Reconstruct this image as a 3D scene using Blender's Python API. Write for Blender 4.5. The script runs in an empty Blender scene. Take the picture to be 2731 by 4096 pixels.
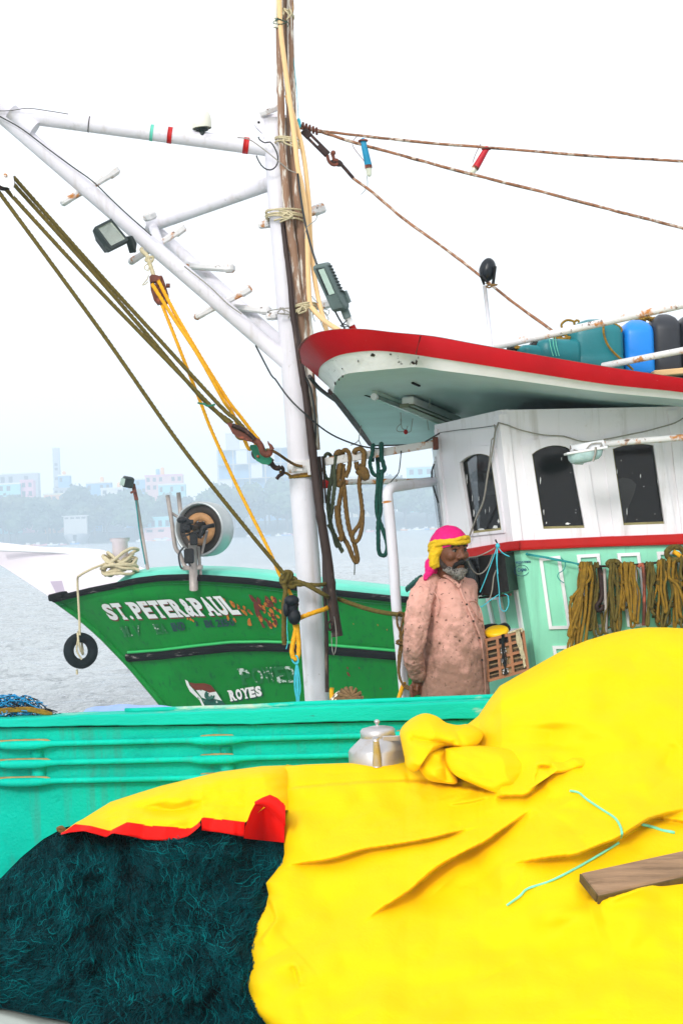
import bpy, math, random
import numpy as np
from mathutils import Vector, Matrix, Euler, noise as mnoise

random.seed(7)
RNG = np.random.default_rng(11)
SC = bpy.context.scene
COL = SC.collection

# ------------------------------------------------------------------ camera
FPX = 6826.7            # focal length in photo pixels (60 mm on a 36 mm high frame)
CAMZ = 3.0
PITCH, ROLL = math.radians(0.54), math.radians(2.40)
F_ = np.array([0, math.cos(PITCH), math.sin(PITCH)])
U0 = np.array([0, -math.sin(PITCH), math.cos(PITCH)])
R0 = np.array([1.0, 0, 0])
R_ = math.cos(ROLL) * R0 - math.sin(ROLL) * U0
U_ = math.sin(ROLL) * R0 + math.cos(ROLL) * U0
CAM = np.array([0, 0, CAMZ])
cd = bpy.data.cameras.new('camera')
cd.sensor_fit = 'VERTICAL'; cd.sensor_height = 36; cd.lens = 60
cd.clip_start = 0.1; cd.clip_end = 5000
cam = bpy.data.objects.new('camera', cd); COL.objects.link(cam)
cam.matrix_world = Matrix(((R_[0], U_[0], -F_[0], 0), (R_[1], U_[1], -F_[1], 0), (R_[2], U_[2], -F_[2], CAMZ), (0, 0, 0, 1)))
SC.camera = cam

# ------------------------------------------------------------------ sky, sun, exposure
SUN_EL, SUN_AZ = math.radians(28), math.radians(203)   # azimuth measured from +Y clockwise
w = bpy.data.worlds.new('World'); SC.world = w; w.use_nodes = True
nt = w.node_tree; nt.nodes.clear()
sky = nt.nodes.new('ShaderNodeTexSky'); sky.sky_type = 'NISHITA'; sky.sun_disc = False
sky.sun_elevation = SUN_EL; sky.sun_rotation = SUN_AZ; sky.dust_density = 6; sky.air_density = 1.0; sky.ozone_density = 1.0
hs = nt.nodes.new('ShaderNodeHueSaturation'); hs.inputs['Saturation'].default_value = 0.25
mx = nt.nodes.new('ShaderNodeMix'); mx.data_type = 'RGBA'; mx.inputs[0].default_value = 0.8
mx.inputs[7].default_value = (11.0, 11.2, 11.5, 1)      # even overcast cloud layer
bg = nt.nodes.new('ShaderNodeBackground'); bg.inputs[1].default_value = 0.1
wo = nt.nodes.new('ShaderNodeOutputWorld')
nt.links.new(sky.outputs[0], hs.inputs['Color']); nt.links.new(hs.outputs[0], mx.inputs[6])
nt.links.new(mx.outputs[2], bg.inputs[0]); nt.links.new(bg.outputs[0], wo.inputs[0])
sl = bpy.data.lights.new('sun', 'SUN'); sl.energy = 1.3; sl.angle = math.radians(12); sl.color = (1, .97, .93)
so = bpy.data.objects.new('sun', sl); COL.objects.link(so)
sdir = Vector((math.sin(SUN_AZ) * math.cos(SUN_EL), math.cos(SUN_AZ) * math.cos(SUN_EL), math.sin(SUN_EL)))
so.rotation_euler = sdir.to_track_quat('Z', 'Y').to_euler()
so.location = (0, -5, 30)
SC.view_settings.view_transform = 'Standard'; SC.view_settings.look = 'None'
SC.view_settings.exposure = 0.44; SC.view_settings.gamma = 1; SC.view_settings.use_curve_mapping = False
SC.cycles.max_bounces = 6; SC.cycles.diffuse_bounces = 3; SC.cycles.glossy_bounces = 3
SC.cycles.volume_bounces = 2; SC.cycles.transparent_max_bounces = 8; SC.cycles.transmission_bounces = 4
SC.cycles.use_denoising = True

# ------------------------------------------------------------------ pixel helpers: where a sight line meets a real distance or plane
def P(x, y, d):
    return CAM + R_ * ((x - 1365.5) / FPX * d) + U_ * ((2048 - y) / FPX * d) + F_ * d
def PA(x, y, d):
    x, y, d = np.broadcast_arrays(np.asarray(x, float), np.asarray(y, float), np.asarray(d, float))
    return CAM + R_ * ((x - 1365.5) / FPX * d)[..., None] + U_ * ((2048 - y) / FPX * d)[..., None] + F_ * d[..., None]
def onpl(x, y, p0, n):
    r = P(x, y, 1.0) - CAM
    return CAM + r * (np.dot(p0 - CAM, n) / np.dot(r, n))
class Crop:
    def __init__(s, x0, y0, k): s.x0, s.y0, s.k = x0, y0, k
    def __call__(s, x, y): return (s.x0 + x * s.k, s.y0 + y * s.k)
    def P(s, x, y, d): return P(s.x0 + x * s.k, s.y0 + y * s.k, d)
    def path(s, pts, d=None):
        return [s.P(p[0], p[1], p[2] if len(p) > 2 else d) for p in pts]
c0 = Crop(0, 0, 1.7417); c1 = Crop(0, 0, .8712); c2 = Crop(1100, 350, 1.0402); c3 = Crop(0, 1700, .8712)
c4 = Crop(1100, 1600, 1.0402); c5 = Crop(0, 2700, .8712); c6 = Crop(1100, 2700, 1.0402)
e1 = Crop(0, 1650, .4464); e2 = Crop(600, 1650, .4464); e3 = Crop(1200, 1700, .4464); e4 = Crop(1500, 2050, .3827)
e5 = Crop(2000, 2050, .4662); e6 = Crop(1700, 1500, .6575); e7 = Crop(1900, 1000, .53); e8 = Crop(1100, 1250, .5102)
f1 = Crop(950, 0, .2976); f2 = Crop(0, 400, .4464); f3 = Crop(350, 800, .5102); f4 = Crop(950, 700, .3189)
f5 = Crop(750, 1550, .3827); f6 = Crop(150, 2250, .7015); f7 = Crop(1050, 2250, .4145); f8 = Crop(0, 2700, .6378)

def unit(v):
    v = np.asarray(v, float); n = np.linalg.norm(v)
    return v / n if n > 1e-12 else v
def cr(pts, step):
    """Catmull-Rom through pts, resampled about every step metres."""
    p = np.asarray(pts, float)
    if len(p) == 2:
        n = max(2, int(np.linalg.norm(p[1] - p[0]) / step) + 1)
        return p[0] + (p[1] - p[0]) * np.linspace(0, 1, n)[:, None]
    q = np.vstack([2 * p[0] - p[1], p, 2 * p[-1] - p[-2]])
    out = []
    for i in range(1, len(q) - 2):
        a, b, c, d = q[i - 1], q[i], q[i + 1], q[i + 2]
        n = max(2, int(np.linalg.norm(c - b) / step) + 1)
        t = np.linspace(0, 1, n, endpoint=False)[:, None]
        out.append(.5 * (2 * b + (c - a) * t + (2 * a - 5 * b + 4 * c - d) * t ** 2 + (3 * b - a - 3 * c + d) * t ** 3))
    out.append(q[-2][None])
    return np.vstack(out)
def lerp(a, b, t): return a + (b - a) * t
def curve1(pts):
    xs = np.array([p[0] for p in pts], float); ys = np.array([p[1] for p in pts], float)
    return lambda x: np.interp(x, xs, ys)

# ------------------------------------------------------------------ mesh builder
class MB:
    def __init__(s): s.v = []; s.f = []; s.n = 0
    def add(s, v, f, mi=0, smooth=True):
        v = np.asarray(v, float).reshape(-1, 3)
        s.v.append(v)
        if isinstance(f, np.ndarray): s.f.append((f + s.n, mi, smooth))
        else:
            for k in set(len(q) for q in f):
                s.f.append((np.array([q for q in f if len(q) == k], int) + s.n, mi, smooth))
        s.n += len(v); return s
    def grid(s, g, mi=0, smooth=True, closed=False):
        g = np.asarray(g, float); h, w_ = g.shape[:2]
        i = np.arange(h * w_).reshape(h, w_)
        if closed: i = np.hstack([i, i[:, :1]])
        f = np.stack([i[:-1, :-1], i[1:, :-1], i[1:, 1:], i[:-1, 1:]], -1).reshape(-1, 4)
        return s.add(g.reshape(-1, 3), f, mi, smooth)
    def tube(s, pts, r, n=8, mi=0, cap=True, lobes=0, amp=.16, pitch=None, flat=1.0, rot=0.0):
        p = np.asarray(pts, float); m = len(p)
        r = np.broadcast_to(np.asarray(r, float), (m,)) if np.ndim(r) < 1 or len(r) != m else np.asarray(r, float)
        t = np.gradient(p, axis=0); t /= np.maximum(np.linalg.norm(t, axis=1, keepdims=True), 1e-9)
        a = np.array([0, 0, 1.0]) if abs(t[0][2]) < .8 else np.array([1.0, 0, 0])
        u = unit(a - t[0] * np.dot(a, t[0])); us = [u]
        for i in range(1, m):
            u = us[-1] - t[i] * np.dot(us[-1], t[i]); us.append(unit(u))
        u = np.array(us); v = np.cross(t, u)
        th = np.linspace(0, 2 * math.pi, n, endpoint=False) + rot
        L = np.concatenate([[0], np.cumsum(np.linalg.norm(np.diff(p, axis=0), axis=1))])
        rad = np.ones((m, n))
        if lobes:
            ph = 2 * math.pi * L / (pitch or (r.mean() * 9))
            rad = 1 - amp + amp * 2 * np.abs(np.cos(.5 * lobes * (th[None] + ph[:, None])))**.8
            rad *= 1 / (1 + amp * .2)
        rr = rad * r[:, None]
        g = p[:, None] + u[:, None] * (np.cos(th)[None, :, None] * rr[..., None]) + v[:, None] * (np.sin(th)[None, :, None] * rr[..., None] * flat)
        base = s.n
        s.grid(g, mi, True, True)
        if cap: s.f.append((np.array([list(range(base, base + n))[::-1]]), mi, False)); s.f.append((np.array([list(range(base + (m - 1) * n, base + m * n))]), mi, False))
        return s
    def rope(s, pts, r, mi=0, n=9, step=None, **k):
        return s.tube(cr(pts, step or r * .9), r, n, mi, True, 3, .17, r * 7.5, **k)
    def wire(s, pts, r, mi=0, n=5, step=.03): return s.tube(cr(pts, step), r, n, mi)
    def slab(s, poly, vec, mi=0, smooth=False):
        a = np.asarray(poly, float); b = a + np.asarray(vec, float); k = len(a)
        s.add(np.vstack([a, b]), [list(range(k)), list(range(2 * k - 1, k - 1, -1))] + [[i, k + i, k + (i + 1) % k, (i + 1) % k] for i in range(k)], mi, smooth); return s
    def box(s, c, size, rot=None, mi=0, bev=0.0):
        h = np.array(size, float) / 2; M = np.eye(3) if rot is None else np.asarray(rot, float)
        if bev <= 0:
            v = np.array([[x, y, z] for x in (-1, 1) for y in (-1, 1) for z in (-1, 1)]) * h
            f = [(0, 1, 3, 2), (4, 6, 7, 5), (0, 4, 5, 1), (2, 3, 7, 6), (0, 2, 6, 4), (1, 5, 7, 3)]
        else:
            b = min(bev, h.min() * .9); v = []
            for sx in (-1, 1):
                for sy in (-1, 1):
                    for sz in (-1, 1):
                        S = np.array([sx, sy, sz])
                        for ax in range(3):
                            q = S * (h - b); q[ax] = S[ax] * h[ax]; v.append(q)
            v = np.array(v); idx = lambda x, y, z, a: ((x * 2 + y) * 2 + z) * 3 + a
            f = []
            f += [(idx(0, 0, 0, 0), idx(0, 0, 1, 0), idx(0, 1, 1, 0), idx(0, 1, 0, 0)), (idx(1, 0, 0, 0), idx(1, 1, 0, 0), idx(1, 1, 1, 0), idx(1, 0, 1, 0))]
            f += [(idx(0, 0, 0, 1), idx(1, 0, 0, 1), idx(1, 0, 1, 1), idx(0, 0, 1, 1)), (idx(0, 1, 0, 1), idx(0, 1, 1, 1), idx(1, 1, 1, 1), idx(1, 1, 0, 1))]
            f += [(idx(0, 0, 0, 2), idx(0, 1, 0, 2), idx(1, 1, 0, 2), idx(1, 0, 0, 2)), (idx(0, 0, 1, 2), idx(1, 0, 1, 2), idx(1, 1, 1, 2), idx(0, 1, 1, 2))]
            for a_, b_ in ((0, 1), (0, 2), (1, 2)):
                c_ = 3 - a_ - b_
                for sa in (0, 1):
                    for sb in (0, 1):
                        q = [0, 0, 0]; q[a_] = sa; q[b_] = sb; q2 = list(q); q[c_] = 0; q2[c_] = 1
                        f.append((idx(*q, a_), idx(*q2, a_), idx(*q2, b_), idx(*q, b_)))
            for x in (0, 1):
                for y in (0, 1):
                    for z in (0, 1): f.append((idx(x, y, z, 0), idx(x, y, z, 1), idx(x, y, z, 2)))
        s.add(v @ M.T + np.asarray(c, float), f, mi, False); return s
    def bar(s, p, q, w_, h, up=(0, 0, 1), mi=0, bev=0.0):
        p, q = np.asarray(p, float), np.asarray(q, float); x = unit(q - p); y = unit(np.cross(up, x)); z = np.cross(x, y)
        return s.box((p + q) / 2, (np.linalg.norm(q - p), w_, h), np.stack([x, y, z], 1), mi, bev)
    def lathe(s, prof, c, axis=(0, 0, 1), n=20, mi=0, capped=True):
        z = unit(axis); a = np.array([1.0, 0, 0]) if abs(z[0]) < .8 else np.array([0, 1.0, 0])
        x = unit(np.cross(a, z)); y = np.cross(z, x); th = np.linspace(0, 2 * math.pi, n, endpoint=False)
        g = np.array([[np.asarray(c) + z * h + (x * math.cos(t) + y * math.sin(t)) * max(r, 1e-4) for t in th] for r, h in prof])
        base = s.n; s.grid(g, mi, True, True)
        if capped:
            m = len(prof)
            s.f.append((np.array([list(range(base, base + n))[::-1]]), mi, False)); s.f.append((np.array([list(range(base + (m - 1) * n, base + m * n))]), mi, False))
        return s
    def ball(s, c, rad, M=None, n=16, m=10, mi=0):
        rad = np.broadcast_to(np.asarray(rad, float), (3,)); M = np.eye(3) if M is None else np.asarray(M)
        ph = np.linspace(.02, math.pi - .02, m); th = np.linspace(0, 2 * math.pi, n, endpoint=False)
        g = np.stack([np.sin(ph)[:, None] * np.cos(th), np.sin(ph)[:, None] * np.sin(th), np.cos(ph)[:, None] * np.ones(n)], -1) * rad
        base = s.n; s.grid(g @ M.T + np.asarray(c), mi, True, True)
        s.f.append((np.array([list(range(base, base + n))]), mi, True)); s.f.append((np.array([list(range(base + (m - 1) * n, base + m * n))[::-1]]), mi, True))
        return s
    def capsule(s, p, r1, q, r2, n=12, mi=0):
        p, q = np.asarray(p, float), np.asarray(q, float)
        L = max(np.linalg.norm(q - p), 1e-6); prof = []
        for k in range(5): a = -math.pi / 2 + k * math.pi / 8; prof.append((r1 * math.cos(a), r1 * math.sin(a)))
        for k in range(5): a = k * math.pi / 8; prof.append((r2 * math.cos(a), L + r2 * math.sin(a)))
        return s.lathe(prof, p, q - p, n, mi)
    def mesh(s, name, mats, off=(0, 0, 0)):
        v = np.vstack(s.v) - np.asarray(off)
        me = bpy.data.meshes.new(name)
        me.vertices.add(len(v)); me.vertices.foreach_set('co', v.astype(np.float32).ravel())
        loops = np.concatenate([f.ravel() for f, _, _ in s.f]); k = np.concatenate([np.full(len(f), f.shape[1]) for f, _, _ in s.f])
        me.loops.add(len(loops)); me.loops.foreach_set('vertex_index', loops.astype(np.int32))
        me.polygons.add(len(k)); me.polygons.foreach_set('loop_start', np.concatenate([[0], np.cumsum(k)[:-1]]).astype(np.int32))
        me.polygons.foreach_set('material_index', np.concatenate([np.full(len(f), m) for f, m, _ in s.f]).astype(np.int32))
        me.polygons.foreach_set('use_smooth', np.concatenate([np.full(len(f), b) for f, _, b in s.f]))
        for m in (mats if isinstance(mats, (list, tuple)) else [mats]): me.materials.append(m)
        me.update(calc_edges=True); me.validate(); return me

ORG = {}
def tag(o, label=None, cat=None, group=None, kind=None):
    for k, v in (('label', label), ('category', cat), ('group', group), ('kind', kind)):
        if v: o[k] = v
    return o
def thing(name, loc, label, cat, group=None):
    o = bpy.data.objects.new(name, None); COL.objects.link(o); o.empty_display_size = .1
    o.location = Vector(loc); ORG[o.name] = np.array(loc, float); return tag(o, label, cat, group)
def mk(name, mb, mats, parent=None, label=None, cat=None, group=None, kind=None):
    if parent is not None: off = ORG[parent.name]
    else:
        v = np.vstack(mb.v); off = np.array([(v[:, 0].min() + v[:, 0].max()) / 2, (v[:, 1].min() + v[:, 1].max()) / 2, v[:, 2].min()])
    o = bpy.data.objects.new(name, mb.mesh(name, mats, off)); COL.objects.link(o)
    ORG[o.name] = off
    if parent is not None: o.parent = parent
    else: o.location = Vector(off)
    return tag(o, label, cat, group, kind)
def copy_tree(o, parent=None):
    c = o.copy(); COL.objects.link(c)
    if parent is not None: c.parent = parent; c.matrix_parent_inverse = o.matrix_parent_inverse
    for ch in list(o.children): copy_tree(ch, c)
    return c

# ------------------------------------------------------------------ materials
def lin(*c): return tuple(((x / 255 + .055) / 1.055) ** 2.4 if x > 10 else x / 255 / 12.92 for x in c) + (1,)
def mat(name, col, rough=.5, var=.1, vscale=6, col2=None, cov=0., s2=8, sharp=.06, metal=0., bump=.15, bscale=40, spec=.4, alpha=1., stretch=(1, 1, 1), col3=None, cov3=0., s3=25, dist=.01, drip=None, dripk=.5):
    m = bpy.data.materials.new(name); m.use_nodes = True; t = m.node_tree; N, L = t.nodes, t.links
    b = N['Principled BSDF']; b.inputs['Roughness'].default_value = rough; b.inputs['Metallic'].default_value = metal
    b.inputs['Specular IOR Level'].default_value = spec; b.inputs['Alpha'].default_value = alpha
    tc = N.new('ShaderNodeTexCoord'); mp = N.new('ShaderNodeMapping'); mp.inputs['Scale'].default_value = stretch
    L.new(tc.outputs['Object'], mp.inputs[0])
    def nz(scale, det=5, rgh=.6, off=0):
        n = N.new('ShaderNodeTexNoise'); n.inputs['Scale'].default_value = scale; n.inputs['Detail'].default_value = det; n.inputs['Roughness'].default_value = rgh
        mm = N.new('ShaderNodeVectorMath'); mm.operation = 'ADD'; mm.inputs[1].default_value = (off, off * .7, off * 1.3)
        L.new(mp.outputs[0], mm.inputs[0]); L.new(mm.outputs[0], n.inputs['Vector']); return n
    def mixc(fac, a, c):
        x = N.new('ShaderNodeMix'); x.data_type = 'RGBA'; L.new(fac, x.inputs[0])
        for sock, q in ((x.inputs[6], a), (x.inputs[7], c)):
            if isinstance(q, tuple): sock.default_value = q
            else: L.new(q, sock)
        return x.outputs[2]
    def ramp(src, lo, hi):
        r = N.new('ShaderNodeMapRange'); r.inputs[1].default_value = lo; r.inputs[2].default_value = hi; L.new(src, r.inputs[0]); return r.outputs[0]
    lo = tuple(max(0, c * (1 - var)) for c in col[:3]) + (1,); hi = tuple(min(1, c * (1 + var)) for c in col[:3]) + (1,)
    out = mixc(ramp(nz(vscale).outputs['Fac'], .3, .7), lo, hi)
    if col2 is not None and cov > 0:
        th = .72 - cov * .44
        out = mixc(ramp(nz(s2, 8, .65, 3.7).outputs['Fac'], th, th + sharp), out, col2)
    if col3 is not None and cov3 > 0:
        th = .72 - cov3 * .44
        out = mixc(ramp(nz(s3, 6, .6, 9.1).outputs['Fac'], th, th + sharp), out, col3)
    if drip is not None:                                   # run-down stains, long in z
        m2 = N.new('ShaderNodeMapping'); m2.inputs['Scale'].default_value = (7, 7, .55); L.new(tc.outputs['Object'], m2.inputs[0])
        n2 = N.new('ShaderNodeTexNoise'); n2.inputs['Scale'].default_value = 2.2; n2.inputs['Detail'].default_value = 6; n2.inputs['Roughness'].default_value = .62; L.new(m2.outputs[0], n2.inputs['Vector'])
        r2 = N.new('ShaderNodeMapRange'); r2.inputs[1].default_value = .54; r2.inputs[2].default_value = .72; r2.inputs[4].default_value = dripk; L.new(n2.outputs['Fac'], r2.inputs[0])
        out = mixc(r2.outputs[0], out, drip)
    L.new(out, b.inputs['Base Color'])
    if bump > 0:
        bp = N.new('ShaderNodeBump'); bp.inputs['Strength'].default_value = bump; bp.inputs['Distance'].default_value = dist
        L.new(nz(bscale, 4, .6, 1.3).outputs['Fac'], bp.inputs['Height']); L.new(bp.outputs[0], b.inputs['Normal'])
    return m
RUST = lin(150, 92, 48); RUSTD = lin(92, 60, 42)
M = {}
M['white'] = mat('white_paint', (.74, .72, .78, 1), .5, .05, 3, (.46, .46, .46, 1), .24, 9, .16, col3=(.16, .13, .11, 1), cov3=.12, s3=38, bump=.2, bscale=55, drip=(.42, .36, .30, 1), dripk=.45)
M['whiter'] = mat('white_paint_rusted', (.70, .69, .69, 1), .55, .06, 4, lin(186, 120, 54), .42, 14, .08, col3=RUSTD, cov3=.22, s3=30, bump=.35)
M['housewhite'] = mat('wheelhouse_white', (.86, .83, .88, 1), .45, .04, 2.5, (.56, .54, .55, 1), .20, 5, .2, col3=(.36, .28, .22, 1), cov3=.11, s3=60, bump=.12, drip=(.44, .40, .36, 1), dripk=.5)
M['trimwhite'] = mat('trim_white', (.86, .86, .88, 1), .45, .04, 8, bump=.08)
M['red'] = mat('red_paint', (.43, .0, .006, 1), .5, .12, 4, (.27, .003, .006, 1), .18, 7, .15, col3=(.6, .5, .45, 1), cov3=.02, s3=60, bump=.15, spec=.2)
M['redb'] = mat('red_trim', (.52, .002, .002, 1), .5, .10, 4, (.4, .02, .015, 1), .14, 9, .2, bump=.15)
M['soffit'] = mat('grey_green_paint', (.52, .70, .71, 1), .45, .10, 2.2, (.46, .65, .66, 1), .3, 3, .3, col3=(.08, .09, .09, 1), cov3=.03, s3=30, bump=.06)
M['peel'] = mat('peeling_white', (.84, .86, .87, 1), .6, .08, 6, (.10, .11, .10, 1), .16, 16, .03, bump=.4, bscale=25)
M['mint'] = mat('mint_paint', (.28, .74, .52, 1), .5, .07, 2.5, (.23, .55, .40, 1), .15, 5, .25, col3=(.06, .22, .14, 1), cov3=.04, s3=35, bump=.1, drip=(.16, .42, .30, 1), dripk=.5)
M['teal'] = mat('teal_paint', (.0, .56, .42, 1), .6, .12, 3, (.0, .36, .28, 1), .40, 5, .25, col3=(.02, .10, .08, 1), cov3=.12, s3=46, bump=.5, bscale=70, spec=.12, drip=(.06, .30, .22, 1), dripk=.55)
M['tealworn'] = mat('teal_worn', (.02, .55, .40, 1), .55, .10, 4, (.34, .24, .10, 1), .40, 6, .12, bump=.4, stretch=(.5, 1, 2))
M['tealtop'] = mat('teal_rail', (.0, .50, .37, 1), .6, .10, 4, (.50, .58, .46, 1), .26, 5, .08, col3=(.03, .12, .1, 1), cov3=.16, s3=30, bump=.4, stretch=(.4, 1, 1.5), spec=.12)
M['rail_shade'] = mat('rail_shade', (.0, .035, .03, 1), .9, .3, 20, (.0, .3, .22, 1), .25, 9, .1, spec=.05, bump=0)  # near-black colour for the shade painted in under the rails
M['wear'] = mat('bare_wood_wear', (.40, .27, .10, 1), .8, .25, 20, (.2, .4, .28, 1), .3, 30, .1, bump=.5)
M['green'] = mat('hull_green', (.0, .21, .025, 1), .5, .16, 1.2, (.0, .10, .022, 1), .28, 2.0, .3, col3=(.0, .21, .10, 1), cov3=.14, s3=3, bump=.1, bscale=8, spec=.12, drip=(.0, .07, .03, 1), dripk=.6)
M['greenb'] = mat('hull_green_bright', (.02, .42, .10, 1), .45, .1, 5, bump=.1)
M['seafoam'] = mat('seafoam_paint', (.12, .58, .44, 1), .5, .1, 2, (.3, .5, .42, 1), .15, 3, .2, bump=.1)
M['black'] = mat('black_rubber', (.004, .004, .005, 1), .75, .3, 6, (.22, .2, .19, 1), .24, 5, .08, bump=.3, stretch=(.6, 1, 3), spec=.12)
M['tyre'] = mat('tyre_rubber', (.004, .008, .010, 1), .75, .3, 12, bump=.2, spec=.2)
M['bamboo'] = mat('weathered_bamboo', lin(142, 110, 88), .65, .22, 10, lin(222, 216, 206), .50, 13, .05, col3=lin(196, 140, 40), cov3=.12, s3=18, stretch=(1.6, 1.6, .22), bump=.3)
M['bambooplain'] = mat('grey_bamboo', lin(150, 122, 102), .65, .2, 9, lin(110, 88, 74), .2, 9, .1, stretch=(1.6, 1.6, .25), bump=.25)
M['bamboodark'] = mat('dark_bamboo', lin(52, 36, 32), .6, .3, 14, lin(120, 100, 88), .2, 16, .08, stretch=(1.5, 1.5, .3), bump=.3)
M['tan'] = mat('tan_conduit', lin(240, 198, 142), .5, .06, 5, bump=.08)
M['olive'] = mat('olive_rope', lin(98, 84, 32), .85, .35, 60, lin(70, 60, 30), .3, 40, .2, bump=.4, bscale=300)
M['brownrope'] = mat('brown_rope', lin(112, 84, 42), .9, .35, 60, lin(88, 64, 34), .35, 30, .2, bump=.4, bscale=300)
M['goldrope'] = mat('ochre_rope', lin(140, 106, 26), .85, .35, 50, lin(96, 78, 32), .35, 25, .2, bump=.4, bscale=300)
M['yellowrope'] = mat('yellow_rope', lin(244, 172, 20), .7, .2, 60, lin(190, 120, 20), .2, 40, .2, bump=.3, bscale=300)
M['greenrope'] = mat('dark_green_rope', lin(12, 70, 60), .85, .35, 60, lin(52, 96, 80), .3, 40, .2, bump=.4, bscale=300)
M['greyrope'] = mat('grey_green_rope', lin(68, 76, 56), .85, .35, 60, lin(60, 64, 50), .3, 40, .2, bump=.4, bscale=300)
M['palerope'] = mat('pale_rope', lin(196, 184, 150), .85, .2, 60, bump=.3, bscale=300)
M['rustwire'] = mat('rusty_wire_rope', lin(150, 104, 74), .8, .3, 40, lin(206, 194, 178), .45, 28, .1, col3=lin(74, 44, 28), cov3=.38, s3=35, bump=.3)
M['iron'] = mat('dark_iron', lin(50, 34, 32), .6, .3, 30, lin(120, 74, 52), .35, 25, .12, metal=.3, bump=.3)
M['rusty'] = mat('rusty_red_iron', lin(104, 56, 42), .7, .3, 30, lin(180, 92, 66), .35, 18, .1, bump=.4)
M['greeniron'] = mat('green_iron', lin(8, 118, 88), .45, .15, 20, bump=.15)
M['lampgrey'] = mat('lamp_grey_metal', lin(84, 100, 98), .5, .15, 12, lin(64, 74, 72), .2, 20, .2, bump=.2)
M['lampdark'] = mat('lamp_dark_metal', lin(34, 46, 46), .5, .15, 12, lin(90, 96, 92), .2, 20, .2, bump=.2)
M['lens'] = mat('lamp_glass', lin(178, 200, 188), .15, .12, 8, lin(130, 150, 138), .25, 20, .2, spec=.6, bump=.03)
M['lensd'] = mat('flood_reflector', lin(150, 160, 142), .3, .12, 14, lin(110, 118, 104), .25, 30, .2, spec=.6, bump=.03)
M['bulb'] = mat('clear_bulb', lin(225, 228, 205), .1, .05, 30, spec=.6, alpha=.75, bump=0)
M['dome'] = mat('cream_plastic', lin(232, 232, 218), .4, .04, 8, bump=.05)
M['cable'] = mat('black_cable', lin(48, 50, 52), .5, .2, 30, bump=0)
M['greycable'] = mat('grey_cable', lin(150, 146, 138), .6, .15, 30, bump=0)
M['blackplastic'] = mat('black_plastic', (.003, .003, .004, 1), .5, .2, 20, bump=.15)
M['hornblue'] = mat('dark_blue_bag', (.004, .008, .014, 1), .3, .25, 20, (.5, .55, .6, 1), .12, 25, .05, bump=.3)
M['tealcan'] = mat('teal_plastic', lin(16, 116, 124), .4, .1, 4, lin(66, 160, 168), .2, 6, .3, bump=.12, spec=.45)
M['bluecan'] = mat('blue_plastic', lin(20, 134, 228), .4, .06, 5, bump=.1, spec=.45)
M['blackcan'] = mat('dark_grey_plastic', lin(44, 47, 54), .45, .12, 6, (.6, .62, .64, 1), .06, 20, .05, bump=.12)
M['wood'] = mat('weathered_wood', lin(146, 116, 88), .8, .25, 5, lin(88, 66, 44), .45, 5, .25, stretch=(1, 6, 8), bump=.5, bscale=14)
M['woodend'] = mat('plank_edge', lin(92, 76, 40), .85, .3, 10, lin(56, 46, 26), .4, 14, .2, bump=.5)
M['deck'] = mat('deck_boards', lin(96, 128, 112), .7, .2, 3, lin(70, 76, 66), .3, 4, .2, bump=.3)
M['glass'] = mat('dirty_window_glass', (.006, .007, .008, 1), .12, .4, 3, (.62, .64, .64, 1), .10, 22, .03, spec=.5, alpha=.6, bump=.03, stretch=(1, 1, .6))
M['winframe'] = mat('window_bead', lin(150, 140, 96), .6, .2, 20, lin(90, 84, 56), .3, 30, .2, bump=.2)
M['curtain'] = mat('pale_cloth', (.75, .76, .76, 1), .8, .05, 10, bump=.1)
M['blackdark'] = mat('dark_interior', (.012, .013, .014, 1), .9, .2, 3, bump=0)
M['alum'] = mat('dented_aluminium', (.50, .49, .50, 1), .42, .1, 9, (.36, .27, .20, 1), .32, 12, .3, metal=.75, bump=.15, bscale=14)
M['crate'] = mat('brown_plastic', lin(168, 112, 78), .55, .12, 10, lin(126, 82, 56), .25, 14, .2, bump=.15)
M['crated'] = mat('crate_panel', lin(176, 146, 106), .6, .15, 10, bump=.15)
M['cyan'] = mat('cyan_string', lin(70, 196, 216), .6, .15, 40, bump=0)
M['mintstring'] = mat('mint_string', lin(120, 218, 186), .6, .15, 40, bump=0)
M['tealstring'] = mat('teal_string', lin(24, 140, 140), .6, .2, 40, bump=0)
M['bluenet'] = mat('blue_net', lin(18, 140, 196), .6, .25, 40, bump=0)
M['blacknet'] = mat('black_net', lin(12, 18, 20), .7, .25, 40, bump=0)
M['bluetarp'] = mat('pale_blue_sheet', lin(142, 172, 232), .5, .06, 4, bump=.15)
M['bluebag'] = mat('navy_cloth', (.003, .006, .012, 1), .6, .3, 20, bump=.3)
M['basket'] = mat('woven_basket', lin(128, 100, 66), .8, .3, 50, bump=.4, bscale=120)
M['basketw'] = mat('white_strip', lin(236, 230, 214), .6, .08, 50, bump=.1)
M['drum'] = mat('steel_drum', (.42, .45, .45, 1), .38, .06, 6, (.02, .16, .11, 1), .3, 3, .2, metal=.7, bump=.05)  # green patches paint a dark green reflection into the steel
M['drumin'] = mat('drum_brown', lin(46, 38, 32), .6, .2, 10, bump=.1)
M['drumring'] = mat('drum_rust_ring', lin(168, 122, 76), .6, .25, 10, lin(110, 76, 48), .3, 12, .2, bump=.2)
M['engine'] = mat('oily_iron', (.008, .008, .009, 1), .45, .4, 14, (.25, .24, .22, 1), .2, 12, .15, metal=.3, bump=.4)
M['galv'] = mat('galvanised_pipe', lin(166, 156, 150), .5, .15, 14, lin(150, 100, 66), .25, 12, .15, metal=.3, bump=.2)
M['whiteboat'] = mat('white_hull', (.83, .76, .82, 1), .4, .05, 1, (.70, .6, .68, 1), .1, 2, .3, bump=.05)
M['lilac'] = mat('lilac_shade_panel', (.52, .44, .55, 1), .5, .08, 2, bump=.05)
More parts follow.
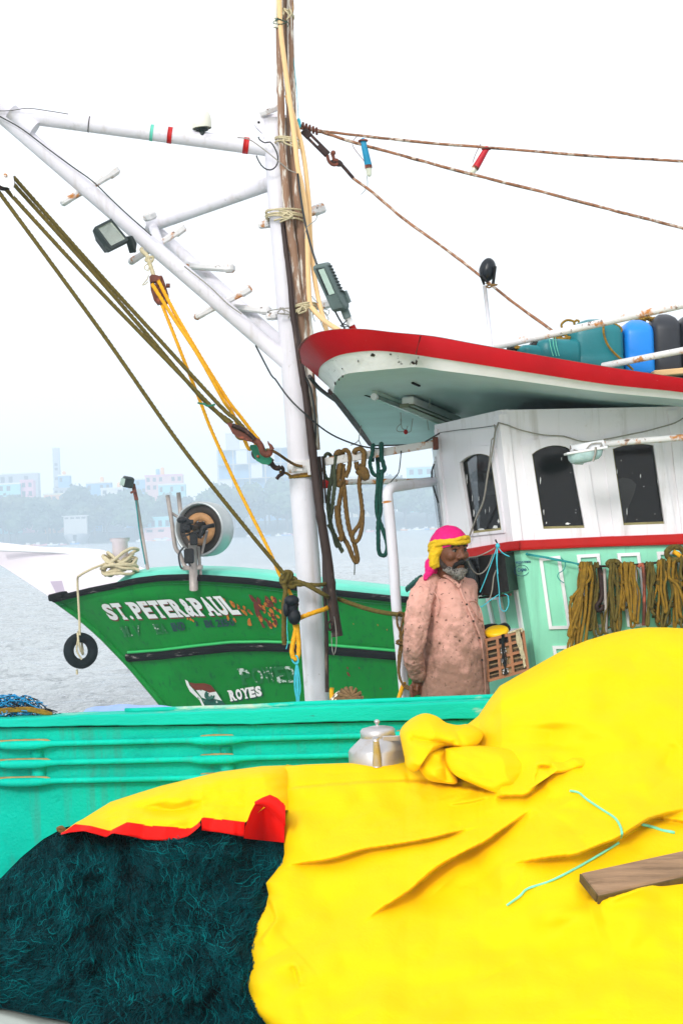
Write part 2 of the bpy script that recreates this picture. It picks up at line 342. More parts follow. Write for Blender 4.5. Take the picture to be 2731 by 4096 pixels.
M['markpen'] = mat('blue_marker', lin(16, 66, 110), .6, .1, 30, bump=0)
M['letter'] = mat('letter_white', (.80, .80, .78, 1), .5, .06, 4, (.0, .15, .03, 1), .14, 9, .05, col3=lin(206, 150, 90), cov3=.14, s3=3, bump=.05)
M['letterfade'] = mat('letter_faded', (.55, .66, .58, 1), .5, .06, 4, (.0, .15, .03, 1), .70, 8, .05, bump=.05)
M['lettershadow'] = mat('letter_red_edge', lin(112, 40, 24), .5, .1, 4, (.0, .2, .05, 1), .2, 9, .05, bump=.05)
M['letterdark'] = mat('letter_dark', (.004, .05, .05, 1), .5, .1, 4, (.0, .2, .05, 1), .3, 12, .05, bump=.05)
M['orangeflake'] = mat('rust_orange_flake', lin(190, 112, 20), .7, .3, 8, lin(110, 40, 16), .4, 6, .1, bump=.2)
M['redflake'] = mat('rust_red_flake', lin(104, 38, 20), .7, .3, 8, lin(40, 90, 30), .35, 6, .1, bump=.2)
M['flagbrown'] = mat('flag_red_brown', lin(110, 46, 28), .6, .1, 8, bump=.05)
M['flagwhite'] = mat('flag_white', (.72, .74, .72, 1), .6, .06, 6, (.0, .15, .03, 1), .22, 9, .05, bump=.05)
M['flaggreen'] = mat('flag_green', (.005, .09, .06, 1), .6, .1, 8, (.6, .65, .62, 1), .2, 9, .05, bump=.05)
M['quay'] = mat('quay_concrete', (.42, .46, .42, 1), .8, .12, 2, (.55, .52, .46, 1), .3, 5, .2, col3=(.3, .1, .08, 1), cov3=.05, s3=12, bump=.3)
# ------------------------------------------------------------------ setting: water, far shore, quay
def water_mat():
    m = bpy.data.materials.new('sea_water'); m.use_nodes = True; N, L = m.node_tree.nodes, m.node_tree.links
    b = N['Principled BSDF']; b.inputs['Base Color'].default_value = (.42, .46, .48, 1); b.inputs['Roughness'].default_value = .12
    b.inputs['IOR'].default_value = 1.33; b.inputs['Specular IOR Level'].default_value = .8
    tc = N.new('ShaderNodeTexCoord'); h = None
    for sc, st, wgt in ((.3, (1, 1, 1), 1.2), (1.0, (1, 1, 1), .7), (3.0, (1, 1, 1), .3)):
        mp = N.new('ShaderNodeMapping'); mp.inputs['Scale'].default_value = st; mp.inputs['Rotation'].default_value = (0, 0, .3)
        n = N.new('ShaderNodeTexNoise'); n.inputs['Scale'].default_value = sc; n.inputs['Detail'].default_value = 3; n.inputs['Roughness'].default_value = .5
        L.new(tc.outputs['Object'], mp.inputs[0]); L.new(mp.outputs[0], n.inputs['Vector'])
        k = N.new('ShaderNodeMath'); k.operation = 'MULTIPLY_ADD'; k.inputs[1].default_value = wgt
        L.new(n.outputs['Fac'], k.inputs[0])
        if h is not None: L.new(h, k.inputs[2])
        else: k.inputs[2].default_value = 0
        h = k.outputs[0]
    bp = N.new('ShaderNodeBump'); bp.inputs['Strength'].default_value = 1.0; bp.inputs['Distance'].default_value = .75
    L.new(h, bp.inputs['Height']); L.new(bp.outputs[0], b.inputs['Normal'])
    return m
M['water'] = water_mat()
mb = MB(); mb.add([(-460, -60, 0), (460, -60, 0), (460, 1060, 0), (-460, 1060, 0)], [(0, 1, 2, 3)], 0, False)
mk('water', mb, M['water'], kind='structure')
# nearer water: real ripples
rw = np.random.default_rng(4); gy = 20 * np.exp(np.linspace(0, math.log(8), 620)); gx = np.linspace(-1, 1, 300); Yw = np.repeat(gy[:, None], 300, 1); Xw = gx[None] * (gy[:, None] * .19 + 3)
Hw = np.zeros_like(Xw)
for k in range(46):
    lam = .40 * 7 ** rw.random(); an = rw.normal(1.35, .55); kx, ky = math.cos(an) * 6.283 / lam, math.sin(an) * 6.283 / lam
    Hw += .0062 * lam ** .8 * np.sin(Xw * kx + Yw * ky + rw.uniform(0, 6.28)) * (1 - np.clip((Yw - 70) / 80, 0, 1) * .6)
mb = MB(); mb.grid(np.stack([Xw, Yw, .10 + Hw - .10 * np.clip((Yw - 140) / 20, 0, 1)], -1)[:, ::-1]); mk('water', mb, M['water'], kind='structure')

SHORE = 1000.0
M['land'] = mat('far_shore_ground', (.10, .11, .09, 1), .9, .2, .05, (.2, .19, .17, 1), .35, .12, .1, bump=0)
def land_z(x, y):
    t = max(0, (y - SHORE) / 100); return .4 + 9.0 * min(t, 1) ** .8 + 6 * max(0, min(t - 1, 2)) / 2 + 1.5 * math.sin(x * .013)
xs = np.linspace(-460, 460, 60); ys = [SHORE - 3, SHORE, SHORE + 12, SHORE + 40, SHORE + 80, SHORE + 140, SHORE + 205]
g = np.array([[(x, y + 5 * math.sin(x * .05), land_z(x, y) if y > SHORE - 1 else -1.0) for x in xs] for y in ys])
mb = MB(); mb.grid(g); mk('land', mb, M['land'], kind='structure')

# quay the photographer stands on
mb = MB(); mb.box((0, 0.4, .699), (16, 12.6, 1.402), bev=.02)
mk('quay_pavement', mb, M['quay'], kind='structure')

# haze: one closed box of even air round camera and scene
hz = bpy.data.materials.new('haze_air'); hz.use_nodes = True; N, L = hz.node_tree.nodes, hz.node_tree.links
N.remove(N['Principled BSDF']); pv = N.new('ShaderNodeVolumePrincipled'); pv.inputs['Color'].default_value = (.76, .89, 1.0, 1)
pv.inputs['Density'].default_value = .0011; pv.inputs['Anisotropy'].default_value = .0
L.new(pv.outputs[0], N['Material Output'].inputs['Volume'])
mb = MB(); mb.box((0, 580, 32), (960, 1320, 67)); mk('haze', mb, hz, kind='stuff')

# ---- trees of the far shore
def leaf_mat(n, c): return mat(n, c, .7, .35, .35, bump=0)
LM = [leaf_mat('far_leaf_deep', (.05, .09, .05, 1)), leaf_mat('far_leaf_olive', (.085, .11, .045, 1)), leaf_mat('far_leaf_fresh', (.07, .13, .05, 1))]
M['bark'] = mat('bark', (.12, .09, .07, 1), .9, .2, 3, bump=0)
def crown_mb(h, wd, seed, n=420):
    r = np.random.default_rng(seed); mb = MB()
    cl = [(r.normal(0, wd * .28), r.normal(0, wd * .28), h * r.uniform(.42, .9), wd * r.uniform(.16, .3)) for _ in range(11)]
    vs, fs = [], []
    for i in range(n):
        cx, cy, cz, cr_ = cl[r.integers(len(cl))]
        d = r.normal(0, 1, 3); d /= np.linalg.norm(d); c = np.array([cx, cy, cz]) + d * cr_ * r.uniform(.7, 1.05) * np.array([1, 1, .75])
        a = r.normal(0, 1, 3); a /= np.linalg.norm(a); b_ = np.cross(a, r.normal(0, 1, 3)); b_ /= np.linalg.norm(b_); s = wd * r.uniform(.045, .09)
        k = len(vs); vs += [c - a * s, c + b_ * s * .8, c + a * s, c - b_ * s * .8]; fs.append((k, k + 1, k + 2, k + 3))
    mb.add(np.array(vs), np.array(fs), 0, False)
    for cx, cy, cz, cr_ in cl: mb.ball((cx, cy, cz), (cr_ * .8, cr_ * .8, cr_ * .6), n=8, m=6)
    return mb
def trunk_mb(h, seed):
    r = np.random.default_rng(seed); mb = MB(); mb.tube([(0, 0, -1), (r.normal(0, .1), 0, h * .3), (r.normal(0, .3), 0, h * .65)], [.32, .26, .12], 7)
    for k in range(4):
        a = r.uniform(0, 6.3); mb.tube([(0, 0, h * .32), (math.cos(a) * h * .12, math.sin(a) * h * .12, h * .5), (math.cos(a) * h * .2, math.sin(a) * h * .2, h * .66)], [.14, .1, .05], 5)
    return mb
TL = ['hazy deep green broadleaf tree in the wood along the far shore', 'hazy olive broadleaf tree in the wood along the far shore', 'hazy fresh green broadleaf tree in the wood along the far shore']
protos = []
for k in range(6):
    h, wd = (11, 12, 9, 13, 10, 12)[k], (10, 9, 10, 9, 8, 11)[k]
    t = thing('broadleaf_tree', (0, 0, 0), TL[k % 3], 'tree', 'trees along the far shore')
    mk('crown', crown_mb(h, wd, 40 + k), LM[k % 3], t); mk('trunk', trunk_mb(h, 60 + k), M['bark'], t); protos.append(t)
r = random.Random(5); spots = []
for row, (yy, n) in enumerate(((SHORE + 14, 24), (SHORE + 40, 24), (SHORE + 72, 22))):
    for i in range(n):
        px = -120 + (i + .5 + r.uniform(-.35, .35)) * 2050 / n
        if row == 0 and r.random() < .35: continue
        y = yy + r.uniform(-9, 9); spots.append(((px - 1365) / FPX * y, y))
for i, (x, y) in enumerate(spots):
    o = protos[i] if i < 6 else copy_tree(protos[r.randrange(6)])
    s = 1.7 * r.uniform(.95, 1.5); o.location = (x, y, land_z(x, y) - .2); o.scale = (s * 1.1, s * 1.1, s); o.rotation_euler.z = r.uniform(0, 6.3)

# ---- houses of the far shore. Each is walls, roof slab, windows (each its own), some with a tank on the roof
def bmat(n, c): return mat(n, c, .8, .06, .2, tuple(q * .7 for q in c[:3]) + (1,), .18, .25, .3, bump=0)
BM = {'cyan': bmat('plaster_cyan', (.25, .62, .66, 1)), 'pink': bmat('plaster_pink', (.75, .36, .45, 1)), 'cream': bmat('plaster_cream', (.70, .62, .46, 1)),
      'orange': bmat('plaster_orange', (.78, .42, .22, 1)), 'grey': bmat('plaster_grey', (.40, .41, .43, 1)), 'white': bmat('plaster_white', (.72, .72, .72, 1)),
      'blue': bmat('plaster_blue', (.16, .36, .62, 1)), 'conc': bmat('bare_concrete', (.50, .49, .47, 1)), 'dark': bmat('window_dark', (.06, .07, .09, 1)), 'tank': bmat('orange_tank', (.85, .40, .10, 1)), 'rose': bmat('plaster_rose', (.72, .42, .40, 1))}
HR = random.Random(77)
def ztop(px, py, d): return P(px, py, d)[2]
def house(crop, x0, y0, x1, y1, d, wall, roof, label, rows, cols, cat='house', deep=9, tank=None, name='house', ground=None):
    a = crop(x0, y0); b = crop(x1, y1)
    p, q = P(a[0], a[1], d), P(b[0], b[1], d); wx = q[0] - p[0]; cx = (p[0] + q[0]) / 2; top = p[2]
    gz = min(q[2], land_z(cx, d)) - .5 if ground is None else ground
    t = thing(name, (cx, d, gz), label, cat, 'buildings on the far shore')
    m = MB(); m.box((cx, d + deep / 2, (top + gz) / 2), (wx, deep, top - gz)); mk('wall', m, BM[wall], t)
    m = MB(); m.box((cx, d + deep / 2, top + .2), (wx + .8, deep + .8, .4)); m.box((cx, d - .1, top + .7), (wx + .6, .2, .6)); mk('roof', m, BM[roof], t)
    proto = None; H = top - q[2]
    for r_ in range(rows):
        for c_ in range(cols):
            if proto is not None and HR.random() < .22: continue
            z = q[2] + H * (r_ + .55) / rows; x = p[0] + wx * (c_ + .5) / cols
            if proto is None:
                ww, hh = wx / cols * .5, H / rows * .5
                m = MB(); m.box((x, d - .02, z), (ww, .12, hh)); m.box((x, d - .1, z + hh / 2 + .1), (ww + .4, .5, .12)); w_ = mk('window', m, BM['dark'], t); proto = (w_, x, z)
            else:
                w_ = proto[0].copy(); COL.objects.link(w_); w_.location = (x - proto[1], 0, z - proto[2])
    if tank:
        for (tx, ty, tc) in tank:
            s = crop(tx, ty); c = P(s[0], s[1], d + 3); m = MB(); hh = max(1.2, c[2] - top)
            m.lathe([(1.2, 0), (1.3, .3), (1.3, hh), (1.0, hh + .5), (.3, hh + .8)], (c[0], c[1], top + .3), n=10); mk('water_tank', m, BM[tc], t)
    return t
D = SHORE + 130
house(e1, -160, 655, 185, 800, D - 30, 'cyan', 'white', 'pale cyan flat-roofed house by the pink house over the far trees', 2, 5)
house(e1, -150, 565, 345, 650, D + 15, 'grey', 'white', 'long grey block rising behind the cyan and pink houses', 1, 7, 'building')
house(e1, 183, 618, 305, 765, D - 26, 'pink', 'pink', 'pink house end beside the pale cyan house', 2, 2)
house(e1, 470, 322, 540, 700, D + 45, 'grey', 'white', 'slender grey tower standing alone above the far roofs', 9, 1, 'tower', 6, name='tower')
house(e1, 522, 572, 625, 640, D + 10, 'blue', 'white', 'small blue rooftop house with orange tank beside the tower', 1, 2, tank=[(577, 540, 'tank')])
house(e1, 392, 742, 765, 806, D - 40, 'orange', 'cream', 'long peach coloured house with a row of windows above the trees', 1, 6)
house(e1, 480, 690, 770, 745, D - 10, 'grey', 'grey', 'grey house row behind the long peach house', 1, 6)
house(e1, 772, 640, 1000, 795, D - 32, 'blue', 'cream', 'blue grey house with wide cream roof and orange tank', 2, 4, tank=[(915, 590, 'tank')])
house(e1, 905, 690, 1110, 800, D - 50, 'white', 'white', 'white house with open terrace before the blue grey house', 2, 3, tank=[(1068, 640, 'tank')])
house(e1, 1110, 610, 1320, 800, D + 6, 'blue', 'white', 'dull blue house behind the lamp pole of the green boat', 3, 4)
house(e1, 1300, 575, 1640, 700, D - 20, 'rose', 'pink', 'rose pink house with stepped roof and blue tank', 2, 6, tank=[(1457, 505, 'tank'), (1415, 520, 'blue')])
house(e1, 1420, 655, 1660, 730, D - 42, 'cyan', 'white', 'pale cyan house under the rose pink house', 1, 5)
house(e1, 1275, 955, 1535, 1048, SHORE + 7, 'cyan', 'cyan', 'low mint green boat shed at the far water edge', 1, 4, 'shed', 6, name='boat_shed')
house(e1, 1290, 1050, 1600, 1075, SHORE + 5, 'rose', 'rose', 'low rose red lean-to below the mint green boat shed', 1, 3, 'shed', 4, name='lean_to')
house(e1, 1395, 815, 1468, 868, SHORE + 50, 'tank', 'white', 'small orange hut among the far trees', 1, 1, 'hut', 4, name='hut')
house(e3, 955, 385, 1195, 465, D + 20, 'cyan', 'white', 'pale house seen between roof beam and wheelhouse', 1, 3)
house(e3, 420, 470, 760, 600, D - 10, 'cream', 'white', 'cream house seen behind the hanging ropes', 2, 4)
house(e2, 740, 715, 905, 790, SHORE + 70, 'white', 'white', 'small white house below the unfinished concrete block', 1, 3)
# unfinished concrete block: slabs, columns and open dark bays
def frame_block():
    a = e2(595, 340); b = e2(1330, 700); d = D + 12
    p, q = P(*a, d), P(*b, d); gz = land_z(p[0], d) - .5
    t = thing('unfinished_block', ((p[0] + q[0]) / 2, d, gz), 'unfinished grey concrete block with open bays and a taller tower part', 'building', 'buildings on the far shore')
    H = p[2] - q[2]; lev = [q[2] + H * k / 3 for k in range(4)]
    for z in lev:
        m = MB(); m.box(((p[0] + q[0]) / 2, d + 6, z), (q[0] - p[0], 12, .5)); mk('floor_slab', m, BM['conc'], t)
    for k in range(6):
        x = lerp(p[0] + .4, q[0] - .4, k / 5); m = MB(); m.box((x, d + .3, (p[2] + gz) / 2), (.8, .5, p[2] - gz)); mk('column', m, BM['conc'], t)
    m = MB(); m.box(((p[0] + q[0]) / 2, d + 9, (p[2] + gz) / 2), (q[0] - p[0] - 1, 4, p[2] - gz - .6)); mk('inner_wall', m, BM['blue'], t)
    for fx0, fx1, fz in ((0.02, .18, .0), (.42, .56, .33), (.6, .72, .66), (.24, .38, .66)):
        m = MB(); m.box((lerp(p[0], q[0], (fx0 + fx1) / 2), d + .8, q[2] + H * (fz + .16)), ((q[0] - p[0]) * (fx1 - fx0), .3, H * .33)); mk('infill_wall', m, BM['white'], t)
    a2 = e2(675, 190); b2 = e2(800, 340); p2, q2 = P(*a2, d + 3), P(*b2, d + 3)
    m = MB(); m.box(((p2[0] + q2[0]) / 2, d + 6, (p2[2] + p[2]) / 2), (q2[0] - p2[0], 6, p2[2] - p[2] + .5)); mk('stair_tower', m, BM['conc'], t)
    m = MB()
    for k in range(14):
        x = lerp(q2[0] + .5, q[0], k / 13); hh = random.uniform(1.5, 5); m.tube([(x, d + 2, p[2]), (x, d + 2, p[2] + hh)], .07, 4)
    mk('starter_bars', m, BM['conc'], t, kind='stuff')
frame_block()
# small craft along the far shore
def far_boat():
    m = MB(); n = 9; g = []
    for i in range(n):
        u = i / (n - 1) * 2 - 1; wd = 1.0 * (1 - abs(u) ** 3) + .05; sh = .9 + .5 * u * u
        g.append([(u * 4, -wd, sh), (u * 3.6, -wd * .6, 0), (u * 3.6, wd * .6, 0), (u * 4, wd, sh), (u * 4, 0, sh - .2)])
    m.grid(np.array(g), 0, True, True); return m
FB = {k: bmat('boat_paint_' + k, c) for k, c in (('white', (.8, .8, .8, 1)), ('cyan', (.2, .6, .68, 1)), ('orange', (.75, .35, .15, 1)), ('blue', (.12, .3, .6, 1)), ('pink', (.75, .35, .4, 1)))}
fbl = {}
for k in FB:
    t = thing('small_boat', (0, 0, 0), 'tiny hazy %s boat in the line moored along the far shore' % k, 'boat', 'boats moored along the far shore')
    mk('hull', far_boat(), FB[k], t); m = MB(); m.box((-1.2, 0, 1.45), (1.8, 1.1, 1.1)); m.box((-1.2, 0, 2.06), (2.1, 1.3, .12)); mk('cabin', m, BM['white'], t); fbl[k] = [t, 0]
r = random.Random(21)
for i in range(34):
    k = r.choice(['white', 'white', 'cyan', 'orange', 'blue', 'pink'])
    px = r.choice([r.uniform(-20, 330), r.uniform(560, 720), r.uniform(930, 1160), r.uniform(1300, 1740), r.uniform(1500, 1740)])
    y = SHORE - r.uniform(4, 16); t = fbl[k]
    o = t[0] if t[1] == 0 else copy_tree(t[0]); t[1] += 1
    o.location = ((px - 1365) / FPX * y, y, -.15); o.rotation_euler.z = r.uniform(-.8, .8); s = r.uniform(.6, 1.1); o.scale = (s, s, s)
for k in FB:
    if fbl[k][1] == 0: fbl[k][0].location = (-60, SHORE - 8, -.15)
# the grey trawler drawn up on the far shore, bow on
a = P(*e1(550, 1100), SHORE - 6); b = P(*e1(795, 920), SHORE - 6); cx = (a[0] + b[0]) / 2; wd = b[0] - a[0]
t = thing('grey_trawler', (cx, SHORE - 6, 0), 'grey old trawler seen bow on before the far trees', 'boat')
m = MB(); g = []
for i in range(7):
    u = i / 6; g.append([(cx + sx * wd * .5 * (.15 + .85 * u ** .5) * k, SHORE - 8 + u * 9, z) for sx, k, z in ((-1, 1, a[2] + .6 - u * .4), (-1, .6, .2), (0, .2, -.4), (1, .6, .2), (1, 1, a[2] + .6 - u * .4))])
m.grid(np.array(g)); mk('hull', m, BM['grey'], t)
m = MB(); m.box((cx, SHORE - 2, (a[2] + b[2]) / 2), (wd * .82, 4, b[2] - a[2])); mk('wheelhouse', m, BM['conc'], t)
m = MB(); m.box((cx, SHORE - 2, b[2]), (wd * .95, 5, .3)); mk('roof', m, BM['white'], t)
for k in range(4):
    m = MB(); m.box((cx - wd * .3 + k * wd * .2, SHORE - 4.03, b[2] - 1.3), (wd * .14, .1, 1.0)); mk('window', m, BM['dark'], t)
# ------------------------------------------------------------------ green trawler behind (about 24 m off)
stem_x = curve1([(2380, 200), (2393, 213), (2475, 326), (2541, 401), (2658, 514), (2819, 649), (3010, 790)])
sheer = curve1([(200, 2396), (217, 2394), (360, 2359), (466, 2338), (543, 2320), (641, 2308), (746, 2305), (851, 2310), (992, 2320), (1132, 2338), (1339, 2368), (1558, 2390), (1667, 2397), (1900, 2412)])
def gdep(x, y):
    u = np.maximum(0, x - stem_x(y)); return 24.6 - (1.75 - .0020 * (y - 2330)) * (1 - np.exp(-u / 380.))
def hullpt(x, y, off=0.0): return P(x, y, float(gdep(x, y)) - off)
GB = thing('green_trawler', P(900, 2985, 24.6), 'bright green wooden trawler with white slab lettering on its raked bow', 'boat')
NV, NU = 26, 60
XY = np.zeros((NV, NU, 2))
for j in range(NV):
    v = j / (NV - 1); y0 = 2394 + (2990 - 2394) * v; x0 = float(stem_x(y0))
    for i in range(NU):
        u = i / (NU - 1); x = lerp(x0, 1900, u ** 1.4); yy = lerp(float(sheer(x)), 2990, v); k = min(1, u * 7); k = k * k * (3 - 2 * k)
        XY[j, i] = (x, lerp(y0, yy, k))
dg = gdep(XY[..., 0], XY[..., 1])
near = PA(XY[..., 0], XY[..., 1], dg)
far = near.copy(); cy = P(300, 2600, 24.6)[1]; far[..., 1] = 2 * (cy + .0) - near[..., 1]; far[:, 0] = near[:, 0]
mb = MB(); mb.grid(near); mb.grid(far[:, ::-1]); mk('hull', mb, M['green'], GB)
dk = np.stack([near[0] - [0, 0, .10], far[0] - [0, 0, .10]]); mb = MB(); mb.grid(dk); mk('deck', mb, M['seafoam'], GB)
# black sheer strake along the top edge
def strip(pxl, off, r, flat=1.0, n=8): return np.array([hullpt(x, y, off) for x, y in pxl])
xs_ = np.linspace(216, 1880, 60); mb = MB(); mb.tube([hullpt(x, sheer(x) + 4, .03) for x in xs_], .045, 8); mk('sheer_strake', mb, M['black'], GB)
mb = MB(); mb.bar(hullpt(205, 2392, .0), hullpt(262, 2378, .02), .12, .10, bev=.02); mk('bow_cap', mb, M['black'], GB)
# seafoam coaming above the deck edge
ctop = curve1([(466, 2330), (508, 2297), (571, 2282), (676, 2275), (781, 2273), (922, 2277), (1062, 2289), (1125, 2299), (1339, 2328), (1558, 2351), (1672, 2365), (1900, 2384)])
xs_ = np.linspace(466, 1890, 70)
g = np.array([[P(x, lerp(float(ctop(x)), float(sheer(x)) + 6, t), float(gdep(x, sheer(x))) + .10 + (.22 if t == 0 else .02 * (1 - t))) for t in (0, .3, .65, 1)] for x in xs_])
g = np.concatenate([g[:, :1] + [0, .8, .02], g], 1)
mb = MB(); mb.grid(g); mk('coaming', mb, M['seafoam'], GB)
# rubbing strake, dark with a bright green upper edge
rub = curve1([(508, 2630), (641, 2620), (781, 2603), (922, 2588), (1062, 2586), (1167, 2590), (1315, 2600), (1580, 2622), (1900, 2650)])
xs_ = np.linspace(512, 1890, 60); mb = MB(); mb.tube([hullpt(x, rub(x), .03) for x in xs_], .066, 8, flat=.9); mk('rubbing_strake', mb, M['black'], GB)
mb = MB(); mb.tube([hullpt(x, rub(x) - 20, .04) for x in xs_], .022, 6); mk('strake_edge', mb, M['greenb'], GB)
# planked stem post edge
mb = MB(); mb.tube([P(stem_x(y) + 4, y, 24.58) for y in np.linspace(2396, 2985, 20)], .05, 6); mk('stem_post', mb, M['green'], GB)

def text_mesh(s, bold=.0, res=3):
    cu = bpy.data.curves.new('lettering', 'FONT'); cu.body = s; cu.resolution_u = res; cu.offset = bold; cu.fill_mode = 'FRONT'
    o = bpy.data.objects.new('lettering', cu); COL.objects.link(o)
    me = bpy.data.meshes.new_from_object(o); v = np.array([x.co[:] for x in me.vertices]); f = [list(p.vertices) for p in me.polygons]
    bpy.data.objects.remove(o); bpy.data.curves.remove(cu); bpy.data.meshes.remove(me); return v[:, :2], f
SERIF = {'T': [(.5, 0)], 'P': [(.18, 0), (.1, 1)], 'E': [], 'R': [(.16, 0), (.86, 0), (.1, 1)], 'A': [(.1, 0), (.9, 0)], 'U': [(.14, 1), (.86, 1)], 'L': [(.15, 1)], 'S': [], 'M': [(.12, 0), (.88, 0), (.1, 1), (.9, 1)], 'Y': [(.5, 0), (.1, 1), (.9, 1)], 'O': [], 'N': [(.14, 0), (.1, 1)], 'I': [(.5, 0), (.5, 1)]}
def letters(s, quad, surf, mats, name, parent, bold=.06, off=.03, serif=True, shadow=None, label=None):
    """Lettering laid on a surface: quad = four photo points tl, tr, br, bl; surf(x, y, off) gives the point on the hull."""
    adv = [0.62 if ch in '.-' else (.5 if ch in 'I1' else (.42 if ch == ' ' else 1.0)) for ch in s]; tot = sum(adv); q = np.array(quad, float); x = 0; out = MB(); sh = MB()
    for ch, a in zip(s, adv):
        if ch != ' ':
            v, f = text_mesh(ch, bold); lo, hi = v.min(0), v.max(0)
            if ch == '.': uv = (v - lo) / (hi - lo) * [.5, .22]
            else: uv = (v - lo) / (hi - lo)
            parts = [(uv, f)]
            if serif:
                for sx, sy in SERIF.get(ch, []):
                    hw = .24; b = .0 if sy == 0 else .87
                    parts.append((np.array([(sx - hw, b), (sx + hw, b), (sx + hw, b + .13), (sx - hw, b + .13)]), [[0, 1, 2, 3]]))
            for uv, f in parts:
                X = (x + a * (.04 + uv[:, 0] * .9)) / tot; Y = uv[:, 1]
                pt = (q[3] * (1 - X)[:, None] + q[2] * X[:, None]) * (1 - Y)[:, None] + (q[0] * (1 - X)[:, None] + q[1] * X[:, None]) * Y[:, None]
                out.add(np.array([surf(px, py, off) for px, py in pt]), f, 0, False)
                if shadow is not None: sh.add(np.array([surf(px + 5, py + 5, off * .5) for px, py in pt]), f, 0, False)
        x += a
    o = mk(name, out, mats, parent, label)
    if shadow is not None: mk('lettering_edge', sh, shadow, parent)
    return o
Q = lambda *p: [f6(*a) for a in p]
letters('ST.PETER&PAUL', Q((352, 238), (1078, 188), (1168, 296), (418, 330)), hullpt, M['letter'], 'name_lettering', GB, .05, .035, True, M['lettershadow'])
letters('M.V', Q((470, 368), (580, 358), (600, 420), (498, 426)), hullpt, M['letterfade'], 'faded_lettering', GB, .05)
letters('EA', Q((655, 352), (725, 346), (745, 404), (680, 410)), hullpt, M['letterfade'], 'faded_lettering', GB, .05)
letters('IND', Q((755, 345), (835, 337), (850, 386), (775, 394)), hullpt, M['letterdark'], 'dark_lettering', GB, .05)
letters('2', Q((893, 335), (915, 333), (922, 362), (902, 364)), hullpt, M['letterdark'], 'dark_lettering', GB, .04)
letters('1M.2150', Q((945, 330), (1115, 318), (1130, 362), (960, 372)), hullpt, M['letterdark'], 'dark_lettering', GB, .04)
letters('ROYES', Q((1085, 730), (1272, 702), (1285, 760), (1102, 792)), hullpt, M['letter'], 'lettering', GB, .06, .035, True, M['letterdark'])
letters('POWER', Q((1140, 605), (1470, 590), (1500, 680), (1170, 700)), hullpt, M['letterfade'], 'faded_lettering', GB, .03)
def patch(pts, m, name, off, crop=f6, label=None):
    mb = MB(); a = [hullpt(*crop(*p), off) for p in pts]; mb.slab(a, (0, -.006, 0)); return mk(name, mb, m, GB, label)
fl = MB()
patch([(842, 668), (858, 676), (868, 700), (905, 742), (930, 770), (960, 830), (945, 828), (925, 785), (870, 735), (852, 700)], M['flagwhite'], 'flag_pole', .03)
patch([(866, 684), (900, 690), (950, 688), (990, 700), (1018, 736), (980, 742), (940, 726), (905, 728), (880, 712)], M['flagbrown'], 'flag_band', .036)
patch([(905, 728), (940, 726), (980, 742), (1018, 736), (1052, 788), (1010, 778), (965, 780), (938, 770)], M['flagwhite'], 'flag_band', .034)
patch([(938, 770), (965, 780), (1010, 778), (1052, 788), (1088, 828), (1020, 822), (960, 826)], M['flaggreen'], 'flag_band', .036)
mb = MB(); mb.lathe([(.02, 0), (.075, 0), (.075, .01), (.055, .01)], hullpt(*f6(982, 756), .05), (0, -1, 0), 14, capped=False); mk('flag_wheel', mb, M['flaggreen'], GB)
# flaking rust-coloured paint, uneven scraps
rr = random.Random(3)
def flakes(n, box, mname, sz):
    m = MB()
    for k in range(n):
        x, y = rr.uniform(box[0], box[2]), rr.uniform(box[1], box[3]); a0 = rr.uniform(.35, 1.0); s = rr.uniform(.4, 1) * sz
        pts = []
        for i in range(7):
            a = i / 7 * 6.283; rad = s * rr.uniform(.45, 1.1); dx, dy = math.cos(a) * rad * .5, math.sin(a) * rad
            pts.append(hullpt(*f6(x + dx * math.cos(a0) + dy * math.sin(a0) * .7, y - dx * .3 + dy * math.cos(a0)), .022 + .004 * rr.random()))
        m.add(np.array(pts), [list(range(7))], 0, False)
    mk('flaked_paint', m, M[mname], GB, kind='stuff')
flakes(22, (1225, 200, 1370, 370), 'redflake', 46); flakes(20, (1225, 200, 1390, 375), 'orangeflake', 30)
flakes(12, (1080, 235, 1260, 350), 'orangeflake', 36); flakes(4, (960, 190, 1080, 290), 'orangeflake', 20); flakes(3, (820, 300, 940, 340), 'orangeflake', 20)
flakes(5, (1750, 600, 1990, 760), 'redflake', 22); flakes(5, (1700, 300, 2200, 400), 'orangeflake', 12)

# ---- net hauler drum on its foredeck
hc = P(*c3(930, 478), 23.2); R3 = .36
HB = thing('net_hauler', P(*c3(885, 655), 23.4), 'big steel net hauling drum with oily motor on the green trawler', 'winch')
mb = MB()
mb.lathe([(R3 * .97, -.22), (R3 * 1.02, -.22), (R3 * 1.04, -.1), (R3 * 1.04, .10), (R3 * 1.0, .12), (R3 * .94, .115), (R3 * .92, -.18), (R3 * .97, -.22)], hc, unit((-.38, -.92, .03)), 36, capped=False); mk('drum', mb, M['drum'], HB)
axf = unit((-.38, -.92, .03))
mb = MB(); mb.lathe([(R3 * .93, .02), (R3 * .6, .05), (R3 * .58, .03)], hc, axf, 36, capped=False); mk('drum_web', mb, M['drumin'], HB)
mb = MB(); mb.lathe([(R3 * .62, .06), (R3 * .62, .085), (R3 * .33, .085), (R3 * .33, .03)], hc, axf, 30, capped=False); mk('brake_ring', mb, M['drumring'], HB)
xa = unit(np.cross((0, 0, 1), axf)); za = np.cross(axf, xa)
for k in range(5):
    a = k * 1.257 + .3; q = hc + (xa * math.cos(a) + za * math.sin(a)) * R3 * .36; mb = MB(); mb.bar(hc + axf * .04, q + axf * .04, .05, .06, up=axf); mk('spoke', mb, M['drumring'], HB)
mb = MB(); mb.lathe([(.10, -.02), (.10, .10), (.05, .16), (.05, .2)], hc, axf, 16); mk('hub', mb, M['engine'], HB)
mb = MB(); b0 = P(*c3(860, 470), 22.7)
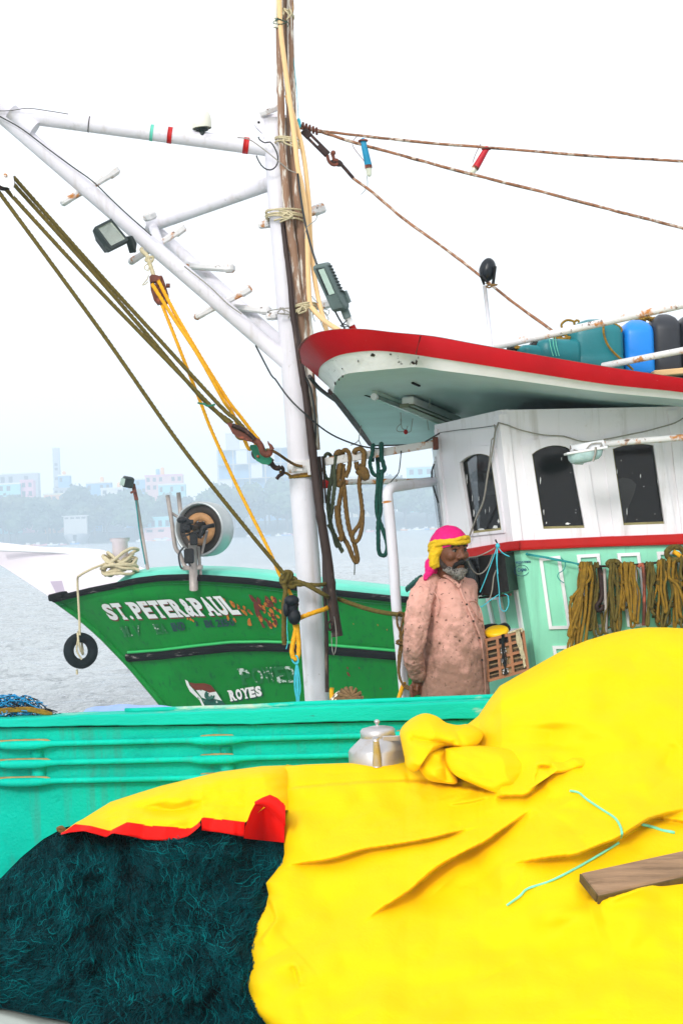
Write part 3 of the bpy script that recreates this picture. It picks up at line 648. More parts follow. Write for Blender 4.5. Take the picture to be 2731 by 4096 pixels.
mb.box(b0 + [-.02, 0, .02], (.13, .15, .19), bev=.02); mb.ball(b0 + [-.06, -.05, .10], (.07, .06, .05)); mb.box(b0 + [.05, -.05, .07], (.08, .09, .06), bev=.01); mb.box(b0 + [.08, 0, -.16], (.10, .14, .16), bev=.015); mb.lathe([(.035, 0), (.05, .02), (.05, .07), (.02, .09)], b0 + [.0, -.08, -.02], (0, -1, 0), 12); mb.tube([b0 + [.05, 0, 0], hc + axf * .1], .04, 10); mb.bar(b0 + [-.06, -.03, -.12], b0 + [.16, -.06, -.05], .03, .03); mb.box(b0 + [.02, -.1, -.38], (.13, .13, .2), bev=.02)
mb.tube(c3.path([(915, 520), (935, 470), (985, 460)], 22.8), .03, 8); mk('motor', mb, M['engine'], HB)
mb = MB(); pb = P(*c3(886, 655), 23.2); mb.tube([pb + [0, 0, -.3], P(*c3(886, 545), 23.0)], .06, 10); mb.tube([P(*c3(925, 600), 23.1), P(*c3(952, 485), 22.9)], .018, 6); mb.tube([pb + [.1, 0, -.1], P(*c3(912, 560), 23.0)], .022, 6); mb.box(pb, (.26, .24, .06), bev=.01); mb.box(pb + [0, 0, .13], (.17, .17, .03)); mk('stand', mb, M['galv'], HB)
mb = MB(); mb.wire(c3.path([(845, 560), (822, 595), (830, 650), (840, 660)], 23.0), .014); mb.wire(c3.path([(850, 570), (858, 610), (875, 650)], 23.0), .014); mk('hose', mb, M['cable'], HB)
for a, b_ in (((770, 322), (815, 590)), ((820, 310), (832, 430))):
    mb = MB(); mb.tube([P(*c3(*a), 23.3), P(*c3(*b_), 23.3)] if a[0] > 800 else cr(c3.path([a, (790, 450), (806, 560), (825, 590), (850, 650)], 23.3), .05), .03, 8); mk('guard_rail', mb, M['galv'], HB)
mb = MB(); mb.tube(c3.path([(790, 405), (835, 435)], 23.3), .02, 6); mk('guard_brace', mb, M['galv'], HB)
# ---- lamp pole
LP_ = thing('lamp_pole', P(*c3(680, 662), 23.6), 'thin leaning deck lamp pole on the green trawler', 'lamp pole')
mb = MB(); mb.tube(c3.path([(680, 664), (625, 330)], 23.6), .024, 8); mk('pole', mb, M['galv'], LP_)
mb = MB(); mb.tube(c3.path([(628, 345), (612, 270)], 23.58), .028, 8); mb.bar(P(*c3(625, 300), 23.5), P(*c3(600, 312), 23.5), .02, .03); mk('bracket', mb, M['rusty'], LP_)
mb = MB(); b0 = P(*c3(588, 262), 23.5); mb.box(b0, (.15, .12, .15), rot=np.array(Euler((.2, .2, .4)).to_matrix()), bev=.02); mk('lamp_head', mb, M['lampdark'], LP_)
mb = MB(); mb.box(b0 + [-.05, -.07, 0], (.09, .02, .1), rot=np.array(Euler((.2, .2, .4)).to_matrix())); mk('lamp_glass', mb, M['lens'], LP_)
mb = MB(); mb.wire(c3.path([(622, 320), (640, 480), (668, 640)], 23.57), .008); mk('cable', mb, M['tealstring'], LP_)
# ---- coil of mooring rope, rope to the tyre, tyre
mb = MB()
for k in range(11):
    cx, cyy = c3(556 + rr.uniform(-8, 8), 618 + k * 5.4); c = P(cx, cyy, 23.8); a0 = rr.uniform(-.25, .25); ra = rr.uniform(.13, .26); c = c + np.array([rr.uniform(-.06, .06), 0, rr.uniform(-.02, .05)])
    mb.rope([c + np.array([math.cos(t) * ra, math.sin(t) * ra * .8, .06 * math.sin(t + a0 * 9) + a0 * math.cos(t) * .3 + .02 * math.sin(3 * t + a0 * 20)]) for t in np.linspace(0, 6.4, 14)], .022, n=6, step=.04)
mb.rope(c3.path([(480, 640), (520, 622), (560, 640), (610, 655), (640, 668)], 23.7), .022, n=6); mb.rope(c3.path([(470, 660), (510, 640), (545, 655)], 23.7), .022, n=6)
mk('mooring_rope', mb, M['palerope'], label='pale mooring rope heaped on the bow of the green trawler', cat='rope')
mb = MB(); mb.lathe([(.09, 0), (.11, .02), (.11, .25), (.14, .27), (.14, .31)], P(*c3(555, 620), 23.9), n=14); mk('bollard', mb, M['whiteboat'], GB)
mb = MB(); mb.rope(c3.path([(480, 638, 23.7), (420, 662, 23.6), (370, 690, 23.7), (357, 712, 23.9), (362, 820, 23.9), (366, 900, 23.9), (368, 965, 23.9)]), .016, n=6)
mk('tyre_rope', mb, M['palerope'], label='thin rope running over the green bow down to the hanging tyre', cat='rope')
tc_ = P(*c3(372, 1036), 24.0); mb = MB(); ra, rb = .185, .075; axt = unit((.55, -.83, .08))
xa = unit(np.cross((0, 0, 1), axt)); za = np.cross(axt, xa); g = []
for i in range(36):
    t = i / 36 * 6.283; e = xa * math.cos(t) + za * math.sin(t)
    g.append([tc_ + e * (ra + rb * math.cos(s) * .95) + axt * rb * 1.1 * math.sin(s) * (1.0) for s in np.linspace(0, 6.283, 12, endpoint=False)])
g.append(g[0]); mb.grid(np.array(g), 0, True, True); 
TY = mk('tyre', mb, M['tyre'], label='black tyre fender hanging from the green bow over water', cat='tyre')
mb = MB(); mb.rope([tc_ + [-.02, -.08, .26], tc_ + [-.0, -.14, .1], tc_ + [.03, -.02, -.05], tc_ + [0, .1, .12], tc_ + [-.02, .0, .28]], .016, n=6); mb.rope([tc_ + [-.01, -.10, .2], tc_ + [-.04, -.1, .02], tc_ + [.02, -.08, -.12]], .012, n=6); mb.rope([tc_ + [-.06, -.03, -.26], tc_ + [-.06, -.03, -.33]], .016, n=6)
mk('lashing', mb, M['palerope'], TY)
# stern gear glimpsed past the man's shoulder
mb = MB(); g = []
for i in range(14):
    u = i / 13; g.append([P(*e4(330 + u * 150 + math.sin(t) * 18, 800 - u * 120 + (math.cos(t) * 40 + rr.uniform(-6, 6)) * (1 - .3 * abs(u - .5))), 22.3 + .2 * math.sin(t)) for t in np.linspace(0, 6.283, 9, endpoint=False)])
mb.grid(np.array(g), 0, True, True); mk('net_bundle', mb, M['greenrope'], label='dark teal net bundle on the green trawler behind the man', cat='net')

# ------------------------------------------------------------------ white boat beyond the green bow
WB = thing('white_boat', P(60, 2800, 29), 'pale pinkish white boat bow beyond the green trawler', 'boat')
wstem = [(-275, 2166), (-140, 2215), (0, 2258), (100, 2322), (212, 2396), (330, 2480), (560, 2640)]; wtop = [(-275, 2164), (-140, 2180), (0, 2197), (135, 2202), (270, 2210), (331, 2252), (400, 2276), (470, 2310), (640, 2330)]
def resamp(p, n):
    p = np.array(p, float); L = np.concatenate([[0], np.cumsum(np.hypot(*np.diff(p, axis=0).T))]); t = np.linspace(0, L[-1], n); return np.stack([np.interp(t, L, p[:, 0]), np.interp(t, L, p[:, 1])], 1)
A, B = resamp(wtop, 30), resamp(wstem, 30); g = []
for i in range(30):
    u = i / 29; row = []
    for v in np.linspace(0, 1, 10): xy = A[i] * (1 - v) + B[i] * v; row.append(P(xy[0], xy[1], 28.6 + .12 * v - .8 * u))
    g.append(row)
g = np.array(g); mb = MB(); mb.grid(g); bk = g.copy(); bk[..., 1] = 60.5 - g[..., 1]; mb.grid(bk[:, ::-1]); mb.grid(np.stack([g[:, 0], bk[:, 0]]))
mk('hull', mb, M['whiteboat'], WB)
mb = MB(); mb.slab(c3.path([(232, 718), (505, 700), (545, 722), (262, 778)], 28.2), (0, .06, 0)); mk('side_shade_panel', mb, M['lilac'], WB)  # grey-lilac slab: the boat's shadowed panel put into colour
mb = MB(); mb.tube(cr(c3.path([(-10, 572), (160, 578), (305, 586), (345, 605), (385, 642), (460, 664), (560, 690)], 28.15), .1), .03, 6); mk('gunwale', mb, M['trimwhite'], WB)
# ------------------------------------------------------------------ the fishing boat with mast, gantry and wheelhouse (about 7.4 to 13 m off)
FB_ = thing('fishing_boat', P(1365, 2790, 9.6) * [1, 1, 0], 'turquoise fishing boat with white mast gantry and red-rimmed wheelhouse roof', 'boat')
DH = 7.4
top = curve1([(-2500, 2917), (-300, 2873), (0, 2867), (331, 2853), (1000, 2832), (1202, 2821), (1953, 2794), (2900, 2765), (4700, 2709)])
bot = curve1([(-2500, 2956), (-300, 2912), (0, 2906), (638, 2897), (1000, 2894), (1100, 2890), (1683, 2877), (2900, 2850), (4700, 2795)])
# bulwark planking: a thick wall from the cap rail down to below the quay edge
xs_ = np.linspace(-2500, 4700, 200); g = []
for x in xs_:
    yb = float(bot(x)); a = P(x, yb - 4, DH + .03); g.append([a + [0, .0, 0], a + [0, .02, -.20], a + [0, .015, -.45], a + [0, .05, -.75], a + [0, .14, -1.1], a + [0, .3, -1.6], a + [0, .5, -2.4]])
g = np.array(g); mb = MB(); mb.grid(g); inn = g + [0, .09, 0]; mb.grid(inn[::-1]); mb.grid(np.stack([g[:, 0], inn[:, 0]], 1)); mk('bulwark', mb, M['teal'], FB_)
# cap rail: front face plus sloping top
g = []
for x in xs_:
    yt, yb = float(top(x)), float(bot(x)); wob = 1.2 * math.sin(x * .013) + .8 * math.sin(x * .051)
    a = P(x, yt + 13 + wob, DH - .005); b = P(x, yb + wob, DH - .012)
    g.append([b + [0, .06, .004], b + [0, .004, -.004], b, b * .08 + a * .92, a + [0, .004, .004], a + [0, .02, .003], a + [0, .17, .001], a + [0, .18, -.04]])
mb = MB(); mb.grid(np.array(g)[::-1], 0, False); mk('cap_rail', mb, M['tealtop'], FB_)
xs2 = np.linspace(500, 4700, 100); mb = MB(); mb.tube([P(x, float(top(x)) - 5 - .0012 * (x - 500), DH + .12) for x in xs2], .011, 6); mk('rail_pipe', mb, M['tealtop'], FB_)
# three rub rails with swollen worn joints
for k, (pl, pr) in enumerate(((( 0, 2980), (1495, 2942)), ((0, 3056), (1495, 3019)), ((0, 3128), (1495, 3098)))):
    sl_ = (pr[1] - pl[1]) / 1495; xr = np.linspace(-2500, 4700, 520); pts, rad = [], []
    for x in xr:
        j = min(abs(x - 95), abs(x - 868), abs(x - 1640), abs(x - 2400)); swell = math.exp(-(j / 95) ** 4)
        pts.append(P(x, pl[1] + sl_ * x + 4 * swell, DH + .006 - .012 * swell)); rad.append(.0135 + .007 * swell)
    mb = MB(); mb.tube(pts, np.array(rad), 10); mk('rub_rail', mb, M['teal'], FB_); mb = MB(); mb.tube([p_ + np.array([0, .012, -.0125 - .5 * (r_ - .0135)]) for p_, r_ in zip(pts, rad)], .0042, 5); mk('shade_seam', mb, M['rail_shade'], FB_)  # thin dark tube under each rub rail paints in its shade
    for x0, wd in ((95, 110), (868, 70), (1640, 60)):
        mb = MB(); mb.tube([P(x, pl[1] + sl_ * x - 11 - 2.5 * math.cos((x - x0) / wd * 1.57) + random.uniform(-.8, .8), DH + .004) for x in np.linspace(x0 - wd, x0 + wd, 14)], [.002] + [.0085] * 12 + [.002], 7); mk('worn_joint', mb, M['wear'], FB_)
for k, x0 in enumerate((150, 905, 1610)):
    a, b_ = P(x0, 2985, DH + .05), P(x0 + 8, 3135, DH + .045); mb = MB(); mb.tube([a, (a + b_) / 2, b_], [.028, .034, .028], 12); mk('joint_cover', mb, M['teal'], FB_)
# deck, far bulwark, bow and stern closures
z_d = P(1365, 2790, 8.62)[2] - .84; yn, yf = DH + .12, 12.6
mb = MB(); mb.box((-.3, (yn + yf) / 2 + .1, z_d - .05), (7.7, yf - yn - .1, .1)); mk('deck', mb, M['deck'], FB_)
mb = MB(); mb.box((-.3, yf + .06, z_d - .25), (7.9, .12, 1.0)); mk('far_bulwark', mb, M['teal'], FB_)
mb = MB(); mb.box((-4.2, (yn + yf) / 2 + .15, z_d), (.12, yf - yn, 1.0)); mk('bow_bulkhead', mb, M['teal'], FB_); mb = MB(); mb.box((3.62, (yn + yf) / 2 + .15, z_d - .1), (.12, yf - yn, 1.3)); mk('stern_bulkhead', mb, M['teal'], FB_)
mb = MB(); g = np.array([[(x, yy, zz) for yy, zz in ((yn + .5, -.4), (yn + 2.2, -.7), (yf - 1.5, -.7), (yf + .1, z_d))] for x in (-4.2, 3.6)]); mb.grid(g); mk('bottom', mb, M['green'], FB_)

mb = MB(); mb.tube([P(x, float(bot(x)) + 3, DH + .022) for x in np.linspace(-2500, 4700, 240)], .006, 5); mk('shade_seam', mb, M['rail_shade'], FB_)  # dark line under the cap rail: painted shade, with lower-edge grime
# ---- mast
DM = 9.3
mpts = [P(1278, 2990, DM), P(1270, 2826, DM), P(1234, 2300, DM), P(1208, 1950, DM), P(1180, 1550, DM), P(1152, 1178, DM), P(1122, 812, DM), P(1104, 560, DM), P(1100, 478, DM)]
mb = MB(); mb.tube(cr(mpts, .12), .067, 22); MAST = mk('mast', mb, M['white'], FB_)
def pipe(name, pts, r, m, parent=None, n=14): mb = MB(); mb.tube(cr(pts, .2), r, n); return mk(name, mb, m, parent or FB_)
BOOM = pipe('boom', [P(-40, 444, 9.2), P(1100, 598, DM)], .0435, M['white'])
STR = pipe('strut', [P(-60, 402, 9.2), P(1155, 1455, DM)], .043, M['white'])
BR = pipe('brace', [P(1090, 730, DM + .05), P(600, 902, DM + .45)], .041, M['white'])
ST2 = pipe('strut', [P(600, 905, DM + .5), P(1150, 1400, DM + .1)], .040, M['white'])
pipe('brace', [P(612, 905, DM + .45), P(632, 960, 9.32), P(640, 1000, 9.28)], .026, M['white'])
pipe('gusset', [P(45, 452, 9.2), P(140, 520, 9.2)], .05, M['white'])
# bands painted on the boom
def band(p, q, r, m, name='band'): mb = MB(); mb.tube([p, q], r, 20); return mk(name, mb, m, FB_)
def onboom(x): return P(x, np.interp(x, [-300, 1100], [408, 598]), np.interp(x, [52, 560, 1100], [9.2, 9.25, DM]))
for x, wd, m in ((680, 9, M['redb']), (984, 11, M['redb']), (608, 6, M['seafoam'])): band(onboom(x - wd), onboom(x + wd), .0452, m)
band(onboom(356), onboom(359), .0442, M['iron'], 'weld_seam')
# head plate and cap
mb = MB(); mb.slab(f1.path([(222, 1600), (250, 1580), (350, 1562), (440, 1535), (545, 1515), (548, 1890), (400, 1880), (345, 1840), (325, 1780), (255, 1712), (222, 1660)], DM - .03), (0, .05, 0)); mk('head_plate', mb, M['white'], FB_)
mb = MB(); mb.lathe([(.007, 0), (.007, .06)], P(*f1(285, 1644), DM - .032), (0, 1, 0), 10); mk('plate_hole', mb, M['blackdark'], FB_)
mb = MB(); mb.bar(P(*f1(332, 1528), DM - .06), P(*f1(535, 1452), DM + .02), .05, .03, bev=.006); mk('cap_board', mb, M['whiter'], FB_)
mb = MB(); mb.tube(f1.path([(640, 1640), (690, 1640)], DM + .02), .04, 12); mk('head_stub', mb, M['white'], FB_)
# rungs: short weathered boards across the struts
def rung(a, b, d0, d1, name='rung', th=.048):
    mb = MB(); p, q = P(*a, d0), P(*b, d1); ux = unit(q - p); 
    mb.bar(p, q, .06, th * .72, bev=.008); mb.bar(q - ux * .05, q + ux * .012 + [0, 0, .006], .065, th, bev=.012); mb.bar(p - ux * .012, p + ux * .05, .065, th * .8, bev=.012)
    return mk(name, mb, M['whiter'], FB_)
rung(f2(570, 920), f2(1045, 640), 9.24, 9.34); rung(f3(345, 482), f3(745, 230), 9.26, 9.36); rung(f3(858, 915), f3(1262, 705), 9.28, 9.38)
rung(f3(758, 515), f3(1135, 540), 9.56, 9.5); rung(f3(1120, 838), f3(1420, 872), 9.46, 9.4)
rung(f4(900, 470), f4(1055, 425), 9.38, 9.42, 'mast_step', .06); rung(f4(322, 628), f4(420, 600), 9.34, 9.42, 'mast_step', .05); rung(f4(415, 1775), f4(500, 1760), 9.34, 9.4, 'mast_step', .05); rung(f4(930, 1660), f4(1140, 1625), 9.36, 9.4, 'mast_step', .05)
mb = MB(); mb.bar(P(*f2(1310, 1055), 9.5), P(*f2(1375, 1028), 9.55), .06, .045, bev=.01); mk('rung', mb, M['whiter'], FB_)
# welded collar and lashings on the mast
def ring(cx, cyp, rad, r, m, name, d=DM, tilt=0, parent=None, turns=1, n=6, rise=.0, mk_top=None):
    c = P(cx, cyp, d); pts = [c + np.array([math.cos(t) * rad, math.sin(t) * rad, rise * t / 6.283 + tilt * math.cos(t) * rad]) for t in np.linspace(0, 6.283 * turns, int(26 * turns))]
    mb = MB(); mb.rope(pts, r, n=n, step=.012); return mk(name, mb, m, parent) if parent is not None else mb
c = P(1207, 1868, DM); mb = MB(); mb.lathe([(.069, -.035), (.078, -.03), (.08, 0), (.078, .03), (.069, .035)], c, (.05, 0, 1), 20); mb.box(c + [.075, -.04, 0], (.04, .03, .075)); mb.box(c + [.05, -.068, -.005], (.035, .02, .085)); mb.box(c + [-.02, -.076, .0], (.05, .012, .05)); mk('collar', mb, M['whiter'], FB_)
mk('lashing', ring(1213, 1906, .072, .008, None, '', tilt=.06), M['goldrope'], label='ochre rope turned round the white mast under its rusty collar', cat='rope')
mk('lashing', ring(1210, 1898, .071, .006, None, '', tilt=.1), M['brownrope'], label='thin brown rope turn tight under the rusty mast collar', cat='rope')

# ---- jib post with elbow and the two cross pipes
pipe('rail_pipe', e3.path([(215, 530), (500, 508), (1000, 505), (1225, 490)], 9.7), .016, M['whiter'])
mb = MB(); mb.box(P(*e3(232, 528), 9.68), (.06, .06, .05), bev=.01); mk('pipe_clamp', mb, M['redb'], FB_)
DP = 8.95
mb = MB(); mb.tube(cr([P(*f7(1378, 1700), DP), P(*f7(1372, 1345), DP), P(*f7(1290, 420), DP), P(*f7(1262, 0), DP), P(*e3(795, 760), DP), P(*e3(783, 640), DP), P(*e3(790, 590), DP + .01), P(*e3(825, 560), DP + .05), P(*e3(900, 548), DP + .2), P(*e3(1080, 520), DP + .5), P(*e3(1190, 508), DP + .7)], .04), .0275, 16); mk('post', mb, M['white'], FB_)
mb = MB(); a = P(*e3(784, 688), DP); mb.lathe([(.028, -.006), (.031, 0), (.028, .006)], a, (.07, 0, -1), 16); mk('post_seam', mb, M['whiter'], FB_)
# ---- rusty flat bar from mast to wheelhouse that carries the ropes
mb = MB(); mb.bar(P(*e3(225, 330), 9.25), P(*e3(1222, 165), 9.42), .02, .044, bev=.004); mk('cross_bar', mb, M['whiter'], FB_)
mb = MB(); mb.box(P(*e3(1212, 165), 9.41), (.03, .05, .07), bev=.004); mk('bar_lug', mb, M['rusty'], FB_)

# ------------------------------------------------------------------ wheelhouse
X0 = P(1999, 1655, 8.9); XB = P(2140, 2650, 8.86)
SA = P(2731, 1641, 8.95); corner_dir = XB - X0
SMEAR = []
nS = unit(np.cross(SA - X0, corner_dir)); nS = nS if nS[1] < 0 else -nS
CL = P(1739, 1712, 9.5); nC = unit(np.cross(CL - X0, corner_dir)); nC = nC if nC[1] < 0 else -nC
def side(x, y, o=0.0): return onpl(x, y, X0 + nS * o, nS)
def cham(x, y, o=0.0): return onpl(x, y, X0 + nC * o, nC)
def corner_x(y): return 1999 + (y - 1655) * 141 / 995
def left_x(y): return 1739 + (y - 1712) * 62 / 435
WH = FB_
# walls as thick sheets; the windows are framed leaves set proud of them
class Pl:
    def __init__(s, f, n): s.f, s.n = f, n
S_, C_ = Pl(side, nS), Pl(cham, nC)
def wall_with_holes(pl, outer, holes, name, m, th=.05, parent=None):
    """A wall sheet with window openings cut through, triangulated from its outline."""
    from mathutils.geometry import delaunay_2d_cdt
    vs, es = [], []
    for lp in [outer] + holes:
        b = len(vs); vs += lp; es += [(b + i, b + (i + 1) % len(lp)) for i in range(len(lp))]
    res = delaunay_2d_cdt([Vector(v) for v in vs], es, [], 0, 1e-3); V, Fc = res[0], res[2]
    def inside(p, lp):
        k = False; j = len(lp) - 1
        for i in range(len(lp)):
            if (lp[i][1] > p[1]) != (lp[j][1] > p[1]) and p[0] < (lp[j][0] - lp[i][0]) * (p[1] - lp[i][1]) / (lp[j][1] - lp[i][1]) + lp[i][0]: k = not k
            j = i
        return k
    keep = []
    for f in Fc:
        c = sum((V[i] for i in f), Vector((0, 0))) / len(f)
        if inside(c, outer) and not any(inside(c, h) for h in holes): keep.append(list(f))
    mb = MB(); fr = np.array([pl.f(v.x, v.y) for v in V]); bk = fr - pl.n * th; k = len(fr)
    mb.add(np.vstack([fr, bk]), keep + [[i + k for i in f[::-1]] for f in keep], 0, False)
    for lp in [outer] + holes:
        a = np.array([pl.f(x, y) for x, y in lp]); a = np.vstack([a, a[:1]]); mb.grid(np.stack([a, a - pl.n * th]), 0, False)
    return mk(name, mb, m, parent or FB_)
def arch(tl, tr, br, bl, rise, n=9):
    """Closed outline: straight foot and jambs, arched head."""
    pts = [bl, tl]
    for i in range(1, n): t = i / n; pts.append((lerp(tl[0], tr[0], t), lerp(tl[1], tr[1], t) - rise * math.sin(math.pi * t) ** .75))
    return pts + [tr, br]
W1 = arch(e6(208, 535), e6(398, 500), e6(462, 942), e6(275, 965), 24)
W1o = arch(e6(155, 490), e6(418, 442), e6(478, 960), e6(262, 982), 22)
W2 = arch(e6(648, 482), e6(880, 450), e6(970, 930), e6(718, 936), 24)
W2o = arch(e6(586, 430), e6(952, 396), e6(1040, 1000), e6(668, 1010), 26)
W3 = arch(e6(1138, 450), e6(1388, 428), e6(1455, 905), e6(1205, 914), 12)
W3o = arch(e6(1080, 392), e6(1432, 368), e6(1530, 972), e6(1148, 984), 28)
W4 = arch(e6(1640, 440), e6(1880, 430), e6(1960, 895), e6(1710, 905), 14)
W4o = arch(e6(1585, 380), e6(1930, 362), e6(2030, 960), e6(1650, 974), 28)
W5 = [(x + 329, y - 7) for x, y in W4]; W5o = [(x + 329, y - 7) for x, y in W4o]
YT = lambda x: 1655 + (x - 1999) * (1641 - 1655) / 732
ytr = curve1([(1700, 2245), (1865, 2197), (2033, 2168), (2075, 2164), (2400, 2148), (2731, 2136), (2950, 2128), (3750, 2097)])   # top of red trim
ybr = curve1([(1700, 2285), (1865, 2238), (2033, 2203), (2075, 2200), (2400, 2186), (2731, 2176), (2950, 2168), (3750, 2137)])
wall_with_holes(S_, [(1999, 1640), (3750, 1605), (3750, 2107), (2731, 2142), (2076, 2172)], [W2, W3, W4, W5], 'wall', M['housewhite'])
wall_with_holes(C_, [(1736, 1700), (1998.5, 1640), (2075, 2172), (1797, 2225)], [W1], 'wall', M['housewhite'])
def window(pl, inner, outer, name='window'):
    mb = MB(); n = len(inner); I = np.array([pl.f(x, y, .010) for x, y in inner]); O = np.array([pl.f(x, y, .010) for x, y in outer])
    Ic, Oc = np.vstack([I, I[:1]]), np.vstack([O, O[:1]])
    mb.grid(np.stack([Ic, Oc]), 0, False); mb.grid(np.stack([Oc, Oc - pl.n * .012]), 0, False); mb.grid(np.stack([Ic - pl.n * .02, Ic]), 0, False)
    w_ = mk(name, mb, M['housewhite'], FB_)
    ce = np.mean(inner, 0); q = [tuple(np.array(p) + (np.array(p) - ce) * .03) for p in inner]
    mb = MB(); mb.slab([pl.f(x, y, -.022) for x, y in q], -pl.n * .004); mk('pane', mb, M['glass'], w_)
    s = [tuple(ce + (np.array(p) - ce) * .965) for p in inner]
    mb = MB(); A_ = np.array([pl.f(x, y, -.004) for x, y in inner + inner[:1]]); B_ = np.array([pl.f(x, y, -.016) for x, y in s + s[:1]]); mb.grid(np.stack([A_, B_]), 0, False); mk('glazing_bead', mb, M['winframe'], w_)
    return w_
def smears(w_, pl, spots, seed):
    rs_ = random.Random(seed); mb = MB()
    for cx, cy, rx, ry in spots:
        rx, ry = rx * .75, ry * .75; pts = [(cx + rx * math.cos(a) * rs_.uniform(.45, 1.1), cy + ry * math.sin(a) * rs_.uniform(.45, 1.1)) for a in np.linspace(0, 6.283, 11)[:-1]]
        mb.add(np.array([pl.f(*e6(*p), -.0212) for p in pts]), [list(range(10))], 0, False)
    mk('paint_smear', mb, M['curtain'], w_, kind='stuff')
w1 = window(C_, W1, W1o); w2 = window(S_, W2, W2o); w3 = window(S_, W3, W3o); window(S_, W4, W4o); window(S_, W5, W5o)
smears(w1, C_, [(252, 640, 7, 50), (285, 750, 3, 40), (295, 840, 5, 40), (325, 750, 2, 25), (365, 830, 2, 25), (390, 820, 2, 30), (340, 940, 40, 13), (425, 925, 35, 16), (445, 890, 8, 20), (270, 905, 4, 40)], 1)
smears(w2, S_, [(865, 905, 24, 10), (828, 510, 3, 16), (884, 594, 3, 3), (915, 820, 3, 3), (940, 760, 3, 3), (720, 830, 5, 30), (700, 640, 4, 40), (735, 900, 6, 10), (914, 838, 4, 4)], 2)
smears(w3, S_, [(1308, 615, 4, 22), (1190, 520, 2, 9), (1328, 678, 3, 4), (1395, 845, 3, 4), (1165, 590, 3, 30), (1412, 640, 3, 30), (1225, 830, 4, 40), (1285, 880, 3, 3)], 3)
# thin battens between the window leaves
def batten(pl, a, b, wd=.012, o=.006, m='housewhite', name='batten'):
    p, q = pl.f(*a, o), pl.f(*b, o); mb = MB(); mb.bar(p, q, wd, .014, up=pl.n); return mk(name, mb, M[m], FB_)
batten(S_, e6(472, 238), e6(560, 1008), .05); batten(S_, e6(975, 545), e6(1046, 998), .03); batten(S_, e6(1500, 215), e6(1590, 970), .05)
batten(C_, e6(68, 330), e6(130, 930), .03); batten(C_, e6(438, 250), e6(545, 1008), .05)
# front face seen edge on: two narrow window posts, and a far side wall
FR = CL + np.array([.02, 2.6, .0])
mb = MB(); dv = cham(1797, 2225) - CL
mb.slab([CL + [0.006, .0, 0], CL + dv + [0.006, 0, 0], CL + dv + [.12, 2.6, 0], CL + [.12, 2.6, 0]], (.04, 0, 0)); mk('front_wall', mb, M['housewhite'], FB_)
for k, (yy, wd) in enumerate(((.35, .3), (1.1, .5))):
    mb = MB(); a = CL + dv * .2 + [.02 + .045 * yy, yy, 0]; b = CL + dv * .95 + [.02 + .045 * yy, yy, 0]; mb.slab([a + [-.02, 0, 0], b + [-.02, 0, 0], b + [0, wd, 0], a + [0, wd, 0]], (-.014, 0, 0)); wf = mk('window', mb, M['housewhite'], FB_)
    mb = MB(); mb.slab([a + [-.037, .06, -.05], b + [-.037, .06, .05], b + [-.03, wd - .06, .05], a + [-.03, wd - .06, -.05]], (-.004, 0, 0)); mk('pane', mb, M['glass'], wf)
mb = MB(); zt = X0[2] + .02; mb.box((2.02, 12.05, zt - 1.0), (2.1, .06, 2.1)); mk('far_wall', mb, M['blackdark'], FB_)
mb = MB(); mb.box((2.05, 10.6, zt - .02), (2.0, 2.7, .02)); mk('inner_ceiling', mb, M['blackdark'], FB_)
mb = MB(); mb.box((3.06, 10.5, zt - 1.0), (.06, 3.1, 2.1)); mk('aft_wall', mb, M['housewhite'], FB_)
# pale cloth inside the third window, pale board in the first
mb = MB(); mb.slab([side(*e6(*p), -.05) for p in [(1160, 640), (1200, 622), (1250, 632), (1282, 665), (1270, 720), (1240, 790), (1215, 905), (1195, 905), (1180, 760)]], -nS * .004); mk('cloth', mb, M['curtain'], label='pale cloth hanging inside the wheelhouse window nearest the ropes', cat='cloth')
mb = MB(); mb.slab([cham(*e6(*p), -.30) for p in [(352, 600), (420, 580), (428, 725), (372, 735)]], -nC * .01); mk('paper_notice', mb, M['curtain'], label='pale sheet standing inside the narrow first wheelhouse window', cat='sheet')
# red trim along the foot of the windows
g = []
for x in list(np.linspace(1790, 2075, 8)) + list(np.linspace(2076, 3750, 20)):
    pl = C_ if x <= 2075 else S_; a, b = pl.f(x, float(ytr(x)), .035), pl.f(x, float(ybr(x)), .030)
    g.append([pl.f(x, float(ytr(x)) - 2, 0.0), a, a * .25 + b * .75 + pl.n * .002, b, pl.f(x, float(ybr(x)) + 3, 0.0)])
mb = MB(); mb.grid(np.array(g), 0, False); mk('red_trim', mb, M['redb'], FB_)
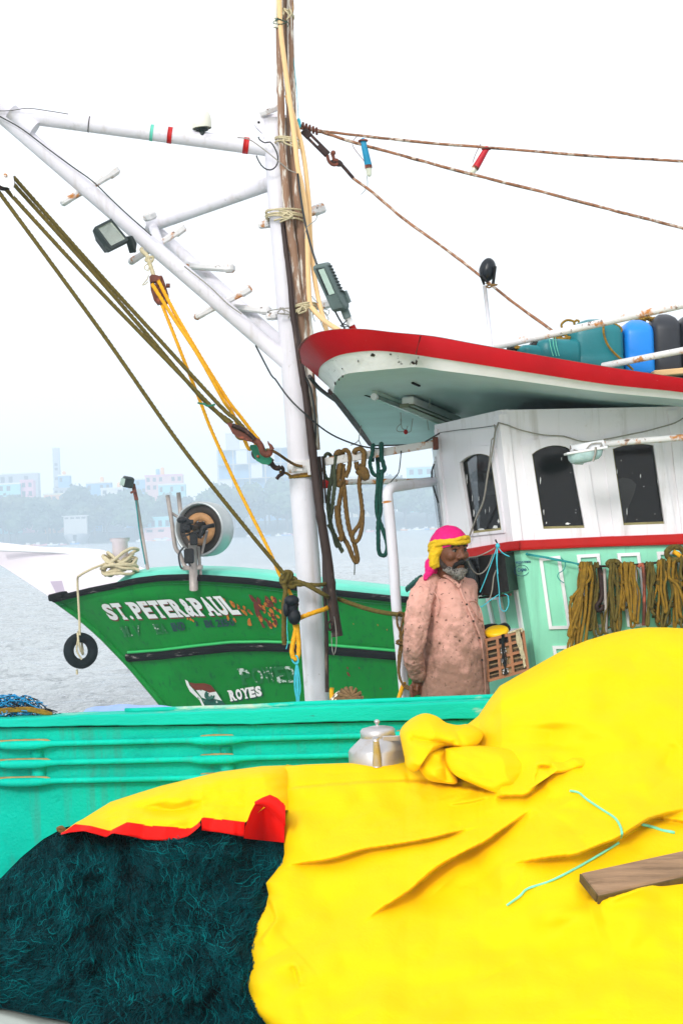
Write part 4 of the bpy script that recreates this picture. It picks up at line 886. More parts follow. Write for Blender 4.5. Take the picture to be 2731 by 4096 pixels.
# mint lower wall with white panel mouldings
mb = MB(); a, b, c_, d_ = side(2075, 2180), side(3750, 2112), side(3750, 2830), side(2168, 2830)
mb.slab([a, d_, c_, b], -nS * .05); mk('lower_wall', mb, M['mint'], FB_)
mb = MB(); a, b, c_, d_ = cham(1797, 2230), cham(2074.5, 2175), cham(2167, 2830), cham(1876, 2830)
mb.slab([a, d_, c_, b], -nC * .05); mk('lower_wall', mb, M['mint'], FB_)
mb = MB(); dv2 = cham(1876, 2830) - cham(1797, 2230); s0 = cham(1797, 2230); mb.slab([s0 + [.006, 0, 0], s0 + dv2 + [.006, 0, 0], s0 + dv2 + [.12, 2.6, 0], s0 + [.12, 2.6, 0]], (.04, 0, 0)); mk('lower_front_wall', mb, M['mint'], FB_)
def mould(pl, quad, wpx=14, skip=()):
    """A mitred rectangular moulding: four white battens as one frame, proud of the wall."""
    q = np.array(quad, float); ce = q.mean(0); inn = []
    for i in range(4):
        e_a = q[(i + 1) % 4] - q[i]; e_b = q[i - 1] - q[i]; inn.append(q[i] + e_a / np.linalg.norm(e_a) * wpx + e_b / np.linalg.norm(e_b) * wpx)
    mb = MB()
    for i in range(4):
        if i in skip: continue
        j = (i + 1) % 4; mb.slab([pl.f(*q[i], .012), pl.f(*q[j], .012), pl.f(*inn[j], .014), pl.f(*inn[i], .014)], -pl.n * .013)
    return mk('panel_moulding', mb, M['trimwhite'], FB_)
E = lambda *p: [e5(*a) for a in p]
mould(S_, E((332, 392), (512, 370), (607, 998), (418, 1003)), 13)
mould(S_, E((655, 362), (850, 352), (925, 985), (740, 992)), 13)
mould(S_, E((1000, 350), (1195, 342), (1275, 975), (1090, 982)), 13)
mould(S_, E((1340, 336), (1540, 330), (1620, 965), (1430, 972)), 13)
mould(S_, E((445, 1145), (640, 1140), (700, 1560), (510, 1570)), 13)
mould(S_, E((800, 1010), (1000, 1000), (1060, 1400), (870, 1410)), 13)
mould(C_, E((-90, 410), (92, 393), (190, 1015), (20, 1030)), 12)
mould(C_, [e4(1150, 900), e4(1300, 880), e4(1370, 1240), e4(1225, 1250)], 10)

# ------------------------------------------------------------------ roof with red rim
cols = [((3800, 1671), (3800, 1727), (3800, 1748), 8.3), ((2990, 1552), (2990, 1612), (2990, 1637), 8.25), ((2731, 1514), (2731, 1570), (2731, 1599), 8.25), ((2430, 1469), (2430, 1538), (2430, 1570), 8.2), ((2165, 1424), (2165, 1498), (2165, 1535), 8.2), ((1900, 1377), (1900, 1456), (1900, 1499), 8.2),
        ((1730, 1346), (1738, 1431), (1763, 1482), 8.2), ((1575, 1331), (1610, 1412), (1671, 1469), 8.2), ((1460, 1318), (1508, 1403), (1570, 1475), 8.2), ((1365, 1317), (1426, 1408), (1470, 1485), 8.2),
        ((1285, 1327), (1355, 1421), (1386, 1495), 8.25), ((1226, 1352), (1304, 1446), (1352, 1516), 8.36), ((1196, 1393), (1278, 1472), (1338, 1543), 8.6), ((1202, 1449), (1272, 1508), (1333, 1573), 8.95)]
T = [P(*c[0], c[3]) for c in cols]; RB = [P(*c[1], c[3] + (.02 if i < 7 else .06)) for i, c in enumerate(cols)]; WBt = [P(*c[2], c[3] + (.07 if i < 7 else .14)) for i, c in enumerate(cols)]
T, RB, WBt = cr(T, .06), cr(RB, .06), cr(WBt, .06)
def rs(a, n):
    L = np.concatenate([[0], np.cumsum(np.linalg.norm(np.diff(a, axis=0), axis=1))]); t = np.linspace(0, L[-1], n); return np.stack([np.interp(t, L, a[:, k]) for k in range(3)], 1)
# keep columns matched: resample by control index
NR = 180
T, RB, WBt = [np.stack([np.interp(np.linspace(0, len(a) - 1, NR), np.arange(len(a)), a[:, k]) for k in range(3)], 1) for a in (T, RB, WBt)]
fc = P(1488, 1781, 12.5); far0 = np.array([3.6, fc[1] + .1, fc[2] - .05])
fn = np.linspace(WBt[-1], fc + [0, 0, 0], 40)            # front edge, nose to far corner
RT = lambda a: a + np.array([-.05, 0.0, .15])
redT = np.vstack([T, RT(fn[1:])]); redB = np.vstack([RB, (fn[1:] + [-.035, 0, .05])]); whB = np.vstack([WBt, fn[1:]])
g = np.stack([redT - [0, 0, .0], redT * .5 + redB * .5 + [0, -.008, 0], redB], 1); mb = MB(); mb.grid(g); mk('roof_rim', mb, M['red'], FB_); mb = MB(); kS = int(np.argmin(np.abs(redT[:120, 0] - P(1640, 1337, 8.2)[0]))); kB = int(np.argmin(np.abs(redB[:140, 0] - P(1660, 1418, 8.2)[0]))); mb.tube([redT[kS] + [0, -.003, -.004], redT[kS] * .5 + redB[kB] * .5 + [0, -.012, 0], redB[kB] + [0, -.003, 0]], .0022, 5); mk('rim_seam', mb, M['iron'], FB_)
mb = MB(); mb.tube(redT[:180] + [0, .012, -.001], .005, 6); mk('rim_edge', mb, M['rusty'], FB_)
g = np.stack([redB + [0, .004, .003], redB * .5 + whB * .5 + [0, 0, .01], whB], 1)
ip = np.argmin([abs(P_[0] - P(1700, 1470, 8.2)[0]) for P_ in WBt])
mb = MB(); mb.grid(g[:ip + 1]); mk('rim_board', mb, M['trimwhite'], FB_)
mb = MB(); mb.grid(g[ip:]); mk('rim_board', mb, M['peel'], FB_, label='peeling white rim board round the nose of the roof')
gR = g
def onrim(x, y, o=.004):
    r = P(x, y, 1.0) - CAM; dq = gR.reshape(-1, 3) - CAM; k = dq @ r / np.dot(r, r); e = np.linalg.norm(dq - k[:, None] * r, axis=1) / k; j = np.argsort(e)[:4]
    return CAM + r * (np.average(k[j]) - o)
rr_h = random.Random(8)
for (x, y, rx, ry, m_) in ((770, 335, 30, 20, 'drumin'), (905, 328, 14, 8, 'drumin'), (1072, 402, 26, 20, 'iron'), (1105, 392, 14, 24, 'drumin'), (650, 380, 6, 14, 'drumin'), (420, 445, 8, 7, 'iron'), (525, 440, 6, 8, 'drumin'), (470, 556, 10, 22, 'iron'), (500, 520, 10, 24, 'iron'), (530, 495, 9, 20, 'iron'), (1122, 352, 3, 14, 'iron')):
    pts = [onrim(*e8(x + rx * math.cos(a) * rr_h.uniform(.4, 1.1), y + ry * math.sin(a) * rr_h.uniform(.4, 1.1))) for a in np.linspace(0, 6.283, 10)[:-1]]
    mb = MB(); mb.add(np.array(pts), [list(range(9))], 0, False); mk('paint_chip', mb, M[m_], FB_)
# soffit: ruled from the near edge to the far edge
nearE = rs(WBt, 60)[::-1]; farE = rs(np.array([fc, far0]), 60)
u = np.linspace(0, 1, 30)[:, None, None]; S = nearE[None] * (1 - u) + farE[None] * u
S[:, :, 2] += .012 * np.sin(np.pi * u[..., 0])
mb = MB(); mb.grid(S); mk('soffit', mb, M['soffit'], FB_)
mb = MB(); tn = rs(T, 60)[::-1] + [.05, .09, -.03]; tf = farE + [.03, -.05, .10]; mb.grid((tn[None] * (1 - u) + tf[None] * u)[:, ::-1]); mb.grid(np.stack([farE, tf])); mk('roof_deck', mb, M['deck'], FB_)
# dark far edge trim and boards' joint lines on the soffit
mb = MB(); mb.tube(fn + [-.012, 0, .01], .02, 6); mb.tube([fc + [0, 0, .02], far0 + [0, 0, .02]], .03, 6); mk('edge_trim', mb, M['iron'], FB_)
for a, b in (((470, 630), (800, 1055)), ((1170, 435), (1300, 510)), ((700, 640), (765, 660)), ((1075, 548), (1130, 570))):
    pass
# broken paint and holes along the nose of the board: ragged scraps
mb = MB()
for k in range(12):
    t = k / 11; x, y = e8(460 + 100 * t, 575 - 95 * t); p = P(x, y, 8.72 - .1 * t); s = .012 + .012 * random.random()
    mb.add([p, p + [s * .3, -.02, s * 2.4], p + [s * .9, -.01, s * .4]], [[0, 1, 2]], 0, False)
mk('peeling_scrap', mb, M['peel'], FB_, kind='stuff')
# ------------------------------------------------------------------ bamboo poles and conduits lashed to the mast
def bamboo(pts, r0, r1, m, label, step=.42, group=None):
    p = cr(pts, .03); L = np.concatenate([[0], np.cumsum(np.linalg.norm(np.diff(p, axis=0), axis=1))]); r = r0 + (r1 - r0) * L / L[-1]
    k = random.random() * step; nodes = np.arange(k, L[-1], step)
    for n_ in nodes: r = r * (1 + .16 * np.exp(-((L - n_) / .018) ** 2) - .05 * np.exp(-((L - n_ - .04) / .02) ** 2))
    mb = MB(); mb.tube(p, r, 12); return mk('bamboo_pole', mb, m, label=label, cat='pole', group=group)
B1 = DM - .10
bamboo([P(*f1(568, -900), B1), P(*f1(562, 400), B1), P(*f1(585, 1450), B1), P(*f1(600, 1900), B1), P(*f4(612, 300), B1), P(*f4(650, 600), B1), P(*f4(720, 1100), B1), P(*f4(775, 1600), B1), P(*f4(830, 2100), B1), P(1240, 1500, B1), P(1262, 1800, B1)], .017, .026, M['bamboo'], 'weathered bamboo pole with peeling white paint lashed next to the white mast')
bamboo([P(*f1(715, -900), DM - .05), P(*f1(712, 500), DM - .05), P(*f1(735, 1200), DM - .05), P(*f1(745, 1700), DM - .05), P(*f4(735, 200), DM - .06), P(*f4(780, 600), DM - .06), P(*f4(820, 1200), DM - .07), P(*f4(860, 1700), DM - .08), P(*f4(895, 2000), DM - .08), P(1250, 1480, DM - .08)], .016, .026, M['bamboo'], 'flaking bamboo pole standing second from the white mast')
bamboo([P(*f1(665, -900), DM - .02), P(*f1(668, 500), DM - .02), P(*f1(712, 1100), DM - .02), P(*f1(735, 1500), DM - .02), P(*f4(700, 100), DM - .03), P(*f4(720, 500), DM - .03), P(*f4(770, 1000), DM - .03)], .014, .016, M['bambooplain'], 'thin grey bamboo pole between the two painted poles at the mast top')
bamboo([P(*f1(622, -900), DM - .03), P(*f1(626, 450), DM - .03), P(*f1(650, 900), DM - .03), P(*f1(690, 1500), DM - .03), P(*f4(665, 0), DM - .04), P(*f4(700, 450), DM - .04)], .013, .015, M['bambooplain'], 'slim bare bamboo cane behind the tan conduit at the mast top')
bamboo([P(*f4(560, 540), B1 + .02), P(*f4(600, 880), B1), P(*f4(660, 1350), B1 - .03), P(*f4(690, 1700), B1 - .04), P(*f4(745, 2050), B1 - .05), P(1206, 1480, B1 - .06), P(*f5(1235, 60), B1 - .06), P(*f5(1290, 520), B1 - .06), P(*f5(1345, 1000), B1 - .06), P(*f5(1385, 1300), B1 - .06), P(*f7(630, 0), B1 - .05), P(*f7(650, 200), B1 - .05), P(*f7(690, 500), B1 - .05), P(*f7(722, 712), B1 - .05)], .012, .030, M['bamboodark'], 'long dark brown bamboo pole hanging down along the white mast', .36)
bamboo([P(*f5(1375, 720), B1 - .0), P(*f5(1395, 1000), B1), P(*f5(1410, 1300), B1), P(*f7(600, 300), B1), P(*f7(615, 600), B1), P(*f7(622, 1250), B1)], .009, .011, M['bamboodark'], 'slender dark cane beside the lower white mast', .5)
def tubeobj(name, pts, r, m, label, cat, group=None, n=8, step=.04, parent=None):
    mb = MB(); mb.tube(cr(pts, step), r, n); return mk(name, mb, M[m], parent, label, cat, group)
tubeobj('conduit', [P(*f1(545, -900), DM - .17), P(*f1(572, 260), DM - .17), P(*f1(640, 900), DM - .16), P(*f1(720, 1500), DM - .16), P(*f1(765, 1850), DM - .16), P(*f1(810, 2250), DM - .16), P(*f4(800, 100), DM - .16), P(*f4(850, 400), DM - .15), P(*f4(875, 800), DM - .15), P(*f4(885, 1200), DM - .16), P(*f4(905, 1600), DM - .17), P(*f4(945, 1680), DM - .2), P(*f4(1080, 1820), DM - .4), P(*f4(1290, 1960), DM - .7)], .0135, 'tan', 'tan hose strapped down the bamboo poles and bent over the roof rim', 'hose', n=10)
tubeobj('conduit', [P(*f1(660, 1280), DM - .1), P(*f1(780, 1650), DM - .11), P(*f1(850, 1900), DM - .11), P(*f1(905, 2200), DM - .11), P(*f4(870, 80), DM - .11), P(*f4(900, 400), DM - .11), P(*f4(915, 800), DM - .11), P(*f4(960, 1250), DM - .12), P(*f4(1020, 1580), DM - .13), P(*f4(1110, 1930), DM - .2), P(*f4(1130, 2100), DM - .2)], .0125, 'tan', 'second tan hose standing slightly away from the bamboo poles', 'hose', n=10)
tubeobj('conduit', [P(*f1(512, -900), DM - .12), P(*f1(515, 370), DM - .12)], .014, 'dome', 'short cream pipe at the very top of the mast', 'pipe')
tubeobj('lamp_cable', [P(*f4(755, -20), DM - .2), P(*f4(775, 150), DM - .2), P(*f4(820, 450), DM - .2), P(*f4(870, 700), DM - .21), P(*f4(940, 960), DM - .3), P(*f4(995, 1120), DM - .5)], .006, 'cable', 'black cable running down to the grey street lamp', 'cable')
def lashing(cx, cyp, rx, label, m='palerope', turns=3, d=DM - .06, ry=.09, tilt=.0, r=.005):
    mb = MB(); c = P(cx, cyp, d); rr_ = random.Random(int(cx + cyp))
    for k in range(turns):
        z = (k - turns / 2) * .010; tl = tilt + rr_.uniform(-.12, .12)
        mb.rope([c + [math.cos(t) * rx * (1 + rr_.uniform(-.02, .03)), math.sin(t) * ry, z + tl * math.cos(t) * rx] for t in np.linspace(0, 6.3, 18)], r, n=6, step=.01)
    for k in range(3): mb.rope([c + [rr_.uniform(-.03, .03), -ry, 0], c + [rr_.uniform(-.05, .05), -ry - .01, -.03], c + [rr_.uniform(-.06, .06), -ry, -rr_.uniform(.03, .06)]], r, n=6, step=.01)
    return mk('lashing', mb, M[m], label=label, cat='lashing')
lashing(*f1(690, 1905), .072, 'pale cord lashing round the bamboo poles below the mast head', turns=3, tilt=-.25)
lashing(*f4(600, 510), .105, 'grey cord lashing round mast and bamboo poles at the upper step', turns=5, d=DM - .02, ry=.125, tilt=-.08)
lashing(*f4(850, 1655), .055, 'grey cord lashing on the bamboo poles beside the street lamp', turns=4, tilt=.15, d=DM - .1)
lashing(*f1(640, 185), .045, 'loose cord knotted round the bamboo poles near the top edge', turns=2, tilt=-.3, r=.004)
lashing(*f1(566, 256), .02, 'dark string tied round the tan hose near the top edge', 'greenrope', 2, DM - .16, .02, 0, .002)
lashing(*f4(585, 1690), .09, 'single grey wire tied round the mast below the street lamp', 'greycable', 1, DM - .02, .09, .1, .003)

# ------------------------------------------------------------------ navigation dome, floodlight, street lamp
mb = MB(); c = P(*c1(928, 600), DM - .05); NAV = thing('antenna_dome', c, 'cream antenna dome standing on the white boom', 'antenna')
mb.lathe([(.052, 0), (.054, .004), (.055, .05), (.050, .075), (.036, .094), (.012, .102), (.001, .103)], c + [0, 0, .012], (-.05, 0, 1), 24, capped=False); mk('dome', mb, M['dome'], NAV)
mb = MB(); mb.lathe([(.034, 0), (.034, .012)], c, (-.05, 0, 1), 20); mb.lathe([(.016, -.03), (.016, 0)], c, (0, 0, 1), 12); mk('base_plate', mb, M['lampdark'], NAV)
FL = thing('floodlight', P(*c1(560, 1130), 9.1), 'square floodlight with glass face bracketed under the white strut', 'lamp')
q = [P(*c1(437, 1041), 8.98), P(*c1(511, 1141), 8.93), P(*c1(592, 1101), 9.06), P(*c1(512, 1003), 9.11)]
nf = unit(np.cross(q[1] - q[0], q[3] - q[0])); nf = nf if nf[1] < 0 else -nf; ce = np.mean(q, 0)
mb = MB(); qo = np.array(q); qi = ce + (qo - ce) * .82; a = np.vstack([qo, qo[:1]]); b = np.vstack([qi, qi[:1]])
mb.grid(np.stack([a, b])[::1], 0, False); mb.grid(np.stack([a - nf * .03, a]), 0, False); mb.grid(np.stack([b, b - nf * .03]), 0, False); bk = ce + (qo - ce) * .6 - nf * .075; bk = np.vstack([bk, bk[:1]]); mb.grid(np.stack([bk, a - nf * .03]), 0, False); mb.slab(bk[:4], -nf * .004); mk('housing', mb, M['lampdark'], FL)
mb = MB(); rb = ce + (qo - ce) * .5 - nf * .045; rb2 = np.vstack([rb, rb[:1]]); mb.grid(np.stack([rb2, b - nf * .004]), 0, False); mb.slab(rb, -nf * .003); mk('reflector', mb, M['lensd'], FL)
mb = MB(); mb.slab(ce + (qo - ce) * .8 - nf * .006, -nf * .002); mk('glass', mb, mat('flood_glass', (.5, .56, .52, 1), .08, .05, 6, alpha=.35, bump=0, spec=.6), FL)
mb = MB(); mb.bar(P(*c1(590, 1085), 9.13), P(*c1(612, 1160), 9.16), .04, .02, bev=.004); mb.tube(c1.path([(600, 1090), (618, 1120), (612, 1158)], 9.16), .014, 8); mk('bracket', mb, M['lampdark'], FL)

SLP = thing('street_lamp', P(*f4(1440, 1880), 8.9), 'grey street lamp head tilted on a short post above the red roof rim', 'lamp')
nl = unit((-.35, -.9, -.25)); o_ = P(*f4(1150, 1400), 8.75)
def SL(x, y, o=0.0): return onpl(*f4(x, y), o_ + nl * o, nl)
body = [(948, 1150), (975, 1130), (1085, 1108), (1115, 1122), (1350, 1640), (1352, 1680), (1330, 1700), (1215, 1720), (1185, 1700), (948, 1180)]
mb = MB(); mb.slab([SL(*p) for p in body], -nl * .055); A_ = np.array([SL(*p) for p in body + body[:1]]); ce = A_[:-1].mean(0); B_ = ce + (A_ - ce) * .9; mb.grid(np.stack([A_, B_ + nl * .012]), 0, False); mb.slab((B_ + nl * .012)[:-1], -nl * .002); mk('housing', mb, M['lampgrey'], SLP)
mb = MB(); mb.slab([SL(*p, .014) for p in [(980, 1175), (1082, 1160), (1228, 1485), (1120, 1510)]], -nl * .004); mk('lamp_well', mb, M['lampdark'], SLP)
mb = MB(); mb.slab([SL(*p, .017) for p in [(1012, 1190), (1080, 1172), (1218, 1485), (1150, 1505)]], -nl * .003); mk('lens', mb, M['lens'], SLP)
mb = MB(); mb.slab([SL(*p, .018) for p in [(1112, 1530), (1240, 1500), (1318, 1660), (1190, 1690)]], -nl * .008); mk('service_cover', mb, M['lampgrey'], SLP)
for k in range(9):
    mb = MB(); a = SL(1132 + k * 18, 1140 + k * 39, -.02); mb.box(a + [.012, .01, 0], (.022, .03, .004)); mk('cooling_fin', mb, M['lampdark'], SLP)
mb = MB(); mb.slab([SL(*p, -.05) for p in [(1290, 1470), (1345, 1455), (1402, 1600), (1340, 1635)]], -nl * .03); mk('sensor_box', mb, M['lampgrey'], SLP)
mb = MB(); mb.tube([SL(1330, 1660, -.03), SL(1378, 1790, -.035)], .021, 12); mk('spigot', mb, M['lampgrey'], SLP)
mb = MB(); mb.tube([SL(1374, 1780, -.035), SL(1432, 1900, -.035)], .0175, 12); mk('post', mb, M['whiter'], SLP)
mb = MB(); mb.tube([SL(1428, 1890, -.035), SL(1500, 2040, -.035)], .0178, 12); mk('post_foot', mb, M['redb'], SLP)
mb = MB(); mb.wire([SL(1225, 1715, .0), SL(1270, 1800, 0), SL(1335, 1910, -.02), SL(1360, 2000, -.05)], .005); mb.wire([SL(1290, 1890, 0), SL(1330, 1870, .02), SL(1400, 1900, .03), SL(1300, 1900, .04), SL(1330, 1860, .02), SL(1375, 1820, .0)], .003); mk('cable', mb, M['cable'], SLP)
LW = thing('loose_wire', P(*f4(1060, 1940), DM - .25), 'tangle of thin loose wire ends hanging beside the street lamp', 'wire')
for pts in ([(935, 1520), (960, 1560), (1015, 1610)], [(1000, 500), (975, 570), (880, 640), (850, 720), (845, 800)], [(1075, 1700), (1100, 1740), (1140, 1800), (1120, 1840)], [(940, 1740), (950, 1790), (970, 1840)], [(1030, 1800), (1060, 1880), (1090, 1940)], [(1100, 1690), (1150, 1700), (1130, 1760), (1100, 1720)]): mb = MB(); mb.wire(f4.path(pts, DM - .25), .0025); mk('strand', mb, M['greycable'], LW)

# ------------------------------------------------------------------ tackle: pulleys and ropes left of the mast
PL = thing('pulley', P(*c1(25, 900), 8.9), 'white pulley block at the picture edge with olive ropes running through it', 'pulley')
mb = MB(); mb.slab([P(*f2(*p), 8.86) for p in [(-80, 560), (20, 560), (75, 600), (115, 660), (128, 740), (118, 790), (132, 850), (122, 862), (100, 800), (70, 780), (30, 775), (-80, 720)]], (0, .015, 0)); mk('cheek', mb, M['trimwhite'], PL)
mb = MB(); mb.slab([P(*f2(*p), 8.96) for p in [(-80, 570), (20, 570), (75, 610), (112, 670), (120, 740), (70, 800), (-80, 740)]], (0, .015, 0)); mk('cheek', mb, M['trimwhite'], PL)
mb = MB(); mb.lathe([(.055, 0), (.045, .03), (.055, .06)], P(*f2(20, 700), 8.885), (0, 1, 0), 24); mk('sheave', mb, M['iron'], PL)
mb = MB(); mb.lathe([(.01, 0), (.008, .012)], P(*f2(52, 675), 8.86), (0, -1, 0), 10); mk('axle', mb, M['whiter'], PL)
def ropeobj(pts, r, m, label, name='rope', group=None, **k): mb = MB(); mb.rope(pts, r, **k); return mk(name, mb, M[m], None, label, 'rope', group)
dA, dB = 8.93, 9.05
def olive(p, label): return ropeobj(p, .0105, 'olive', label)
olive([P(*f2(-10, 820), dA), P(*f3(100, 1020), dA), P(*e2(280, 300), dA + .02), P(*e2(880, 1060), dA + .08), P(*f7(205, 105), dA + .1)], 'long single olive rope from the white pulley down to the mast knot')
olive([P(*f2(20, 760), dA + .02), P(*f3(0, 610), dA + .02), P(*f3(520, 1150), dA + .04), P(*f5(330, 280), dA + .08), P(*f5(440, 370), dA + .08)], 'lowest of the bundled olive ropes leading to the red hook block')
olive([P(*f2(118, 745), dB), P(*f3(40, 560), dB), P(*f3(440, 1020), dB - .01), P(*f5(160, 120), dB - .03), P(*f5(470, 375), dB - .03)], 'middle olive rope of the bundle leading to the red hook block')
olive([P(*f2(125, 690), dB + .03), P(*f3(60, 540), dB + .03), P(*f3(560, 1090), dB - .01), P(*f5(330, 180), dB - .03), P(*f5(500, 330), dB - .04), P(*f5(620, 460), dB - .06), P(*f5(655, 500), dB - .05)], 'topmost olive rope of the bundle looping through the red hook block')
tubeobj('twine', f5.path([(108, 160), (150, 170), (180, 172), (200, 190), (250, 190), (290, 175), (262, 185)], dA + .04), .005, 'greeniron', 'green twine tied round the olive rope bundle', 'twine')
# hooked block, rusted red
HBk = thing('hook_block', P(*f5(560, 500), 9.0), 'rusty red tackle block with hook at the end of the olive ropes', 'pulley')
mb = MB()
for o in (-.02, .03): mb.slab([P(*f5(*p), 8.98 + o) for p in [(408, 372), (440, 365), (520, 400), (600, 450), (680, 480), (712, 540), (690, 575), (620, 560), (530, 525), (470, 480), (440, 420)]], (0, .008, 0))
mk('cheek', mb, M['rusty'], HBk)
mb = MB(); mb.tube(cr(f5.path([(470, 395), (560, 430), (640, 480), (700, 540)], 8.95), .01), [.012] , 8); mk('strap', mb, M['iron'], HBk)
mb = MB(); mb.lathe([(.035, 0), (.028, .02), (.035, .04)], P(*f5(560, 480), 8.965), (0, 1, 0), 18); mk('sheave', mb, M['olive'], HBk)
mb = MB(); mb.tube(cr(f5.path([(690, 545), (740, 575), (770, 620), (785, 670), (820, 700), (855, 690), (860, 655)], 8.97), .008), [.017] , 10); mb.tube(cr(f5.path([(885, 650), (870, 610), (848, 585), (842, 560)], 8.97), .008), np.linspace(.013, .002, len(cr(f5.path([(885, 650), (870, 610), (848, 585), (842, 560)], 8.97), .008))), 8); mk('hook', mb, M['rusty'], HBk)
ropeobj(f5.path([(830, 650, 8.98), (870, 655, 8.97), (940, 690, 9.0), (1050, 765, 9.15), (1130, 810, 9.2), (1200, 825, 9.21)], None), .0075, 'brownrope', 'short brown rope from the rusty hook to the mast collar')
# green block and black hook
GBk = thing('green_block', P(*f5(770, 720), 9.1), 'green painted pulley block hooked to the white mast', 'pulley')
mb = MB()
for o in (-.022, .03): mb.slab([P(*f5(*p), 9.12 + o) for p in [(655, 600), (700, 598), (770, 600), (820, 640), (885, 750), (880, 780), (850, 808), (780, 800), (720, 765), (685, 700), (672, 660), (650, 640)]], (0, .012, 0))
mk('cheek', mb, M['greeniron'], GBk)
mb = MB(); mb.lathe([(.035, 0), (.028, .02), (.035, .04)], P(*f5(735, 690), 9.105), (0, 1, 0), 18); mk('sheave', mb, M['iron'], GBk)
mb = MB(); mb.lathe([(.008, 0), (.006, .012)], P(*f5(737, 720), 9.098), (0, -1, 0), 10); mk('axle', mb, M['rusty'], GBk)
mb = MB(); mb.tube(f5.path([(850, 765), (880, 790)], 9.12), .022, 10); mb.tube(cr(f5.path([(870, 780), (905, 830), (950, 845), (975, 825)], 9.13), .01), .014, 10); mb.tube(cr(f5.path([(975, 825), (998, 850), (995, 900), (960, 920), (930, 958)], 9.15), .01), .010, 8); mk('hook', mb, M['iron'], GBk)
ropeobj(f5.path([(960, 880, 9.16), (1000, 888, 9.17), (1040, 900, 9.22), (1075, 925, 9.24)], None), .007, 'goldrope', 'short ochre rope strop between black hook and mast')
# upper yellow tackle
TB = thing('tackle_block', P(*f3(560, 820), 9.1), 'brown wooden double block hanging from the white strut with yellow ropes', 'pulley')
mb = MB()
for s in (-1, 0, 1):
    mb.slab([P(*f3(*p), 9.06) for p in [(x + s * 38, y - s * 8) for x, y in [(528, 600), (545, 600), (560, 640), (592, 740), (600, 800), (585, 812), (560, 780), (535, 700)]]], (0, .05, 0))
mk('cheek', mb, M['rusty'], TB)
mb = MB(); mb.slab([P(*f3(*p), 9.05) for p in [(486, 600), (505, 583), (545, 588), (580, 600), (575, 630), (490, 645)]], (0, .06, 0)); mb.slab([P(*f3(*p), 9.05) for p in [(525, 770), (545, 765), (600, 780), (626, 800), (600, 815), (575, 822), (545, 805)]], (0, .06, 0)); mb.lathe([(.012, 0), (.012, .02)], P(*f3(618, 672), 9.07), (1, 0, 0), 8); mk('crown', mb, M['rusty'], TB)
for x, y in ((515, 670), (562, 655)):
    mb = MB(); mb.lathe([(.03, -.008), (.024, 0), (.03, .008)], P(*f3(x, y), 9.08), (1, .1, .15), 16); mk('sheave', mb, M['iron'], TB)
ropeobj(f3.path([(425, 385, 9.2), (430, 400, 9.15), (470, 440, 9.12), (490, 500, 9.09), (520, 590, 9.08)], None), .011, 'palerope', 'pale frayed strop holding the wooden double block to the strut')
mb = MB(); mb.rope(f3.path([(520, 445), (470, 455), (460, 475), (500, 485), (515, 450), (475, 445)], 9.1), .007, n=6, step=.006)
for p in ([(475, 500), (450, 520), (455, 545), (475, 550)], [(480, 590), (470, 620), (445, 650), (430, 670)], [(475, 640), (455, 660), (440, 668)], [(490, 520), (478, 545), (480, 560)]): mb.wire(f3.path(p, 9.08), .0028)
mk('knot', mb, M['palerope'], label='pale knot with frayed ends above the wooden double block', cat='knot')
dY = 9.02
ropeobj([P(*f3(505, 655), dY), P(*f3(660, 900), dY), P(*f3(870, 1220), dY), P(*f5(380, 140), dY + .05), P(*f5(470, 270), dY + .09), P(*f5(600, 560), dY + .12), P(*f5(640, 640), dY + .12), P(*f5(668, 640), dY + .12)], .0095, 'yellowrope', 'lower yellow rope of the pair running down to the green block')
ropeobj([P(*f3(555, 630), dY + .02), P(*f3(700, 910), dY + .02), P(*f3(900, 1250), dY + .02), P(*f5(420, 130), dY + .07), P(*f5(560, 310), dY + .1), P(*f5(680, 470), dY + .12), P(*f5(752, 565), dY + .13), P(*f5(700, 605), dY + .13)], .0095, 'yellowrope', 'upper yellow rope of the pair running down to the green block')
ropeobj([P(*f3(585, 820), dY + .03), P(*f3(700, 1110), dY + .03), P(*f5(120, 110), dY + .08), P(*e2(560, 180), dY + .12), P(*e2(780, 660), dY + .14), P(*e2(1020, 1140), dY + .1), P(*e2(1110, 1330), dY + .06), P(*f7(160, 110), dY + .05), P(*f7(215, 190), dY + .05), P(*f7(262, 290), dY + .06), P(*f7(290, 340), dY + .07)], .009, 'yellowrope', 'single yellow rope slanting from the double block to the mast knot')
# knot on the lower mast with its tail, the turn round mast and on to the post
dK = 9.05
mb = MB()
for pts in ([(190, 200), (180, 160), (215, 110), (255, 90), (280, 115), (255, 160), (200, 200), (182, 215)], [(185, 150), (230, 120), (275, 130), (260, 175), (215, 205)], [(250, 215), (262, 170), (300, 150), (320, 165), (310, 190), (262, 190), (235, 170)], [(180, 205), (230, 225), (290, 235), (318, 210), (300, 180)], [(205, 205), (230, 160), (250, 110), (240, 85), (215, 105), (195, 160)]): mb.rope(f7.path(pts, dK + random.uniform(-.02, .02)), .0115, step=.008)
mk('knot', mb, M['olive'], label='big olive rope knot hitched on the lower white mast', cat='knot')
ropeobj(f7.path([(205, 200), (222, 280), (205, 400), (208, 550), (205, 700), (212, 795)], dK - .01), .0125, 'olive', 'thick olive rope tail hanging straight down from the mast knot')
ropeobj(f7.path([(300, 180, dK), (380, 195, dK), (460, 235, dK - .01), (540, 280, dK), (610, 320, dK + .03), (650, 345, dK + .15), (720, 350, dK + .2), (850, 395, dK + .1), (1000, 445, dK), (1150, 480, dK - .1), (1300, 500, dK - .17), (1390, 498, dK - .15), (1420, 470, dK)], None), .0115, 'olive', 'olive rope led from the mast knot across to the white post')
